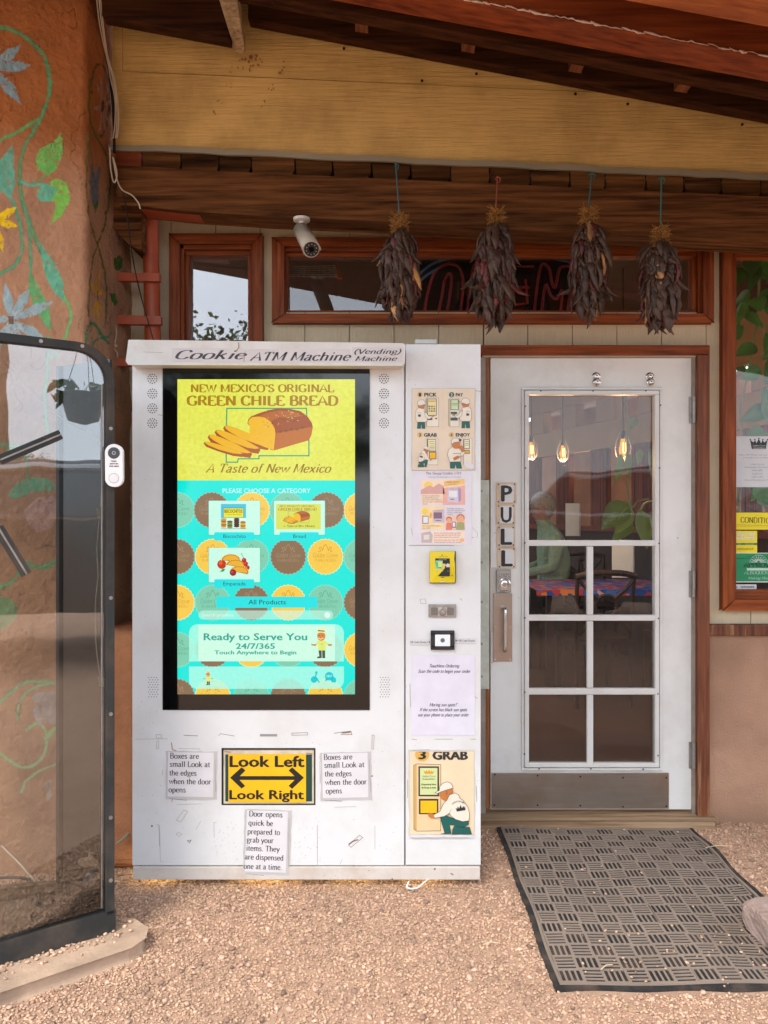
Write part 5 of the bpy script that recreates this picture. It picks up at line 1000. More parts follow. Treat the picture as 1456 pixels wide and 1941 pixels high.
m.circ(399, 114, 6, pap(30, 30, 20), 1, n=8); [m.line([(x_, 130), (x_ + 18, 130)], 4, pap(60, 60, 20), 1) for x_ in (374, 404, 432)]; m.line([(388, 328), (416, 328)], 6, pap(80, 74, 20), 1); m.line([(484, 310), (502, 310)], 4, pap(60, 60, 20), 1); m.poly([(372, 376), (390, 366), (416, 366), (432, 376)], pap(226, 224, 214), 1)
m.build('reader_face', rdo)
m = MB(); m.prism([P4(276, 600, DM - .008), P4(528, 600, DM - .008), P4(528, 708, DM - .008), P4(276, 708, DM - .008)], (0, .008, 0), m_dull); co = m.build('coin_plate', vm, bevel=.003)
m = MB(); m.prism([P4(292, 622, DM - .0095), P4(512, 622, DM - .0095), P4(512, 696, DM - .0095), P4(292, 696, DM - .0095)], (0, .0012, 0), surf('grey_speckled_inset', (120, 112, 106), .7, bump=.5, bs=300)); m.prism([P4(358, 618, DM - .013), P4(448, 618, DM - .013), P4(448, 700, DM - .013), P4(358, 700, DM - .013)], (0, .004, 0), surf('pinkish_metal', (196, 176, 166), .4, metal=.6)); m.lathe(P4(404, 658, DM - .013), [(.016, 0), (.016, -.004), (.012, -.006), (.0115, -.003), (.008, -.003), (.007, -.007), (.001, -.007)], m_dull, 18, 'y'); m.build('key_lock', co)
m = MB()
for r_ in ((296, 853, 514, 878), (296, 1000, 514, 1026), (296, 878, 326, 1000), (482, 878, 514, 1000)): m.prism([P4(r_[0], r_[1], DM - .014), P4(r_[2], r_[1], DM - .014), P4(r_[2], r_[3], DM - .014), P4(r_[0], r_[3], DM - .014)], (0, .014, 0), m_black)
so_ = m.build('code_scanner', vm, bevel=.002)
m = Art(DM - .002, tf=Z4); m.rect(326, 878, 482, 1000, lit(248, 250, 255), 1); m.circ(404, 938, 22, pap(110, 112, 116), 2); m.build('scanner_window', so_)
for lab, x0, x1, y0, t, tx0, tx1, ar in (('left', 86, 282, 930, 'QR Code Reader', 92, 250, (262, 282)), ('right', 526, 738, 916, 'QR Code Reader', 560, 720, (548, 530))):
    m = Art(DM - .001, tf=Z4); m.rect(x0, y0, x1, y0 + 50, pap(222, 222, 224), 1); m.text(t, tx0, tx1, y0 + 34, 19, INK, 2, 'serif', wx=.5, wy=.22); m.line([(ar[0] - (6 if ar[0] < ar[1] else -6), y0 + 25), (ar[1], y0 + 25)], 4, INK, 2); q = 8 if ar[0] < ar[1] else -8
    m.poly([(ar[1] + q * .2, y0 + 25), (ar[1] - q, y0 + 14), (ar[1] - q, y0 + 36)], INK, 2); m.line([(x0 + 4, y0 + 54), (x1 - 10, y0 + 56)], 1.5, g2, 1)
    m.build('paper_label', label='small paper label with an arrow on the %s side of the black scanner' % lab, cat='label')
m = paper('p', '', (100, 1075, 716, 1860), wp, Z4); PP = pap(226, 224, 236); m.rect(102, 1078, 716, 1858, PP, 1)
for t, a, b_, y_ in (('Touchless Ordering', 272, 562, 1200), ('Scan the code to begin your order', 166, 670, 1252), ('Moring sun spots?', 276, 540, 1576), ('If the screen has black sun spots', 180, 638, 1624), ('use your phone to place your order', 164, 654, 1674)): m.text(t, a, b_, y_, 31, pap(30, 30, 44), 2, 'script', slant=.34, wx=.6, wy=.3)
m.build('ordering_sheet', label='white taped sheet about touchless ordering in slanted script', cat='poster')
# ---- grab poster
Z6 = zm(720, 1400, 6.067)
m = paper('p', '', (345, 140, 1085, 1115), CR, Z6); BG = pap(240, 218, 182)
m.poly(jag(335, 130, 1092, 1122, 7, 12), pap(214, 206, 196), 1); m.rect(345, 150, 1080, 1098, BG, 2); m.clip = (720 + 345 / 6.067, 1400 + 150 / 6.067, 940, 1400 + 1094 / 6.067)
m.circ(487, 180, 82, pap(228, 178, 84), 3); m.text('3', 452, 524, 232, 96, pap(36, 40, 40), 4, bold=.05); m.text('GRAB', 612, 1006, 238, 98, pap(44, 48, 48), 4, bold=.06)
m.shape([(390, 305), (425, 288), (702, 298), (700, 1058), (425, 1062), (392, 1040)], pap(236, 206, 160), OUT, 5, 3); m.poly([(394, 306), (424, 292), (424, 1058), (396, 1038)], pap(216, 172, 104), 4)
m.rect(444, 316, 680, 660, pap(44, 60, 56), 5); m.rect(462, 334, 662, 642, pap(212, 224, 160), 6); m.poly([(516, 400), (504, 362), (528, 378), (536, 360), (550, 378), (566, 356), (580, 378), (596, 360), (602, 380), (622, 364), (612, 400)], pap(226, 160, 40), 7)
m.text('Golden Crown', 486, 638, 440, 24, pap(100, 110, 90), 7, 'script', slant=.3); m.text('PANADERIA', 490, 636, 470, 16, pap(70, 80, 70), 7, 'serif', wx=.6, wy=.4); m.text('Dispensing Now', 478, 648, 530, 18, pap(40, 56, 50), 7, bold=.04); m.text('Be Ready to Grab', 484, 646, 568, 18, pap(40, 56, 50), 7, bold=.04)
m.rect(450, 690, 672, 866, pap(50, 50, 40), 5); m.rect(468, 710, 656, 852, pap(248, 190, 20), 6); kneel(m, lambda x_, y_: (x_, y_), 9, 1.1)
m.clip = None; m.poly(jag(345, 1096, 1072, 1122, 6, 10), wp, 16); m.build('grab_poster', label='torn cream poster of a kneeling man, headed 3 GRAB, low on the machine', cat='poster')
# ------------------------------------------------------------------ glow strip under the machine (lit lamp in the photograph)
ls = thing('light_strip', 'warm lit rope light lying under the front edge of the white machine', 'rope light', tuple(W(580, 1690, 2.93)))
for a, b_ in ((262, 340), (455, 560), (640, 700), (770, 840)):
    m = MB(); m.tube([(PX(a, 2.93), 2.93 - D0, .055), (PX((a + b_) / 2, 2.93), 2.925 - D0, .05), (PX(b_, 2.93), 2.93 - D0, .055)], .006, emis('warm_rope_light', (1, .82, .35), 7), 6); m.build('light_tube', ls)
m = MB(); m.tube(smooth_pts([(PX(775, 2.85), 2.84 - D0, .03), (PX(772, 2.82), 2.83 - D0, .012), (PX(790, 2.82), 2.82 - D0, .016), (PX(812, 2.85), 2.85 - D0, .035)], 5), .003, surf('white_tie', (220, 220, 214), .5), 6); o = m.build('cable_tie'); tag(o, 'white cable loop peeking out below the machine', 'cable')

# ------------------------------------------------------------------ glazed cabinet at the left
A3 = Vector((-.868, 2.47 - D0, 0)); U = Vector((-.82, -.572, 0)).normalized(); N = Vector((U.y, -U.x, 0)) * -1
if N.y > 0: N = -N
gc = thing('display_cabinet', 'tall black framed glazed cabinet with a rounded corner and dusty floor', 'cabinet', (A3.x, A3.y, .06))
ZT, ZB_, Rr = 1.925, .112, .115
def cp(u, z, n=0): p = A3 + U * u + N * n; return Vector((p.x, p.y, z))
def frame_outline(ins): # from bottom right up and round and left
    P = [(ins, ZB_)]; r_ = Rr - ins
    P += [(ins, ZT - Rr)] + [(Rr - r_ * math.cos(R(a)), ZT - Rr + r_ * math.sin(R(a))) for a in range(9, 90, 9)] + [(Rr, ZT - ins), (1.05, ZT - ins)]
    return P
o1, o2 = frame_outline(0), frame_outline(.026); m = MB()
v = [cp(u, z, n) for P in (o1, o2) for n in (.012, -.03) for (u, z) in P]; k = len(o1)
m.add(v, [f for i in range(k - 1) for f in ((i, i + 1, 2 * k + i + 1, 2 * k + i), (k + i, 3 * k + i, 3 * k + i + 1, k + i + 1), (i, k + i, k + i + 1, i + 1), (2 * k + i, 2 * k + i + 1, 3 * k + i + 1, 3 * k + i))], m_rub)
m.build('frame', gc, bevel=.002)
m = MB()
for u, z in ((.013, .22), (.013, .42), (.013, .75), (.013, 1.12), (.013, 1.5), (.013, 1.66), (.1, ZT - .013), (.22, ZT - .013), (.34, ZT - .013)): m.cyl(cp(u, z, .012), N, .006, .004, m_dull, 8)
m.build('rivet', gc)
m = MB(); P = frame_outline(.018); P = [(p[0], p[1]) for p in P] + [(1.05, ZB_)]
nP = len(P); vv = [cp(u, z, -.004) for u, z in P] + [cp(u, z, -.008) for u, z in P]
m.add(vv, [tuple(range(nP)), tuple(range(2 * nP - 1, nP - 1, -1))], m_poly); m.build('glazing', gc)
m = MB(); m.prism([cp(0, .056, .012), cp(0, ZB_ + .006, .012), cp(1.05, ZB_ + .006, .012), cp(1.05, .056, .012)], -N * .04, m_rub); m.build('bottom_rail', gc, bevel=.003)
# aluminium inner strip along the right edge
m = MB(); m.tube([cp(.036, .13, -.006), cp(.036, 1.0, -.006), cp(.036, 1.80, -.006)], .0035, m_dull, 6); m.build('inner_strip', gc)
Bp = Vector((-1.105, 2.62 - D0, 0)); d_in = (Bp - (A3 - N * .03))
a_ = A3 - N * .032 + U * .004
m = MB(); m.prism([(a_.x, a_.y, .10), (Bp.x, Bp.y, .10), (Bp.x, Bp.y, 1.89), (a_.x, a_.y, 1.89)], (.004, .012, 0), surf('black_side_panel', (15, 14, 14), .2, var=.4, vs_=3, bump=.1, spec=.5, dirt=(70, 48, 34), da=.22, ds=5)); m.build('side_panel', gc)
m = MB(); m.tube([(Bp.x, Bp.y, .10), (Bp.x, Bp.y, 1.89)], .012, m_black, 6); m.build('post', gc)
fl = surf('dusty_cabinet_floor', (176, 146, 118), .95, var=.15, vs_=8, bump=.6, bs=60, dirt=(110, 84, 64), da=.4, ds=5)
c1 = cp(1.05, 0, -.012); L_ = [(a_.x, a_.y), (Bp.x, Bp.y), (-1.75, 2.50 - D0), (-2.0, 1.9 - D0), (c1.x, c1.y)]
m = MB(); m.prism([(x_, y_, .085) for x_, y_ in L_], (0, 0, .015), fl); m.build('floor_panel', gc)
m = MB(); m.prism([(-1.11, 2.60 - D0, .10), (-1.9, 2.40 - D0, .10), (-1.9, 2.40 - D0, .15), (-1.11, 2.60 - D0, .135)], (.01, .03, 0), m_thresh); m.build('rear_sill', gc, bevel=.003)
for pts in (((0, 872), (114, 824)), ((-4, 1000), (50, 1088))):
    m = MB()
    def onp(x_, y_, n): # ray from the eye to the glazing plane
        dv = Vector(((x_ - CX) / F, 1, -(y_ - CY) / F)); c0 = Vector((0, -D0, EYE)); t = ((A3 - c0).dot(N) + n) / dv.dot(N); return c0 + dv * t
    p, q = onp(*pts[0], .004), onp(*pts[1], .004); ax = (q - p).normalized(); sd = ax.cross(N).normalized() * .014
    m.prism([p - sd, q - sd, q + sd, p + sd], N * .008, m_rub); m.tube([p + N * .010, q + N * .010], .0035, m_dull, 6); m.build('wiper_bar', gc, bevel=.001)
m = MB(); p = [(195, 1000), (180, 960), (150, 890), (160, 940), (168, 1000)]
m.tube(smooth_pts([onp(193, 905, -.012), onp(190, 970, -.015), onp(184, 1040, -.015), onp(186, 1090, -.015), onp(181, 1150, -.015), onp(183, 1230, -.015), onp(192, 1290, -.012)], 4), .0022, m_cable, 5)
m.tube(smooth_pts([onp(200, 858, -.01), onp(178, 825, -.012), onp(150, 812, -.012), onp(100, 780, -.012), onp(50, 728, -.012), onp(0, 680, -.012)], 4), .0014, m_cable, 5)
o = m.build('cabinet_wire'); tag(o, 'thin pale wire hanging behind the cabinet glass near its right edge', 'wire')
for (x0, y0, x1, y1) in ((182, 964, 194, 980), (186, 1284, 198, 1302)):
    m = MB(); m.prism([onp(x0, y0, -.009), onp(x1, y0 + 1, -.009), onp(x1 - 1, y1, -.009), onp(x0 + 3, y1 - 1, -.009)], N * .002, pap(206, 196, 160)); o = m.build('tape_tab', cat='tape', label='small cream tape tab holding the wire, upper of two behind the cabinet glass' if y0 < 1000 else 'small cream tape tab holding the wire, lower of two behind the cabinet glass')
# cable tangle on the cabinet floor
m = MB(); FP = lambda x_, y_: W(x_, y_, (EYE - .108) * F / (y_ - CY))
m.tube([q for q in smooth_pts([FP(-5, 1664), FP(40, 1664), FP(60, 1672), FP(70, 1700), FP(72, 1715), FP(90, 1718), FP(112, 1712), FP(118, 1728), FP(95, 1742), FP(68, 1744), FP(60, 1738), FP(66, 1728)], 6)], .005, m_bcable, 6)
m.tube([q for q in smooth_pts([FP(76, 1706), FP(84, 1688), FP(92, 1696), FP(104, 1710), FP(126, 1706), FP(128, 1694), FP(112, 1690), FP(80, 1700)], 6)], .004, m_bcable, 6)
m.tube([FP(0, 1600), FP(40, 1640), FP(66, 1670), FP(74, 1706)], .003, m_cable, 5)
o = m.build('cable_tangle'); tag(o, 'tangle of black cable on the dusty cabinet floor', 'cable')
# small doll in a straw hat
dl = thing('hat_figurine', 'small figurine in a straw hat and blue clothes in the cabinet corner', 'figurine', tuple(FP(182, 1706)))
c0 = FP(182, 1706); cl_ = surf('doll_denim', (84, 92, 108), .8, bump=.5, bs=100); m = MB()
m.lathe((c0.x, c0.y, .10), [(.004, 0), (.022, .004), (.024, .03), (.02, .06), (.024, .09), (.014, .112)], cl_, 12); m.tube([(c0.x - .02, c0.y, .20), (c0.x - .034, c0.y - .01, .17), (c0.x - .02, c0.y - .02, .15)], [.009, .008, .006], cl_, 8); m.tube([(c0.x + .02, c0.y, .20), (c0.x + .032, c0.y - .01, .17), (c0.x + .018, c0.y - .02, .15)], [.009, .008, .006], cl_, 8); m.build('body', dl, smooth=True)
m = MB(); m.ball((c0.x, c0.y, .235), .02, surf('doll_skin', (170, 120, 92), .7), 10); m.build('head', dl, smooth=True)
m = MB(); m.lathe((c0.x - .004, c0.y - .004, .243), [(.002, .03), (.016, .028), (.02, .012), (.022, .006), (.05, -.004), (.052, 0), (.022, .009)], surf('straw_hat', (160, 128, 96), .9, bump=.6, bs=200), 18); m.build('hat', dl, smooth=True)
for dx in (-.01, .011):
    m = MB(); m.ball((c0.x + dx, c0.y - .012, .106), .01, m_black, 8, (1, 1.5, .6)); m.build('foot', dl)
# doorbell camera
def bellp(x_, y_, n):
    return onp(x_, y_, n)
db = thing('doorbell', 'white pill shaped video doorbell on the black cabinet frame', 'doorbell', tuple(onp(219, 922, .02)))
cB = onp(219, 883, .014); m = MB(); hh, ww = .0655 - .025, .0235; P = []
for k in range(24):
    a = 2 * math.pi * k / 24; P.append((ww * math.cos(a), (hh if math.sin(a) > 0 else -hh) + ww * math.sin(a)))
T1 = Vector((1, .12, 0)).normalized(); nb = Vector((.12, -1, 0)).normalized()
m.prism([cB + T1 * a + Vector((0, 0, b_)) for a, b_ in P], nb * .022, surf('doorbell_white', (226, 226, 226), .35, bump=0)); m.build('body', db, bevel=.004)
pl = lambda x_, y_, l: cB + T1 * x_ + Vector((0, 0, y_)) + nb * (.0222 + l)
m = MB(); m.face([pl(.0185 * math.cos(a), hh - .001 + .0185 * math.sin(a), .0005) for a in [6.283 * k / 24 for k in range(24)]], surf('lens_black', (14, 15, 17), .1, bump=0)); m.face([pl(.006 * math.cos(a), hh - .001 + .006 * math.sin(a), .001) for a in [6.283 * k / 16 for k in range(16)]], m_dull); m.face([pl(.003 * math.cos(a), hh - .001 + .003 * math.sin(a), .0015) for a in [6.283 * k / 12 for k in range(12)]], m_gap); m.build('lens', db)
m = MB(); P = [(.016 * math.cos(6.283 * k / 24), -hh + .016 * math.sin(6.283 * k / 24)) for k in range(24)]; P2 = [(.0145 / .016 * a, -hh + (b_ + hh) * .0145 / .016) for a, b_ in P]
m.face([pl(*q, .0005) for q in P], pap(160, 160, 160)); m.face([pl(*q, .001) for q in P2], pap(232, 232, 232)); m.build('button', db)
m = Art(0, plane=lambda x_, y_, l: pl(x_, -y_, l)); dk = pap(30, 30, 30)
for t, y_, a, b_ in (('PRESS', -.0115, -.008, .008), ('BUTTON', -.0035, -.011, .013), ('FOR HELP', .0045, -.014, .016)): m.text(t, a, b_, y_, .0038, dk, 1.4, bold=.05)
m.build('lettering', db)
# stone kerb under the cabinet
ks = surf('concrete_kerb', (186, 158, 134), .9, var=.15, vs_=9, bump=.8, bs=60, bd=.004, dirt=(104, 88, 76), da=.6, ds=5)
K = [(-1.7, 1.66), (-1.08, 2.163), (-.85, 2.335), (-.79, 2.38), (-.765, 2.43), (-.775, 2.48), (-.83, 2.53), (-1.3, 2.6), (-2.1, 2.6)]
m = MB(); m.prism([(x_, d - D0, 0) for x_, d in K], (0, 0, .05), ks); o = m.build('kerb_slab', bevel=.014, seg=3); tag(o, 'worn concrete kerb slab with a rounded end below the cabinet', 'kerb')
def reg_k(n):
    x = rng.uniform(-1.5, -.78, n); d = rng.uniform(2.0, 2.6, n); y = d - D0
    ins = inside(x, d, K); edge = seg_d(x, d, K[:6]); k = ins & (edge > .03) & (rng.uniform(0, 1, n) < np.clip((edge - .05) * 12, .04, .8)); return x[k], y[k]
g3 = pebbles(4200, reg_k, lambda x, y: .052 + 0 * x, .003, .0075, 'gravel', m_peb); tag(g3, 'gravel scattered on the concrete kerb slab', 'gravel', kind='stuff')

# ------------------------------------------------------------------ red pipe, straps, cables
pi_ = thing('red_pipe', 'red painted downpipe in the corner left of the narrow window', 'pipe', tuple(W(290, 650, 3.36)))
m = MB(); m.tube([W(284, 380, 3.36), W(287, 517, 3.36), W(290, 650, 3.36), W(291, 900, 3.36)], [.034, .034, .035, .035], m_redpipe, 20); m.build('pipe', pi_, smooth=True)
for (x0, y0, x1, y1) in ((210, 517, 301, 531), (210, 598, 304, 613), (205, 678, 262, 692)):
    m = MB(); m.prism([W(x0, y0, 3.30), W(x1, y0 + 1.5, 3.30), W(x1, y1 + 1, 3.30), W(x0, y1, 3.30)], (0, .03, 0), m_redpipe); m.build('strap', pi_, bevel=.002)
for y_ in (520, 603):
    m = MB(); m.lathe(W(288.5, y_ + 13, 3.36), [(.037, 0), (.038, .01), (.037, .02)], m_redpipe, 18); m.build('collar', pi_)
m = MB(); P = [W(183, -20, 2.99), W(190, 40, 3.05), W(196, 80, 3.13), W(208, 140, 3.15), W(215, 210, 3.15), W(217, 290, 3.14)]
m.tube(smooth_pts(P, 5), .006, m_bcable, 6); o = m.build('black_cable'); tag(o, 'thick black cable running down the corner of the painted wall', 'cable')
for j, (off, mt) in enumerate(((0, m_cable), (-4, m_cable), (3, m_cable))):
    m = MB(); P = [W(186 + off, -20, 2.97), W(192 + off, 40, 3.03), W(199 + off * .6, 85, 3.11), W(206 + off * .4, 118, 3.12), W(214 + off, 150, 3.12), W(221 + off * .6, 190, 3.13), W(222 + off, 230, 3.13), W(219 + off, 262, 3.12)]
    m.tube(smooth_pts(P, 5), .0024, mt, 5); o = m.build('white_cable'); tag(o, ('thin white cable on the corner, middle of three strands', 'thin white cable on the corner, leftmost of three strands', 'thin white cable on the corner, rightmost of three strands')[j], 'cable', 'white cables on the corner')
m = MB(); m.tube(smooth_pts([W(208, 280, 3.10), W(210, 320, 3.10), W(216, 346, 3.10), W(222, 330, 3.10), W(214, 298, 3.10), W(222, 340, 3.12), W(232, 360, 3.13), W(250, 370, 3.13), (W(262, 384, 3.13)), W(266, 396, 3.14)], 6), .003, m_cable, 5); o = m.build('cable_loop'); tag(o, 'looped pale cable crossing the left end of the beam', 'cable')
m = MB(); m.tube(smooth_pts([W(232, 362, 3.1), W(240, 400, 3.14), W(250, 480, 3.2), W(262, 540, 3.24), W(275, 590, 3.26), W(294, 655, 3.28)], 5), .0028, m_bcable, 5); o = m.build('dark_cable'); tag(o, 'thin dark cable hanging in front of the red pipe', 'cable')
m = MB(); m.tube(smooth_pts([W(213, 596, 3.28), W(215, 630, 3.28), W(219, 655, 3.28), W(216, 660, 3.27), W(222, 668, 3.28), W(223, 678, 3.28)], 5), .0035, surf('rope', (176, 156, 128), .9), 6); m.tube(smooth_pts([W(213, 598, 3.27), W(221, 628, 3.28), W(218, 650, 3.27)], 4), .0035, surf('rope', (176, 156, 128), .9), 6); m.ball(W(219, 655, 3.275), .009, MC['rope'], 8); o = m.build('knotted_rope'); tag(o, 'knotted pale rope hanging from the lower red strap', 'rope')
m = MB(); m.tube(smooth_pts([W(220, 1600, 2.95), W(238, 1586, 2.97), W(250, 1568, 3.0), W(256, 1540, 3.02)], 5), .006, surf('grey_hose', (140, 128, 100), .6), 6); o = m.build('hose'); tag(o, 'grey hose curving out behind the lower left of the machine', 'hose')

# ------------------------------------------------------------------ security camera
cm = thing('security_camera', 'white bullet security camera under the beam above the windows', 'camera', tuple(W(585, 483, 3.1)))
wc = surf('camera_white', (214, 212, 206), .4, bump=0)
m = MB(); c = W(572, 414, 3.14); m.lathe(c, [(.034, 0), (.034, -.010), (.026, -.013), (.012, -.014), (.012, -.035), (.016, -.038), (.016, -.05), (.002, -.055)], wc, 20); m.build('mount', cm, smooth=True)
h0 = W(571, 436, 3.16); h1 = W(590, 472, 2.98); ax = (h1 - h0).normalized()
m = MB(); m.tube([h0, h0 + ax * .01, h0 + ax * .1, h1, h1 + ax * .002], [.02, .03, .033, .034, .030], surf('camera_body', (176, 166, 150), .4, bump=0), 20); m.build('housing', cm, smooth=True)
m = MB(); m.tube([h1 + ax * .0022, h1 + ax * .004], [.0285, .0285], surf('lens_black', (14, 15, 17), .1), 20); m.tube([h1 + ax * .0045, h1 + ax * .009], [.011, .009], m_gap, 12)
for k in range(10):
    u = ax.orthogonal().normalized(); v_ = ax.cross(u); m.ball(tuple(h1 + ax * .005 + (u * math.cos(k * .628) + v_ * math.sin(k * .628)) * .02), .0028, m_dull, 6)
m.build('lens', cm)
m = MB(); u = Vector((1, 0, 0)); v_ = ax.cross(u).normalized(); v_ = v_ if v_.z > 0 else -v_; P = []
for s0 in (h0 + ax * .02, h1 + ax * .018):
    P += [s0 + u * .036 * math.cos(R(a)) + v_ * .037 * math.sin(R(a)) for a in range(0, 181, 20)]
m.add(P, [(i, i + 1, i + 11, i + 10) for i in range(9)], MC['camera_body']); o = m.build('sun_shield', cm, smooth=True); s2 = o.modifiers.new('t', 'SOLIDIFY'); s2.thickness = .003

# ------------------------------------------------------------------ chile ristras
def pod_mesh(i):
    rr = random.Random(100 + i); L_ = rr.uniform(.085, .135); w0 = rr.uniform(.012, .018); n = 8; ns = 11; v = []; bend = rr.uniform(-.03, .03); b2 = rr.uniform(-.02, .03); tw = rr.uniform(-1.2, 1.2)
    for j in range(ns):
        t = j / (ns - 1); w_ = w0 * (math.sin(math.pi * min(1, (t * 1.25 + .12)) ** .8) if t < .5 else (1 - ((t - .45) / .55) ** 2.6)) * rr.uniform(.85, 1.12); w_ = max(w_, .0018); 
        if t < .08: w_ = .0045
        for k in range(n):
            a = 2 * math.pi * k / n + tw * t; fl_ = .55 if math.sin(a) > 0 else .65; rad = w_ * (1 + rr.uniform(-.3, .22)); 
            v.append((rad * math.cos(a) + bend * t * t, rad * math.sin(a) * fl_ + b2 * math.sin(t * 3), -t * L_))
    f = [(j * n + k, j * n + (k + 1) % n, (j + 1) * n + (k + 1) % n, (j + 1) * n + k) for j in range(ns - 1) for k in range(n)] + [tuple(range(n))[::-1], tuple((ns - 1) * n + k for k in range(n))]
    me = bpy.data.meshes.new('chile_pod'); me.from_pydata(v, [], f); me.polygons.foreach_set('use_smooth', [True] * len(me.polygons)); me.update(); return me
def podmat(nm, rgb, r_=.5): return surf(nm, rgb, r_, var=.3, vs_=30, bump=.9, bs=110, bd=.0035, spec=.45, island=.3, dirt=(rgb[0] * .5, rgb[1] * .42, rgb[2] * .42), da=.6, ds=25)
mp_dark = podmat('dried_chile_skin', (74, 54, 42), .42); mp_red = podmat('dried_chile_red', (92, 40, 34), .4); mp_tan = podmat('dried_chile_straw', (176, 128, 80), .6)
PM = []
for mt, cnt in ((mp_dark, 12), (mp_red, 4), (mp_tan, 3)):
    l_ = []
    for i in range(cnt): me = pod_mesh(len(PM) * 20 + i); me.materials.append(mt); l_.append(me)
    PM.append(l_)
m_straw = surf('straw_tie', (150, 104, 46), .8, var=.35, vs_=60, bump=.1, island=.4)
def ristra(label, cx_, ytop, ybot, strx, stry, scol, wid, seed, lean=0):
    rr = random.Random(seed); d = 3.02; P0 = W(cx_, ytop, d); P1 = W(cx_ + lean, ybot, d); t = thing('chile_ristra', label, 'ristra', tuple(P0), group='dried chile ristras hanging from the beam')
    m = MB(); s0 = W(strx, stry, 3.10); s1 = W(cx_ - lean * .1, ytop - 18, d); m.tube([s0 + Vector((0, .05, .01)), s0, s0.lerp(s1, .5), s1], .0032, scol, 6); m.tube([s0, s0 + Vector((.012, 0, -.008)), s0 + Vector((.006, -.003, -.025))], .0032, scol, 6); m.build('string', t)
    m = MB()   # straw knot: many thin bent stalks
    for i in range(170):
        a = rr.uniform(0, 6.283); h = rr.uniform(-.045, .035); r_ = .022 * (1 - abs(h) * 8) + .006; c = P0 + Vector((r_ * math.cos(a) * .8, r_ * math.sin(a) * .8, h + .002)); dr_ = Vector((math.cos(a + rr.uniform(-1, 1)), math.sin(a + rr.uniform(-1, 1)), rr.uniform(-.9, 1.0))).normalized(); l = rr.uniform(.02, .05)
        m.tube([c - dr_ * l * .4, c + Vector((rr.uniform(-.006, .006), 0, rr.uniform(-.006, .006))), c + dr_ * l * .6], [.0013, .0013, .0007], m_straw, 4, cap=False)
    m.build('straw_tie', t, kind='stuff')
    Ln = (P0 - P1).z - .035; hw2 = wid / 2 / F * d; N_ = 230
    for i in range(N_):
        u = i / N_; a = i * 2.39996 + rr.uniform(-.4, .4); prof = (.42 + .58 * min(1, u * 3.2) ** .7) * (1 - max(0, u - .72) * 1.7)
        z = P0.z - .018 - (Ln - .11) * u ** .95; rad = hw2 * prof * .72 * (1 if i % 4 else .6); wr = rr.random()
        mt = 2 if wr < .035 else (1 if wr < .2 + .12 * (u > .7) else 0); me = rr.choice(PM[mt]); o = bpy.data.objects.new('chile_pod', me); COL.objects.link(o); o.parent = t
        tilt = rr.uniform(-.04, .2) * (1.3 - u) + (.6 if rr.random() < .04 else 0) + (.3 if u < .08 else 0)
        c = Vector((P0.x + (P1.x - P0.x) * u + rad * math.cos(a) * .8, P0.y + rad * math.sin(a) * .8, z)) - P0
        outw = Vector((math.cos(a), math.sin(a), 0)); q = Quaternion(Vector((0, 0, 1)).cross(-outw).normalized() if True else (1, 0, 0), 0)
        axis = Vector((-math.sin(a), math.cos(a), 0)); q = Quaternion(axis, -tilt) @ Quaternion((0, 0, 1), a + math.pi / 2 + rr.uniform(-.9, .9)) @ Quaternion((0, 1, 0), rr.uniform(-.16, .16))
        o.rotation_mode = 'QUATERNION'; o.rotation_quaternion = q; o.location = c; k_ = rr.uniform(.8, 1.15) * (wid / 92) ** .5; o.scale = (k_ * 1.0, k_ * 1.0, k_ * (.8 if u > .75 else 1))
cB_ = surf('blue_green_string', (60, 104, 112), .7, bump=0); cR_ = surf('rust_red_string', (150, 76, 56), .7, bump=0); cG_ = surf('teal_string', (52, 112, 100), .7, bump=0)
ristra('dark dried chile ristra on a blue grey string, nearest the security camera', 757, 425, 632, 750, 310, cB_, 92, 1, lean=-2)
ristra('fullest dried chile ristra, hanging from a rust red string above the machine', 940, 415, 636, 943, 335, cR_, 104, 2, lean=-3)
ristra('chile ristra on a knotted teal string in front of the neon sign end', 1116, 412, 628, 1122, 328, cG_, 90, 3)
ristra('lowest hung chile ristra with a long straw top, nearest the right window', 1252, 447, 652, 1254, 336, cG_, 90, 4, lean=-2)

# ------------------------------------------------------------------ door mat
MX0, MX1, MY0, MY1 = PX(941, 3.39), PX(941, 3.39) + .862, 2.235 - D0, 3.385 - D0
m_matb = surf('mat_black_rubber', (36, 35, 35), .85, var=.15, bump=.4, bs=150, dirt=(120, 98, 80), da=.5, ds=12); m_matr = surf('mat_dusty_ribs', (140, 124, 110), .95, var=.14, vs_=10, bump=.6, bs=200, dirt=(100, 86, 74), da=.5, ds=5)
mt_ = thing('door_mat', 'dusty black ribbed rubber mat with woven pattern in front of the door', 'mat', ((MX0 + MX1) / 2, (MY0 + MY1) / 2, 0))
def mz(x, y): return .006 + .010 * math.exp(-((x - MX1) / .03) ** 2) * (.5 + .5 * math.sin(y * 17)) + .003 * math.sin(y * 9 + x * 5) + .002 * math.sin(x * 14)
def mxs(x, y): return x + .006 * math.sin(y * 14) * (1 if x > (MX0 + MX1) / 2 else .4)
m = MB(); nx, ny = 30, 40; gx = [MX0 + (MX1 - MX0) * i / nx for i in range(nx + 1)]; gy = [MY0 + (MY1 - MY0) * j / ny for j in range(ny + 1)]
V_ = [(mxs(x, y), y + .004 * math.sin(x * 23), mz(x, y) + .004) for y in gy for x in gx] + [(mxs(x, y), y + .004 * math.sin(x * 23), 0.0) for y in gy for x in gx]; k = (nx + 1)
f = [(j * k + i, j * k + i + 1, (j + 1) * k + i + 1, (j + 1) * k + i) for j in range(ny) for i in range(nx)]; o_ = k * (ny + 1)
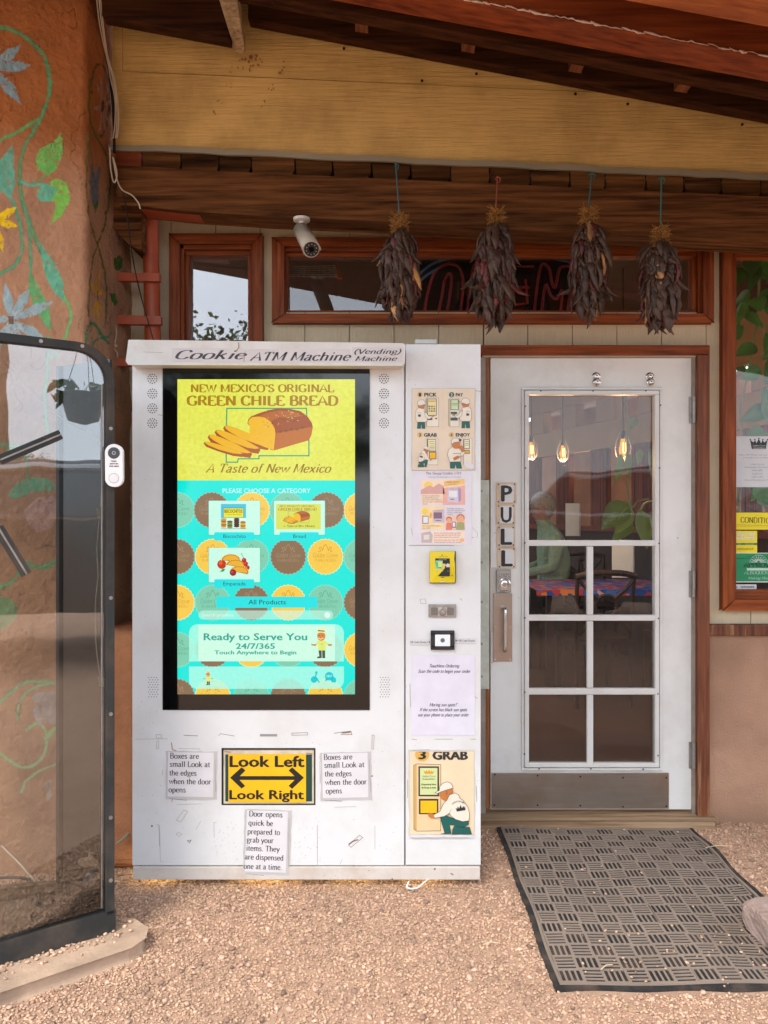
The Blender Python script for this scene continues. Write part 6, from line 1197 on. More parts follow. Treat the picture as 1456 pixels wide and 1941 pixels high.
f += [(i, i + o_, i + 1 + o_, i + 1) for i in range(nx)] + [(ny * k + i, ny * k + i + 1, ny * k + i + 1 + o_, ny * k + i + o_) for i in range(nx)] + [(j * k, (j + 1) * k, (j + 1) * k + o_, j * k + o_) for j in range(ny)] + [(j * k + nx, j * k + nx + o_, (j + 1) * k + nx + o_, (j + 1) * k + nx) for j in range(ny)]
m.add(V_, f, m_matb); m.build('mat_base', mt_)
BW = .028; nc, nr = 12, 17; cw = (MX1 - MX0 - 2 * BW) / nc; ch_ = (MY1 - MY0 - 2 * BW) / nr
def tilemesh(vert):
    m = MB(); a, b_, h = cw / 2, ch_ / 2, .0034
    if not vert: a, b_ = b_, a
    ns = 4; e = .006; slot = .0088; P = [-a]
    for i in range(ns):
        c = -a + (i + .5) * 2 * a / ns; P += [c - slot / 2 - .001, c + slot / 2 + .001]
    P.append(a)
    rects = [(P[2 * i], P[2 * i + 1], -b_ + e, b_ - e) for i in range(ns + 1)] + [(-a, a, -b_, -b_ + e), (-a, a, b_ - e, b_)]
    for (x0, x1, y0, y1) in rects:
        if vert: m.box(x0, x1, y0, y1, 0, h, m_matr)
        else: m.box(y0, y1, x0, x1, 0, h, m_matr)
    me = bpy.data.meshes.new('tread_tile'); me.from_pydata(m.V, [], m.Fc); me.materials.append(m_matr); return me
TMs = [tilemesh(True), tilemesh(False)]
for i in range(nc):
    for j in range(nr):
        x, y = MX0 + BW + (i + .5) * cw, MY0 + BW + (j + .5) * ch_; o = bpy.data.objects.new('tread_tile', TMs[(i + j) % 2]); COL.objects.link(o); o.parent = mt_
        o.location = Vector((mxs(x, y), y, mz(x, y) + .0035)) - mt_.location; e = .02; o.rotation_euler = (math.atan((mz(x, y + e) - mz(x, y - e)) / 2 / e), -math.atan((mz(x + e, y) - mz(x - e, y)) / 2 / e), 0)
m = MB()
for (x0, y0, x1, y1) in ((MX0 + .018, MY0 + .018, MX1 - .018, MY0 + .026), (MX0 + .018, MY1 - .026, MX1 - .018, MY1 - .018), (MX0 + .018, MY0 + .027, MX0 + .026, MY1 - .027), (MX1 - .026, MY0 + .027, MX1 - .018, MY1 - .027)):
    n_ = 40
    for q in range(n_):
        a0, a1 = q / n_, (q + 1) / n_; hz = (x1 - x0) > (y1 - y0); P = [(x0 + (x1 - x0) * a0, y0), (x0 + (x1 - x0) * a1, y0), (x0 + (x1 - x0) * a1, y1), (x0 + (x1 - x0) * a0, y1)] if hz else [(x0, y0 + (y1 - y0) * a0), (x1, y0 + (y1 - y0) * a0), (x1, y0 + (y1 - y0) * a1), (x0, y0 + (y1 - y0) * a1)]
        m.prism([(mxs(x, y), y, mz(x, y) + .0035) for x, y in P], (0, 0, .0045), m_matr)
m.build('mat_border', mt_)
def reg_m(n):
    y = rng.uniform(MY0, MY1, n); x = rng.uniform(MX0, MX1, n); t = (y - MY0) / (MY1 - MY0); c = np.exp(-((x - MX0 - .6) ** 2 / .05 + (y - MY0 - .15) ** 2 / .012)) + np.exp(-((x - MX0 - .25) ** 2 / .006 + (y - MY0 - .12) ** 2 / .02)) + .8 * np.exp(-((x - MX0 - .3) ** 2 / .02 + (y - MY0 - .62) ** 2 / .003))
    k = rng.uniform(0, 1, n) < (.02 + .22 * c + .14 * np.exp(-((MX1 - x) / .06) ** 2) * (t < .5)); return x[k], y[k]
g4 = pebbles(2600, reg_m, lambda x, y: .016 + 0 * x, .002, .006, 'gravel', m_peb, .002); tag(g4, 'stray pebbles lying on the rubber mat', 'gravel', kind='stuff')
# concrete block at the right
SX_ = PX(1430, 2.5); bmk = bmesh.new(); bmesh.ops.create_cube(bmk, size=1); bmesh.ops.subdivide_edges(bmk, edges=bmk.edges[:], cuts=13, use_grid_fill=True); nk = len(bmk.verts); ck = np.array([v.co[:] for v in bmk.verts]); rk = np.maximum(np.abs(ck).max(1), 1e-6); ln_ = (np.abs(ck * 2) ** 7).sum(1) ** (1 / 7); ck = ck / ln_[:, None]
ck = ck * np.array([.30, .24, .10]); nz = fbm(ck[:, 0] * 22 + 9, ck[:, 1] * 22 + 9, ck[:, 2] * 22 + 9, 4) - .45; ck = ck * (1 + nz[:, None] * .28)
for v, c_ in zip(bmk.verts, ck): v.co = c_
me = bpy.data.meshes.new('stone_block'); bmk.to_mesh(me); bmk.free(); me.materials.append(surf('pink_rough_stone', (172, 148, 136), .95, var=.15, bump=1, bs=70, bd=.006, dirt=(110, 92, 84), da=.5, ds=10)); o = bpy.data.objects.new('stone_block', me); COL.objects.link(o); o.location = (SX_ + .155, 2.5 - D0, .048); o.rotation_euler = (0, 0, .12); tag(o, 'rough pinkish grey stone block beside the mat at the right edge', 'stone')
# twigs and leaves
mtw = surf('dry_twig', (206, 186, 150), .8, bump=0)
for i, (x_, y_, a, l) in enumerate(((1360, 1606, .1, .10), (1150, 1838, .6, .05), (930, 1790, .2, .05), (1178, 1560, .3, .04))):
    c = W(x_, y_, (EYE - .014) * F / (y_ - CY)); c.z = .022 if 1030 < x_ < 1320 else .016; dv = Vector((math.cos(a), math.sin(a) * .8, .03)) * l
    m = MB(); m.tube([c - dv * .5, c + Vector((0, .004, .004)), c + dv * .5], .0016, mtw, 5); o = m.build('twig'); tag(o, ('dry straw stalk on the gravel right of the mat', 'bent pale twig on the front of the mat', 'small twig on the gravel left of the mat', 'tiny twig near the threshold')[i], 'twig')

# ------------------------------------------------------------------ stickers and notices inside the right window
dS = 3.512
Z7 = zm(1340, 780, 4.853)
m = Art(dS, tf=Z7); m.rect(232, 228, 700, 696, pap(214, 216, 218), 1); K2 = pap(34, 34, 38)
m.poly([(412, 346), (396, 258), (428, 286), (442, 262), (456, 292), (476, 250), (498, 292), (512, 262), (526, 286), (556, 262), (540, 346)], K2, 2); [m.circ(x_, y_, 7, K2, 2, n=10) for x_, y_ in ((398, 258), (440, 258), (477, 248), (514, 258), (556, 260))]
m.text('Golden Crown', 418, 534, 322, 16, pap(220, 220, 220), 3, 'script', slant=.3); m.text('PANADERIA', 422, 532, 342, 10, pap(220, 220, 220), 3, bold=.03); gy = pap(120, 122, 126)
for t, a, b_, y_ in (('Open 24/7 Please use our Cookie ATM', 292, 690, 404), ('to the left of you to make purchase', 330, 640, 430), ('Lobby Hours are', 404, 526, 490), ('Wednesday Thru Saturday from', 344, 650, 518), ('7AM to 8PM', 414, 510, 548), ('Sunday from', 416, 512, 578), ('10AM to 6PM', 412, 512, 608), ('Closed Mondays and Tuesdays', 344, 640, 636)): m.text(t, a, b_, y_, 12, gy, 2)
m.build('hours_notice', label='white opening hours notice with a black crown in the right window', cat='notice')
m = Art(dS, tf=Z7); YS = pap(244, 226, 10); m.rect(236, 926, 700, 1090, K2, 1, r=14); m.rect(242, 930, 700, 1086, YS, 2, r=12); m.rot = .03; m.piv = Z7(300, 1000); m.text('CONDITIONAL', 310, 690, 1020, 50, pap(50, 46, 20), 3, 'serif', wx=.55, wy=.22); m.line([(250, 1042), (690, 1042)], 4, pap(170, 150, 20), 3); m.line([(250, 1056), (690, 1056)], 3, pap(190, 170, 20), 3); m.line([(470 + 40 * math.cos(a), 995 + 46 * math.sin(a)) for a in [6.283 * k / 20 for k in range(21)]], 2, pap(190, 166, 10), 3); m.build('window_sticker', label='yellow sticker lettered CONDITION, top of the coloured stickers', cat='sticker')
m = Art(dS, tf=Z7); m.rect(244, 1098, 462, 1300, YS, 1); m.text('VISITORS', 272, 440, 1140, 26, pap(236, 236, 220), 2, bold=.05); m.text('WELCOME', 268, 438, 1180, 28, pap(236, 236, 220), 2, bold=.05); m.rect(244, 1210, 462, 1228, pap(20, 110, 96), 2); m.text('VISIT  |  EXPLORE', 280, 430, 1224, 9, pap(220, 230, 226), 3); m.text('ALBUQUERQUE', 276, 428, 1272, 18, pap(150, 130, 20), 2, bold=.02); m.build('window_sticker', label='small square yellow VISITORS WELCOME sticker', cat='sticker')
m = Art(dS, tf=Z7); m.rect(236, 1300, 700, 1572, pap(216, 226, 218), 1, r=14); m.rect(248, 1306, 700, 1562, pap(20, 146, 92), 2, r=12); LG = pap(196, 224, 206); DKG = pap(16, 60, 40)
m.line([(475 + 84 * math.cos(a), 1400 - 80 * math.sin(a)) for a in [math.pi * k / 20 for k in range(21)]], 5, LG, 3); [m.line([(475, 1384), (475 + 70 * math.cos(a), 1396 - 66 * math.sin(a))], 7, LG, 3) for a in [math.pi * (k + .5) / 9 for k in range(9)]]; m.rect(366, 1440, 600, 1462, LG, 3)
m.text('CITY OF ALBUQUERQUE', 356, 640, 1338, 10, DKG, 4); m.text('ENVIRONMENTAL HEALTH', 276, 560, 1356, 10, DKG, 4); m.text('APPROVED', 340, 650, 1432, 40, DKG, 5, 'serif', wx=.7, wy=.3); m.text('ALBUQUERQUE', 342, 640, 1496, 28, LG, 5, 'serif'); m.text('Making History', 376, 610, 1544, 24, LG, 5, 'script', slant=.3); m.build('window_sticker', label='green APPROVED sticker at the bottom of the window', cat='sticker')
m = Art(dS, tf=Z7); m.rect(234, 1590, 456, 1644, pap(226, 228, 230), 1); m.text('k2', 248, 276, 1626, 20, K2, 2, bold=.04, slant=.2); [m.rect(310 + i * 7, 1604, 310 + i * 7 + 3 + (i % 3), 1624, gy, 2) for i in range(18)]; m.build('window_sticker', label='narrow white barcode sticker below the green one', cat='sticker')

# ------------------------------------------------------------------ neon sign, and a grille modelled behind the transom for a reflected heater
ns_ = thing('neon_sign', 'unlit red neon OPEN sign with a blue arc behind the transom glass', 'neon sign', tuple(W(960, 596, 3.62)))
mr_ = surf('unlit_red_neon', (150, 26, 26), .3, bump=0); mb_ = surf('unlit_blue_neon', (66, 116, 160), .3, bump=0)
def neon(pts, mt, nm, sm=True): m = MB(); P = [W(x_, y_, 3.62) for x_, y_ in pts]; m.tube(smooth_pts(P, 5) if sm else P, .0065, mt, 8); m.build(nm, ns_, smooth=True)
neon([(804, 598), (810, 560), (822, 520), (842, 503), (862, 502), (874, 514), (878, 545), (872, 598)], mr_, 'letter_tube'); neon([(830, 598), (838, 560), (844, 528), (852, 519), (856, 528), (852, 565), (846, 598)], mr_, 'letter_tube')
neon([(884, 598), (896, 512), (905, 502), (930, 502), (944, 515), (942, 545), (928, 560), (902, 562)], mr_, 'letter_tube'); neon([(1012, 505), (976, 505), (966, 598)], mr_, 'letter_tube', False); neon([(1004, 545), (974, 545)], mr_, 'letter_tube', False); neon([(996, 530), (1000, 575), (975, 578)], mr_, 'letter_tube', False)
neon([(1012, 598), (1024, 508), (1040, 508), (1046, 535), (1052, 545), (1056, 530), (1062, 508), (1080, 506), (1086, 520), (1074, 598)], mr_, 'letter_tube'); neon([(1026, 598), (1034, 540), (1044, 560), (1056, 566), (1066, 550), (1062, 598)], mr_, 'letter_tube')
neon([(778, 540), (800, 515), (830, 496), (880, 488), (1010, 487), (1060, 492), (1100, 505)], mb_, 'arc_tube'); neon([(782, 548), (806, 524), (832, 508)], mb_, 'arc_tube')
m = MB(); m.prism([W(770, 480, 3.68), W(1120, 480, 3.68), W(1120, 604, 3.68), W(770, 604, 3.68)], (0, .01, 0), m_gap); m.build('back_panel', ns_)
ht = thing('heater_reflection', 'orange edged grille standing in for the heater reflected in the transom glass', 'heater', tuple(W(596, 528, 4.0)))
for i in range(6): m = MB(); m.tube([W(556 - i * 1, 505 + i * 3.6, 4.0), W(636 + i, 503 + i * 4.2, 4.0)], .004, m_dull, 5); m.build('bar', ht)
for i in range(9): m = MB(); m.tube([W(560 + i * 9, 504, 4.01), W(556 + i * 10, 526, 4.01)], .0025, m_dull, 5); m.build('bar', ht)
m = MB(); m.prism([W(634, 502, 4.0), (W(640, 502, 4.0)), W(648, 527, 4.0), W(638, 526, 4.0)], (0, .03, 0), m_orange); m.build('end_cap', ht)

# ------------------------------------------------------------------ dining room seen through the glass
m_floor = surf('dining_floor_brown', (96, 66, 48), .35, var=.15, bump=.1, spec=.5); m_inw = surf('dining_tan_plaster', (150, 118, 86), .9, bump=.2); m_brn = wood('dining_red_brown_trim', (124, 60, 38), (60, 26, 16), 'z', rough=.5)
m_darkw = wood('dining_dark_wood', (70, 48, 36), (34, 22, 16), 'z', rough=.5)
YW = 3.56 - D0
m = MB(); m.box(-3.5, 3.4, YW, 11.8 - D0, .02, .055, m_floor); m.build('dining_room_floor', kind='structure')
m = MB(); m.box(-3.5, 3.4, YW + .02, 6.4 - D0, 2.85, 2.9, m_darkw); m.box(-3.5, 3.4, 9.2 - D0, 11.8 - D0, 2.85, 2.9, m_darkw); m.box(-3.5, .2, 6.402 - D0, 9.198 - D0, 2.85, 2.9, m_darkw); m.box(1.0, 3.4, 6.402 - D0, 9.198 - D0, 2.85, 2.9, m_darkw); m.build('dining_room_ceiling', kind='structure')  # gap left in the ceiling is an added, unseen skylight to brighten the room
m = MB(); m.box(-3.55, -3.5, YW, 11.8 - D0, 0, .9, m_inw); m.box(-3.55, -3.5, YW, 11.8 - D0, 2.3, 2.9, m_inw); m.build('dining_room_left_wall', kind='structure')  # middle of this unseen wall left open to let more light in
m = MB(); m.box(-3.5, .9, 11.6 - D0, 11.7 - D0, 0, 2.9, m_inw); m.build('dining_room_back_wall', kind='structure')
ww = thing('window_wall', 'far dining room wall of red brown posts between tall windows', 'wall', (1.8, 8 - D0, 0))
P0_, P1_ = Vector((.9, 11.6 - D0, 0)), Vector((2.72, 5.7 - D0, 0)); P2_ = Vector((2.72, 3.62 - D0, 0))
def wall_run(a, b_, bays):
    dv = (b_ - a); Ln = dv.length; dv.normalize(); nn = Vector((dv.y, -dv.x, 0)); nn = nn if nn.x > 0 else -nn
    def slab(u0, u1, z0, z1, th, mt, nm, off=0): m = MB(); p = a + dv * u0 + nn * off; q = a + dv * u1 + nn * off; m.prism([(p.x, p.y, z0), (q.x, q.y, z0), (q.x, q.y, z1), (p.x, p.y, z1)], nn * th, mt); m.build(nm, ww)
    slab(0, Ln, 0, 1.20, .1, m_darkw, 'lower_panel'); slab(0, Ln, 1.204, 1.25, .14, m_brn, 'sill', -.05); slab(0, Ln, 2.02, 2.28, .1, m_inw, 'plaster_band'); slab(0, Ln, 2.52, 2.85, .1, m_inw, 'plaster_band')
    bw = Ln / bays
    for i in range(bays):
        u = i * bw
        for k, (du, w_) in enumerate(((0, .07), (.078, .05), (.135, .035), (bw - .10, .04), (bw - .052, .05))): slab(u + du, u + du + w_, 1.254, 2.016, .08 - k * .01, m_brn, 'post')
        slab(u, u + bw * .45, 2.284, 2.516, .1, m_inw, 'plaster_pier')
        m = MB(); p = a + dv * (u + .16) + nn * .06; q = a + dv * (u + bw * .99) + nn * .06; m.prism([(p.x, p.y, 1.254), (q.x, q.y, 1.254), (q.x, q.y, 2.016), (p.x, p.y, 2.016)], nn * .004, m_thin); m.build('pane', ww)
wall_run(P0_, P1_, 9); wall_run(P1_, P2_, 3)
m = MB(); m.prism([(1.9, 12.5 - D0, 0), (4.1, 5.6 - D0, 0), (4.3, 5.65 - D0, 0), (2.1, 12.6 - D0, 0)], (0, 0, 2.75), m_adobe_r); o = m.build('added_screen_wall', bevel=.03); tag(o, 'added tan wall that cuts the glare in the far dining room windows', 'wall')  # wall added outside to cut the over-bright view through the windows
# pendant lamps
def pendant(label, x_, y_, d, k):
    c = W(x_, y_, d); t = thing('pendant_lamp', label, 'lamp', tuple(c), group='caged pendant lamps in the dining room')
    m = MB(); m.tube([(c.x, c.y, 2.85), (c.x, c.y, c.z + .13 * k)], .004, m_bcable, 5); m.build('cord', t); m = MB(); m.tube([(c.x, c.y, c.z + .13 * k), (c.x, c.y, c.z + .075 * k)], .017 * k, m_black, 10); m.build('socket', t)
    m = MB(); m.lathe(c, [(.003, -.062 * k), (.018 * k, -.056 * k), (.03 * k, -.03 * k), (.030 * k, -.01 * k), (.022 * k, .03 * k), (.014 * k, .07 * k)], emis('amber_bulb_glass', (1, .36, .04), .5), 14); b_ = m.build('bulb', t, smooth=True)
    m = MB(); m.tube(smooth_pts([(c.x - .008 * k, c.y - .033 * k, c.z + .04 * k), (c.x - .008 * k, c.y - .034 * k, c.z - .03 * k), (c.x + .008 * k, c.y - .034 * k, c.z - .03 * k), (c.x + .008 * k, c.y - .033 * k, c.z + .04 * k)], 4), .003 * k, emis('filament', (1, .7, .2), 2.5), 6); m.build('filament', b_)
    m = MB()
    for j in range(8):
        a = j * math.pi / 4; m.tube([(c.x + r_ * k * math.cos(a), c.y + r_ * k * math.sin(a), c.z + h * k) for r_, h in ((.018, .13), (.05, .06), (.062, 0), (.05, -.06), (.02, -.09))], .0016, m_dull, 4)
    m.build('cage', t); ld = bpy.data.lights.new('bulb_light', 'POINT'); lo = bpy.data.objects.new('bulb_light', ld); COL.objects.link(lo); lo.parent = t; lo.location = (0, 0, -.10 * k); ld.energy = 4.5; ld.color = (1, .62, .32); ld.shadow_soft_size = .04
pendant('brightest amber pendant lamp, beside the hanging plant', 1181, 850, 4.6, .8); pendant('round caged amber lamp near the middle of the glass', 1067, 858, 5.4, .7); pendant('amber lamp cut by the left edge of the door glass', 1007, 853, 5.0, .7); pendant('small far amber lamp', 1144, 872, 8.2, 1.0)
# table and cloth
def table(x, y, label, lx=1.3, ly=.75):
    t = thing('dining_table', label, 'table', (x, y, .055)); m = MB(); m.box(x - lx / 2, x + lx / 2, y - ly / 2, y + ly / 2, .77, .80, m_darkw); m.build('tabletop', t, bevel=.004)
    for sx in (-1, 1):
        for sy in (-1, 1): m = MB(); m.box(x + sx * (lx / 2 - .08) - .03, x + sx * (lx / 2 - .08) + .03, y + sy * (ly / 2 - .08) - .03, y + sy * (ly / 2 - .08) + .03, .055, .768, m_darkw); m.build('leg', t)
    return t
g = NT('painted_tablecloth'); geo = g.n('ShaderNodeNewGeometry'); vr = g.n('ShaderNodeTexVoronoi', Scale=22.0); g.l(geo.outputs['Position'], vr.inputs['Vector']); cr2 = g.n('ShaderNodeValToRGB'); sp = g.n('ShaderNodeSeparateColor'); g.l(vr.outputs['Color'], sp.inputs[0]); g.l(sp.outputs[0], cr2.inputs[0])
cr2.color_ramp.interpolation = 'CONSTANT'; E_ = cr2.color_ramp.elements; E_[0].color = lin((30, 80, 170)) + (1,); E_[1].position = .4; E_[1].color = lin((200, 60, 50)) + (1,)
for p__, c__ in ((.62, (230, 140, 60)), (.78, (60, 120, 200)), (.92, (220, 170, 160))): e = E_.new(p__); e.color = lin(c__) + (1,)
pr = g.n('ShaderNodeBsdfPrincipled', Roughness=.4); g.l(cr2.outputs[0], pr.inputs['Base Color']); g.l(pr.outputs[0], g.o.inputs[0]); m_cloth = g.m
table(2.05, 6.25 - D0, 'dining table under a bright cloth just inside the door', 1.7, .8)
m = MB(); m.box(1.15, 2.95, 5.80 - D0, 6.70 - D0, .803, .808, m_cloth); m.box(1.15, 2.95, 5.79 - D0, 5.795 - D0, .765, .808, m_cloth); o = m.build('tablecloth'); tag(o, 'blue red and orange painted tablecloth on the near dining table', 'tablecloth')
table(1.5, 8.3 - D0, 'second dining table where the man sits', 1.3, .8)
def chair(label, x, y, rz, grp='dark dining chairs'):
    t = thing('dining_chair', label, 'chair', (x, y, .055), rz, grp); mt = m_darkw
    L = lambda mm, nm: mm.build(nm, t, local=True, bevel=.003)
    m = MB(); m.box(-.21, .21, -.20, .20, .44, .47, mt); L(m, 'seat')
    for sx in (-1, 1): m = MB(); m.box(sx * .19 - .016, sx * .19 + .016, -.2, -.168, 0, .44, mt); L(m, 'leg'); m = MB(); m.tube([(sx * .19, .2, 0), (sx * .19, .18, .45), (sx * .20, .24, .92)], .015, mt, 8); L(m, 'leg')
    m = MB(); m.tube(smooth_pts([(-.21, .245, .90), (-.1, .26, .925), (.1, .26, .925), (.21, .245, .90)], 4), .022, mt, 8); L(m, 'top_rail')
    m = MB(); c = [(.075 * math.cos(a), .24, .70 + .075 * math.sin(a)) for a in [6.283 * k / 16 for k in range(17)]]; m.tube(c, .013, mt, 6)
    for sx in (-1, 1): m.tube(smooth_pts([(sx * .19, .25, .88), (sx * .12, .245, .80), (sx * .055, .24, .75)], 4), .014, mt, 6); m.tube(smooth_pts([(sx * .055, .24, .65), (sx * .12, .225, .58), (sx * .18, .215, .50)], 4), .014, mt, 6)
    L(m, 'back_splat'); return t
chair('dark round splat chair at the near table, left half of the glass', 1.48, 5.45 - D0, math.pi + .1); chair('dark round splat chair at the near table, right half of the glass', 2.12, 5.5 - D0, math.pi - .05); chair('dark chair beyond the near table beside the man', 1.95, 7.3 - D0, .0); chair('dark chair drawn up beside the wall posts', 2.55, 4.9 - D0, 1.9)
for o in [o for o in bpy.data.objects if o.name.startswith('dining_chair')]: pass
# menu boards standing on tables
for (x_, y_, d, w_, h_, lab) in ((1085, 985, 7.2, 26, 62, 'white menu holder behind the seated man'), (1180, 1062, 5.75, 40, 66, 'tall white menu board on the near tablecloth')):
    m = MB(); m.prism([W(x_ - w_ / 2, y_ - h_ / 2, d), W(x_ + w_ / 2, y_ - h_ / 2, d), W(x_ + w_ / 2, y_ + h_ / 2, d), W(x_ - w_ / 2, y_ + h_ / 2, d)], (.02, .03, 0), pap(232, 234, 230)); m.ball(W(x_, y_ - h_ / 2 - 3, d + .01), .014, m_black, 8); o = m.build('menu_board', cat='menu board', label=lab)
# seated man
def person():
    me = bpy.data.meshes.new('person'); bm_ = bmesh.new(); sk = bm_.verts.layers.skin.verify()
    c = W(1054, 1040, 6.8); X0, Y0 = c.x, c.y
    J = {}; ed = []
    def j(n, x, y, z, r, par=None): J[n] = bm_.verts.new((x, y, z)); J[n][sk].radius = (r, r * .85); (bm_.edges.new((J[par], J[n])) if par else None)
    j('pel', 0, 0, .60, .15); j('waist', .0, -.0, .78, .145, 'pel'); j('chest', -.02, -.0, 1.02, .165, 'waist'); j('sh', -.05, 0, 1.20, .14, 'chest'); j('neck', -.10, 0, 1.30, .07, 'sh'); j('hb', -.14, 0, 1.36, .08, 'neck'); j('head', -.155, 0, 1.44, .10, 'hb'); j('ht', -.15, 0, 1.51, .075, 'head')
    for s_, n in ((-1, 'l'), (1, 'r')):
        j('s' + n, -.03, s_ * .19, 1.16, .075, 'sh'); j('e' + n, -.08, s_ * .24, .92, .05, 's' + n); j('w' + n, -.32, s_ * .14, .86, .033, 'e' + n); j('k' + n, -.45, s_ * .12, .60, .07, 'pel'); j('f' + n, -.44, s_ * .12, .12, .045, 'k' + n); j('t' + n, -.58, s_ * .12, .09, .035, 'f' + n)
    J['pel'][sk].use_root = True
    bm_.to_mesh(me); bm_.free(); o = bpy.data.objects.new('person', me); COL.objects.link(o); o.location = (X0, Y0, 0)
    o.modifiers.new('s', 'SKIN'); sb = o.modifiers.new('u', 'SUBSURF'); sb.levels = 2; sb.render_levels = 2
    g = NT('person_clothes_and_skin'); tcx = g.n('ShaderNodeTexCoord'); sx = g.n('ShaderNodeSeparateXYZ'); g.l(tcx.outputs['Object'], sx.inputs[0]); p = g.n('ShaderNodeBsdfPrincipled', Roughness=.8)
    st = lambda v, lim: (lambda n: (g.l(v, n.inputs[0]), setattr(n.inputs[1], 'default_value', lim), n.outputs[0])[2])(g.n('ShaderNodeMath', _operation='GREATER_THAN'))
    c1_ = mixc(g, st(sx.outputs[2], .66), lin((50, 54, 66)), lin((122, 146, 122))); c2_ = mixc(g, st(sx.outputs[2], 1.325), c1_, lin((140, 104, 86))); g.l(c2_, p.inputs['Base Color']); g.l(bumpn(g, noise(g, tcx.outputs['Object'], 9, 4, .6), 1., .05), p.inputs['Normal']); g.l(p.outputs[0], g.o.inputs[0]); me.materials.append(g.m)
    tag(o, 'seated grey haired man in a pale green shirt seen through the door glass', 'person')
    hm = surf('grey_hair', (136, 130, 122), .8, var=.3, vs_=60, bump=.8, bs=120); m = MB(); m.ball((-.112, 0, 1.465), .118, hm, 16, (1.0, .9, .98)); m.ball((-.09, 0, 1.40), .085, hm, 12, (.8, .9, .9)); m.build('hair', o, local=True, smooth=True)
    m = MB(); sk_ = surf('person_skin', (140, 104, 86), .6); m.ball((-.135, -.098, 1.43), .03, sk_, 10, (.8, .35, 1.1)); m.ball((-.135, .098, 1.43), .03, sk_, 10, (.8, .35, 1.1)); m.build('ear', o, local=True, smooth=True)
    m = MB(); m.ball((-.262, 0, 1.43), .022, sk_, 8, (1.1, .7, 1.3)); m.build('nose', o, local=True, smooth=True); m = MB(); m.box(-.257, -.24, -.03, .03, 1.375, 1.385, surf('lip', (140, 84, 74), .6)); [m.ball((-.245, s_ * .035, 1.46), .012, m_gap, 8) for s_ in (-1, 1)]; m.build('face_feature', o, local=True)
import bmesh
person()
chair('dark chair the grey haired man sits on', W(1054, 1040, 6.8).x + .02, W(1054, 1040, 6.8).y, -math.pi / 2)
# house plants
m_leaf = surf('broad_leaf', (120, 140, 62), .4, var=.3, vs_=8, bump=.2, bs=40, island=.3, spec=.5); m_leafb = surf('philodendron_leaf_dark', (74, 122, 54), .35, var=.3, vs_=8, bump=.2, island=.35, spec=.5); m_stem = surf('vine_stem', (130, 132, 84), .6)
def leaf(base, tip, wd, mt, nrm=None, cup=.25):
    base, tip = Vector(base), Vector(tip); ax = tip - base; L_ = ax.length; ax.normalize(); n = Vector(nrm or (random.uniform(-.5, .5), -1, random.uniform(-.3, .5))).normalized(); sd = ax.cross(n).normalized(); n = sd.cross(ax); V_ = []; ns = 7
    prof = (.04, .72, 1, .95, .74, .42, .02)
    for i in range(ns):
        t = i / (ns - 1); c = base + ax * L_ * t - n * (.16 * L_ * t * t); w_ = wd * prof[i]; V_ += [c - sd * w_ + n * w_ * cup, c - sd * w_ * .5 + n * w_ * cup * .35, c, c + sd * w_ * .5 + n * w_ * cup * .35, c + sd * w_ + n * w_ * cup]
    m = MB(); m.add(V_, [(i * 5 + k, i * 5 + k + 1, (i + 1) * 5 + k + 1, (i + 1) * 5 + k) for i in range(ns - 1) for k in range(4)], mt); return m
def plant(label, d, vines, leaves, mt, base):
    t = thing('vine_plant', label, 'plant', tuple(W(*base, d)))
    for v_ in vines: m = MB(); m.tube(smooth_pts([W(x_, y_, d + (.03 * (i % 2))) for i, (x_, y_) in enumerate(v_)], 5), .006, m_stem, 6); m.build('stem', t, smooth=True)
    for (x0, y0, x1, y1, w_) in leaves: leaf(W(x0, y0, d), W(x1, y1, d - .04), w_ / F * d, mt).build('leaf', t, smooth=True)
plant('broad leaved green plant hanging inside the door glass', 4.15, [[(1185, 740), (1190, 820), (1188, 900), (1196, 960), (1210, 950), (1230, 945)], [(1196, 960), (1190, 930)], [(1210, 980), (1222, 955), (1240, 950)]],
      [(1178, 860, 1170, 915, 9), (1194, 860, 1188, 905, 7), (1190, 952, 1142, 1000, 24), (1196, 960, 1172, 1012, 18), (1212, 965, 1232, 1040, 17), (1200, 990, 1160, 1024, 14), (1232, 850, 1240, 900, 10), (1214, 850, 1210, 880, 7), (1206, 790, 1196, 815, 8), (1234, 975, 1244, 1010, 9)], m_leaf, (1190, 740))
rp = random.Random(11)
lv = []
for i in range(46):
    x_ = rp.uniform(1396, 1500); y_ = rp.uniform(470, 880); a = rp.uniform(.2, 2.9); l = rp.uniform(26, 58); lv.append((x_, y_, x_ + l * math.cos(a), y_ + l * math.sin(a), rp.uniform(10, 20)))
plant('tall climbing plant with large dark leaves inside the right window', 3.95, [[(1440, 480), (1436, 600), (1420, 700), (1402, 780), (1408, 840), (1400, 900), (1396, 960)], [(1436, 600), (1452, 640), (1460, 760)], [(1398, 830), (1404, 900), (1400, 960), (1392, 1000)]], lv, m_leafb, (1420, 1000))
lv = [(1440, 930, 1470, 960, 20), (1450, 900, 1430, 950, 18), (1440, 940, 1490, 940, 18), (1420, 900, 1436, 940, 14)]
plant('lower leafy plant behind the opening hours notice', 4.3, [[(1450, 1000), (1446, 940), (1440, 890)]], lv, m_leafb, (1450, 1000))

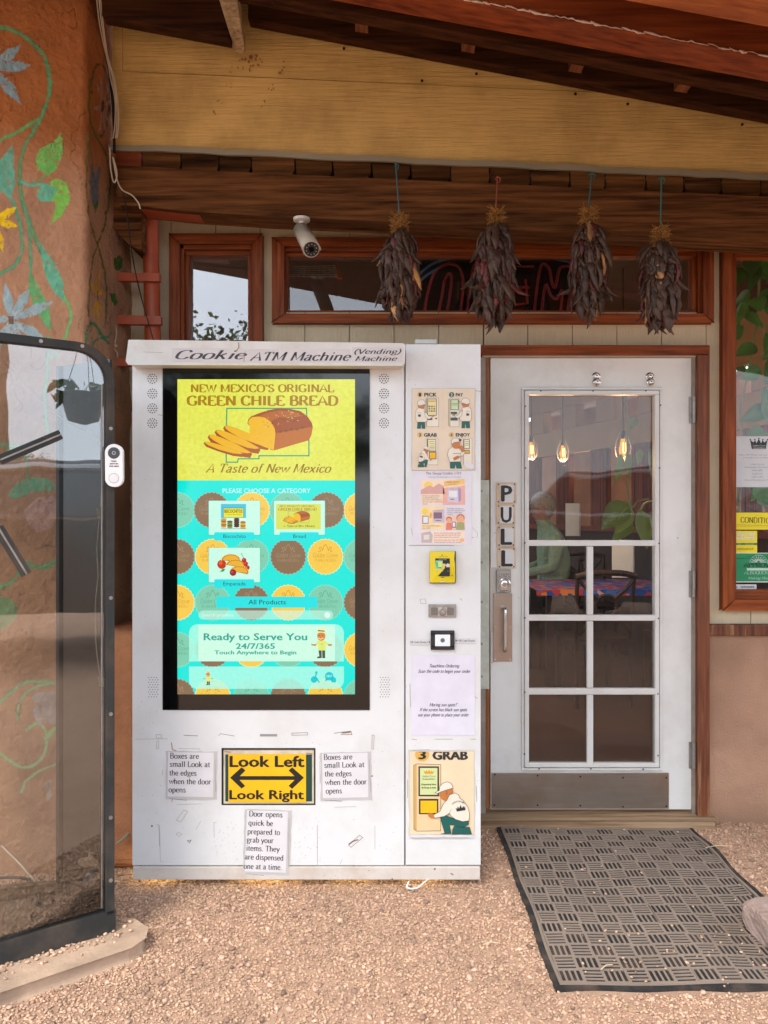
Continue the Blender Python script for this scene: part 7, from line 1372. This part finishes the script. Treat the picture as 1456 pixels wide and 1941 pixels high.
# ------------------------------------------------------------------ the yard behind the viewer (seen in the reflections)
m_bark = surf('bark', (96, 74, 56), .9, bump=1, bs=30); m_fol = surf('tree_leaves', (70, 92, 44), .7, var=.4, vs_=2, island=.4, bump=0, spec=.2)
def tree(label, x, y, h, r, n):
    t = thing('yard_tree', label, 'tree', (x, y, 0), group='trees across the yard'); m = MB(); m.tube([(x, y, 0), (x + .1, y, h * .3), (x, y + .1, h * .6), (x, y, h * .85)], [.22, .17, .1, .03], m_bark, 8)
    for k in range(6): a = k * 1.05; m.tube([(x, y, h * (.3 + .07 * k)), (x + math.cos(a) * r * .4, y + math.sin(a) * r * .4, h * (.5 + .06 * k)), (x + math.cos(a) * r * .75, y + math.sin(a) * r * .75, h * (.62 + .05 * k))], [.07, .045, .015], m_bark, 6)
    m.build('trunk', t); cl = rng.normal(0, 1, (26, 3)); cl /= np.linalg.norm(cl, axis=1)[:, None]; cl *= rng.uniform(.3, .95, (26, 1)); cc = cl[rng.integers(0, 26, n)] + rng.normal(0, .14, (n, 3)); P = cc * np.array([r, r, h * .36]) + np.array([x, y, h * .66])
    d1 = rng.normal(0, 1, (n, 3)); d1 /= np.linalg.norm(d1, axis=1)[:, None]; d2 = np.cross(d1, rng.normal(0, 1, (n, 3))); d2 /= np.linalg.norm(d2, axis=1)[:, None]; s_ = rng.uniform(.05, .14, (n, 1)); V_ = np.stack([P - d1 * s_, P + d2 * s_ * .5, P + d1 * s_, P - d2 * s_ * .5], 1).reshape(-1, 3)
    me = bpy.data.meshes.new('crown'); me.from_pydata(V_.tolist(), [], [(4 * i, 4 * i + 1, 4 * i + 2, 4 * i + 3) for i in range(n)]); me.materials.append(m_fol); o = bpy.data.objects.new('crown', me); COL.objects.link(o); o.parent = t; o.location = (-x, -y, 0)
for i, (x, y, h, r) in enumerate(((6.6, 4.6, 5.0, 2.0), (5.8, 8.4, 5.0, 2.0))): tree(('green tree outside the dining room, nearer the street door', 'green tree outside the far dining room windows')[i], x, y, h, r, 3600)
TL_ = ('tall leafy tree behind the left hand utility pole', 'tallest round crowned tree in the middle of the yard row', 'short leafy tree right of the tallest one', 'leafy tree at the far left end of the yard row', 'low distant tree far beyond the adobe house', 'second low distant tree beyond the adobe house', 'low distant tree at the right end of the horizon', 'leafy tree between the pole and the left end of the row')
for i, (x, y, h, r) in enumerate(((-10, -19, 6.8, 3.2), (-4.6, -18, 7.0, 3.6), (1.5, -21, 5.2, 2.8), (-20, -20, 7, 3.6), (34, -38, 5.5, 4), (45, -30, 5.2, 4), (24, -42, 5.6, 4), (-15, -20, 6.6, 3.4))): tree(TL_[i], x, y, h, r, 5200)
# low adobe building across the yard and fence
bl = thing('adobe_house', 'low tan adobe house across the yard', 'house', (16, -9, 0), R(-50)); m = MB(); m.box(-5, 5, -2.5, 2.5, 0, 2.5, m_adobe_r); m.build('wall', bl, local=True, bevel=.1); m = MB(); m.box(-4.8, 4.8, -2.3, 2.3, 2.5, 2.62, m_adobe_r); m.build('roof', bl, local=True)
for x in (-3, 0, 3): m = MB(); m.box(x - .5, x + .5, 2.47, 2.53, .9, 1.9, m_scr); m.build('window', bl, local=True)
# parked car
car = thing('parked_car', 'dark parked car on the gravel yard behind the viewer', 'car', (3.25, -5.05, 0), R(46)); car.scale = (1.1, 1.05, 1.33); cb = surf('dark_car_paint', (22, 26, 34), .2, var=.05, bump=0, spec=.6, coat=.8)
prof = [(-2.2, .35), (-2.25, .7), (-2.1, .95), (-1.5, 1.02), (-.9, 1.38), (.4, 1.42), (1.1, 1.02), (1.9, .88), (2.2, .7), (2.2, .35)]
m = MB(); secs = []
for yy, kx, kz in ((-.88, .97, .0), (-.86, 1, .12), (-.68, 1, 1), (.68, 1, 1), (.86, 1, .12), (.88, .97, 0)):
    secs.append([(x * kx, yy, min(z, 1.0) + (z - min(z, 1.0)) * kz if kz < 1 else z) for x, z in prof])
V_ = [p for s_ in secs for p in s_]; npf = len(prof); m.add(V_, [(i * npf + k, i * npf + (k + 1) % npf, (i + 1) * npf + (k + 1) % npf, (i + 1) * npf + k) for i in range(5) for k in range(npf)] + [tuple(range(npf)), tuple(range(5 * npf, 6 * npf))], cb); m.build('body', car, local=True, bevel=.03)
for sy in (-1, 1):
    m = MB(); m.prism([(-1.3, sy * .875, 1.04), (-.85, sy * .745, 1.30), (.35, sy * .735, 1.33), (.95, sy * .875, 1.04)], (0, sy * .012, 0), m_scr); m.build('side_window', car, local=True); m = MB(); m.tube([(-1.4, sy * .89, 1.02), (-.88, sy * .75, 1.34), (.38, sy * .735, 1.37), (1.05, sy * .89, 1.02), (-1.4, sy * .89, 1.02)], .022, m_chrome, 6); m.build('window_trim', car, local=True)
    for x in (-1.35, 1.35): m = MB(); m.cyl((x, sy * .74, .33), (0, sy, 0), .33, .18, m_rub, 20); wb = m.build('wheel', car, local=True); m = MB(); m.cyl((x, sy * .925, .33), (0, sy, 0), .19, .01, m_steel, 14); m.build('rim', wb, local=True)
    m = MB(); m.ball((2.12, sy * .62, .72), .1, m_chrome, 10, (.6, 1.5, .8)); m.build('headlight', car, local=True); m = MB(); m.ball((-2.17, sy * .66, .8), .1, surf('red_lamp', (150, 14, 14), .2), 10, (.5, 1.4, 1)); m.build('tail_light', car, local=True)
# hanging basket, pole and wires
hb = thing('hanging_basket', 'dark hanging basket with trailing leaves at the porch edge', 'hanging basket', (.86, -2.62, 1.95)); m = MB(); m.lathe((.86, -2.62, 1.95), [(.02, -.02), (.09, 0), (.13, .14), (.14, .15), (.13, .155)], m_black, 16); m.build('pot', hb, smooth=True)
m = MB()
for k in range(3): a = k * 2.1; m.tube([(.86 + .12 * math.cos(a), -2.62 + .12 * math.sin(a), 2.1), (.86, -2.62, 2.5)], .002, m_bcable, 4)
m.tube([(.86, -2.62, 2.5), (.86, -2.62, 2.72)], .002, m_bcable, 4); m.build('chain', hb)
for k in range(70): a = random.uniform(0, 6.28); r_ = random.uniform(.03, .17); b0 = Vector((.86 + r_ * math.cos(a), -2.62 + r_ * math.sin(a), 2.10 + random.uniform(-.04, .06))); leaf(b0, b0 + Vector((math.cos(a) * .06, math.sin(a) * .06, random.uniform(-.07, .05))), .02, m_leafb).build('leaf', hb)
for i, (x, y) in enumerate(((-6, -14), (12, -15))):
    t = thing('utility_pole', ('wooden utility pole, the one further left across the yard', 'wooden utility pole by the adobe house')[i], 'pole', (x, y, 0)); m = MB(); m.tube([(x, y, 0), (x, y, 8)], [.14, .1], m_bark, 10); m.build('pole', t); m = MB(); m.box(x - .9, x + .9, y - .05, y + .05, 7.4, 7.52, m_bark); m.build('crossarm', t)
for k, dx in enumerate((-.8, 0, .8)):
    m = MB(); m.tube(smooth_pts([(-6 + dx, -14, 7.55), (3 + dx, -14.5, 6.9), (12 + dx, -15, 7.55)], 6), .015, m_bcable, 4); m.build('overhead_wire', cat='wire', label='overhead wire across the yard, %s of three' % ('left hand', 'middle', 'right hand')[k])
print('objects', len(bpy.data.objects))
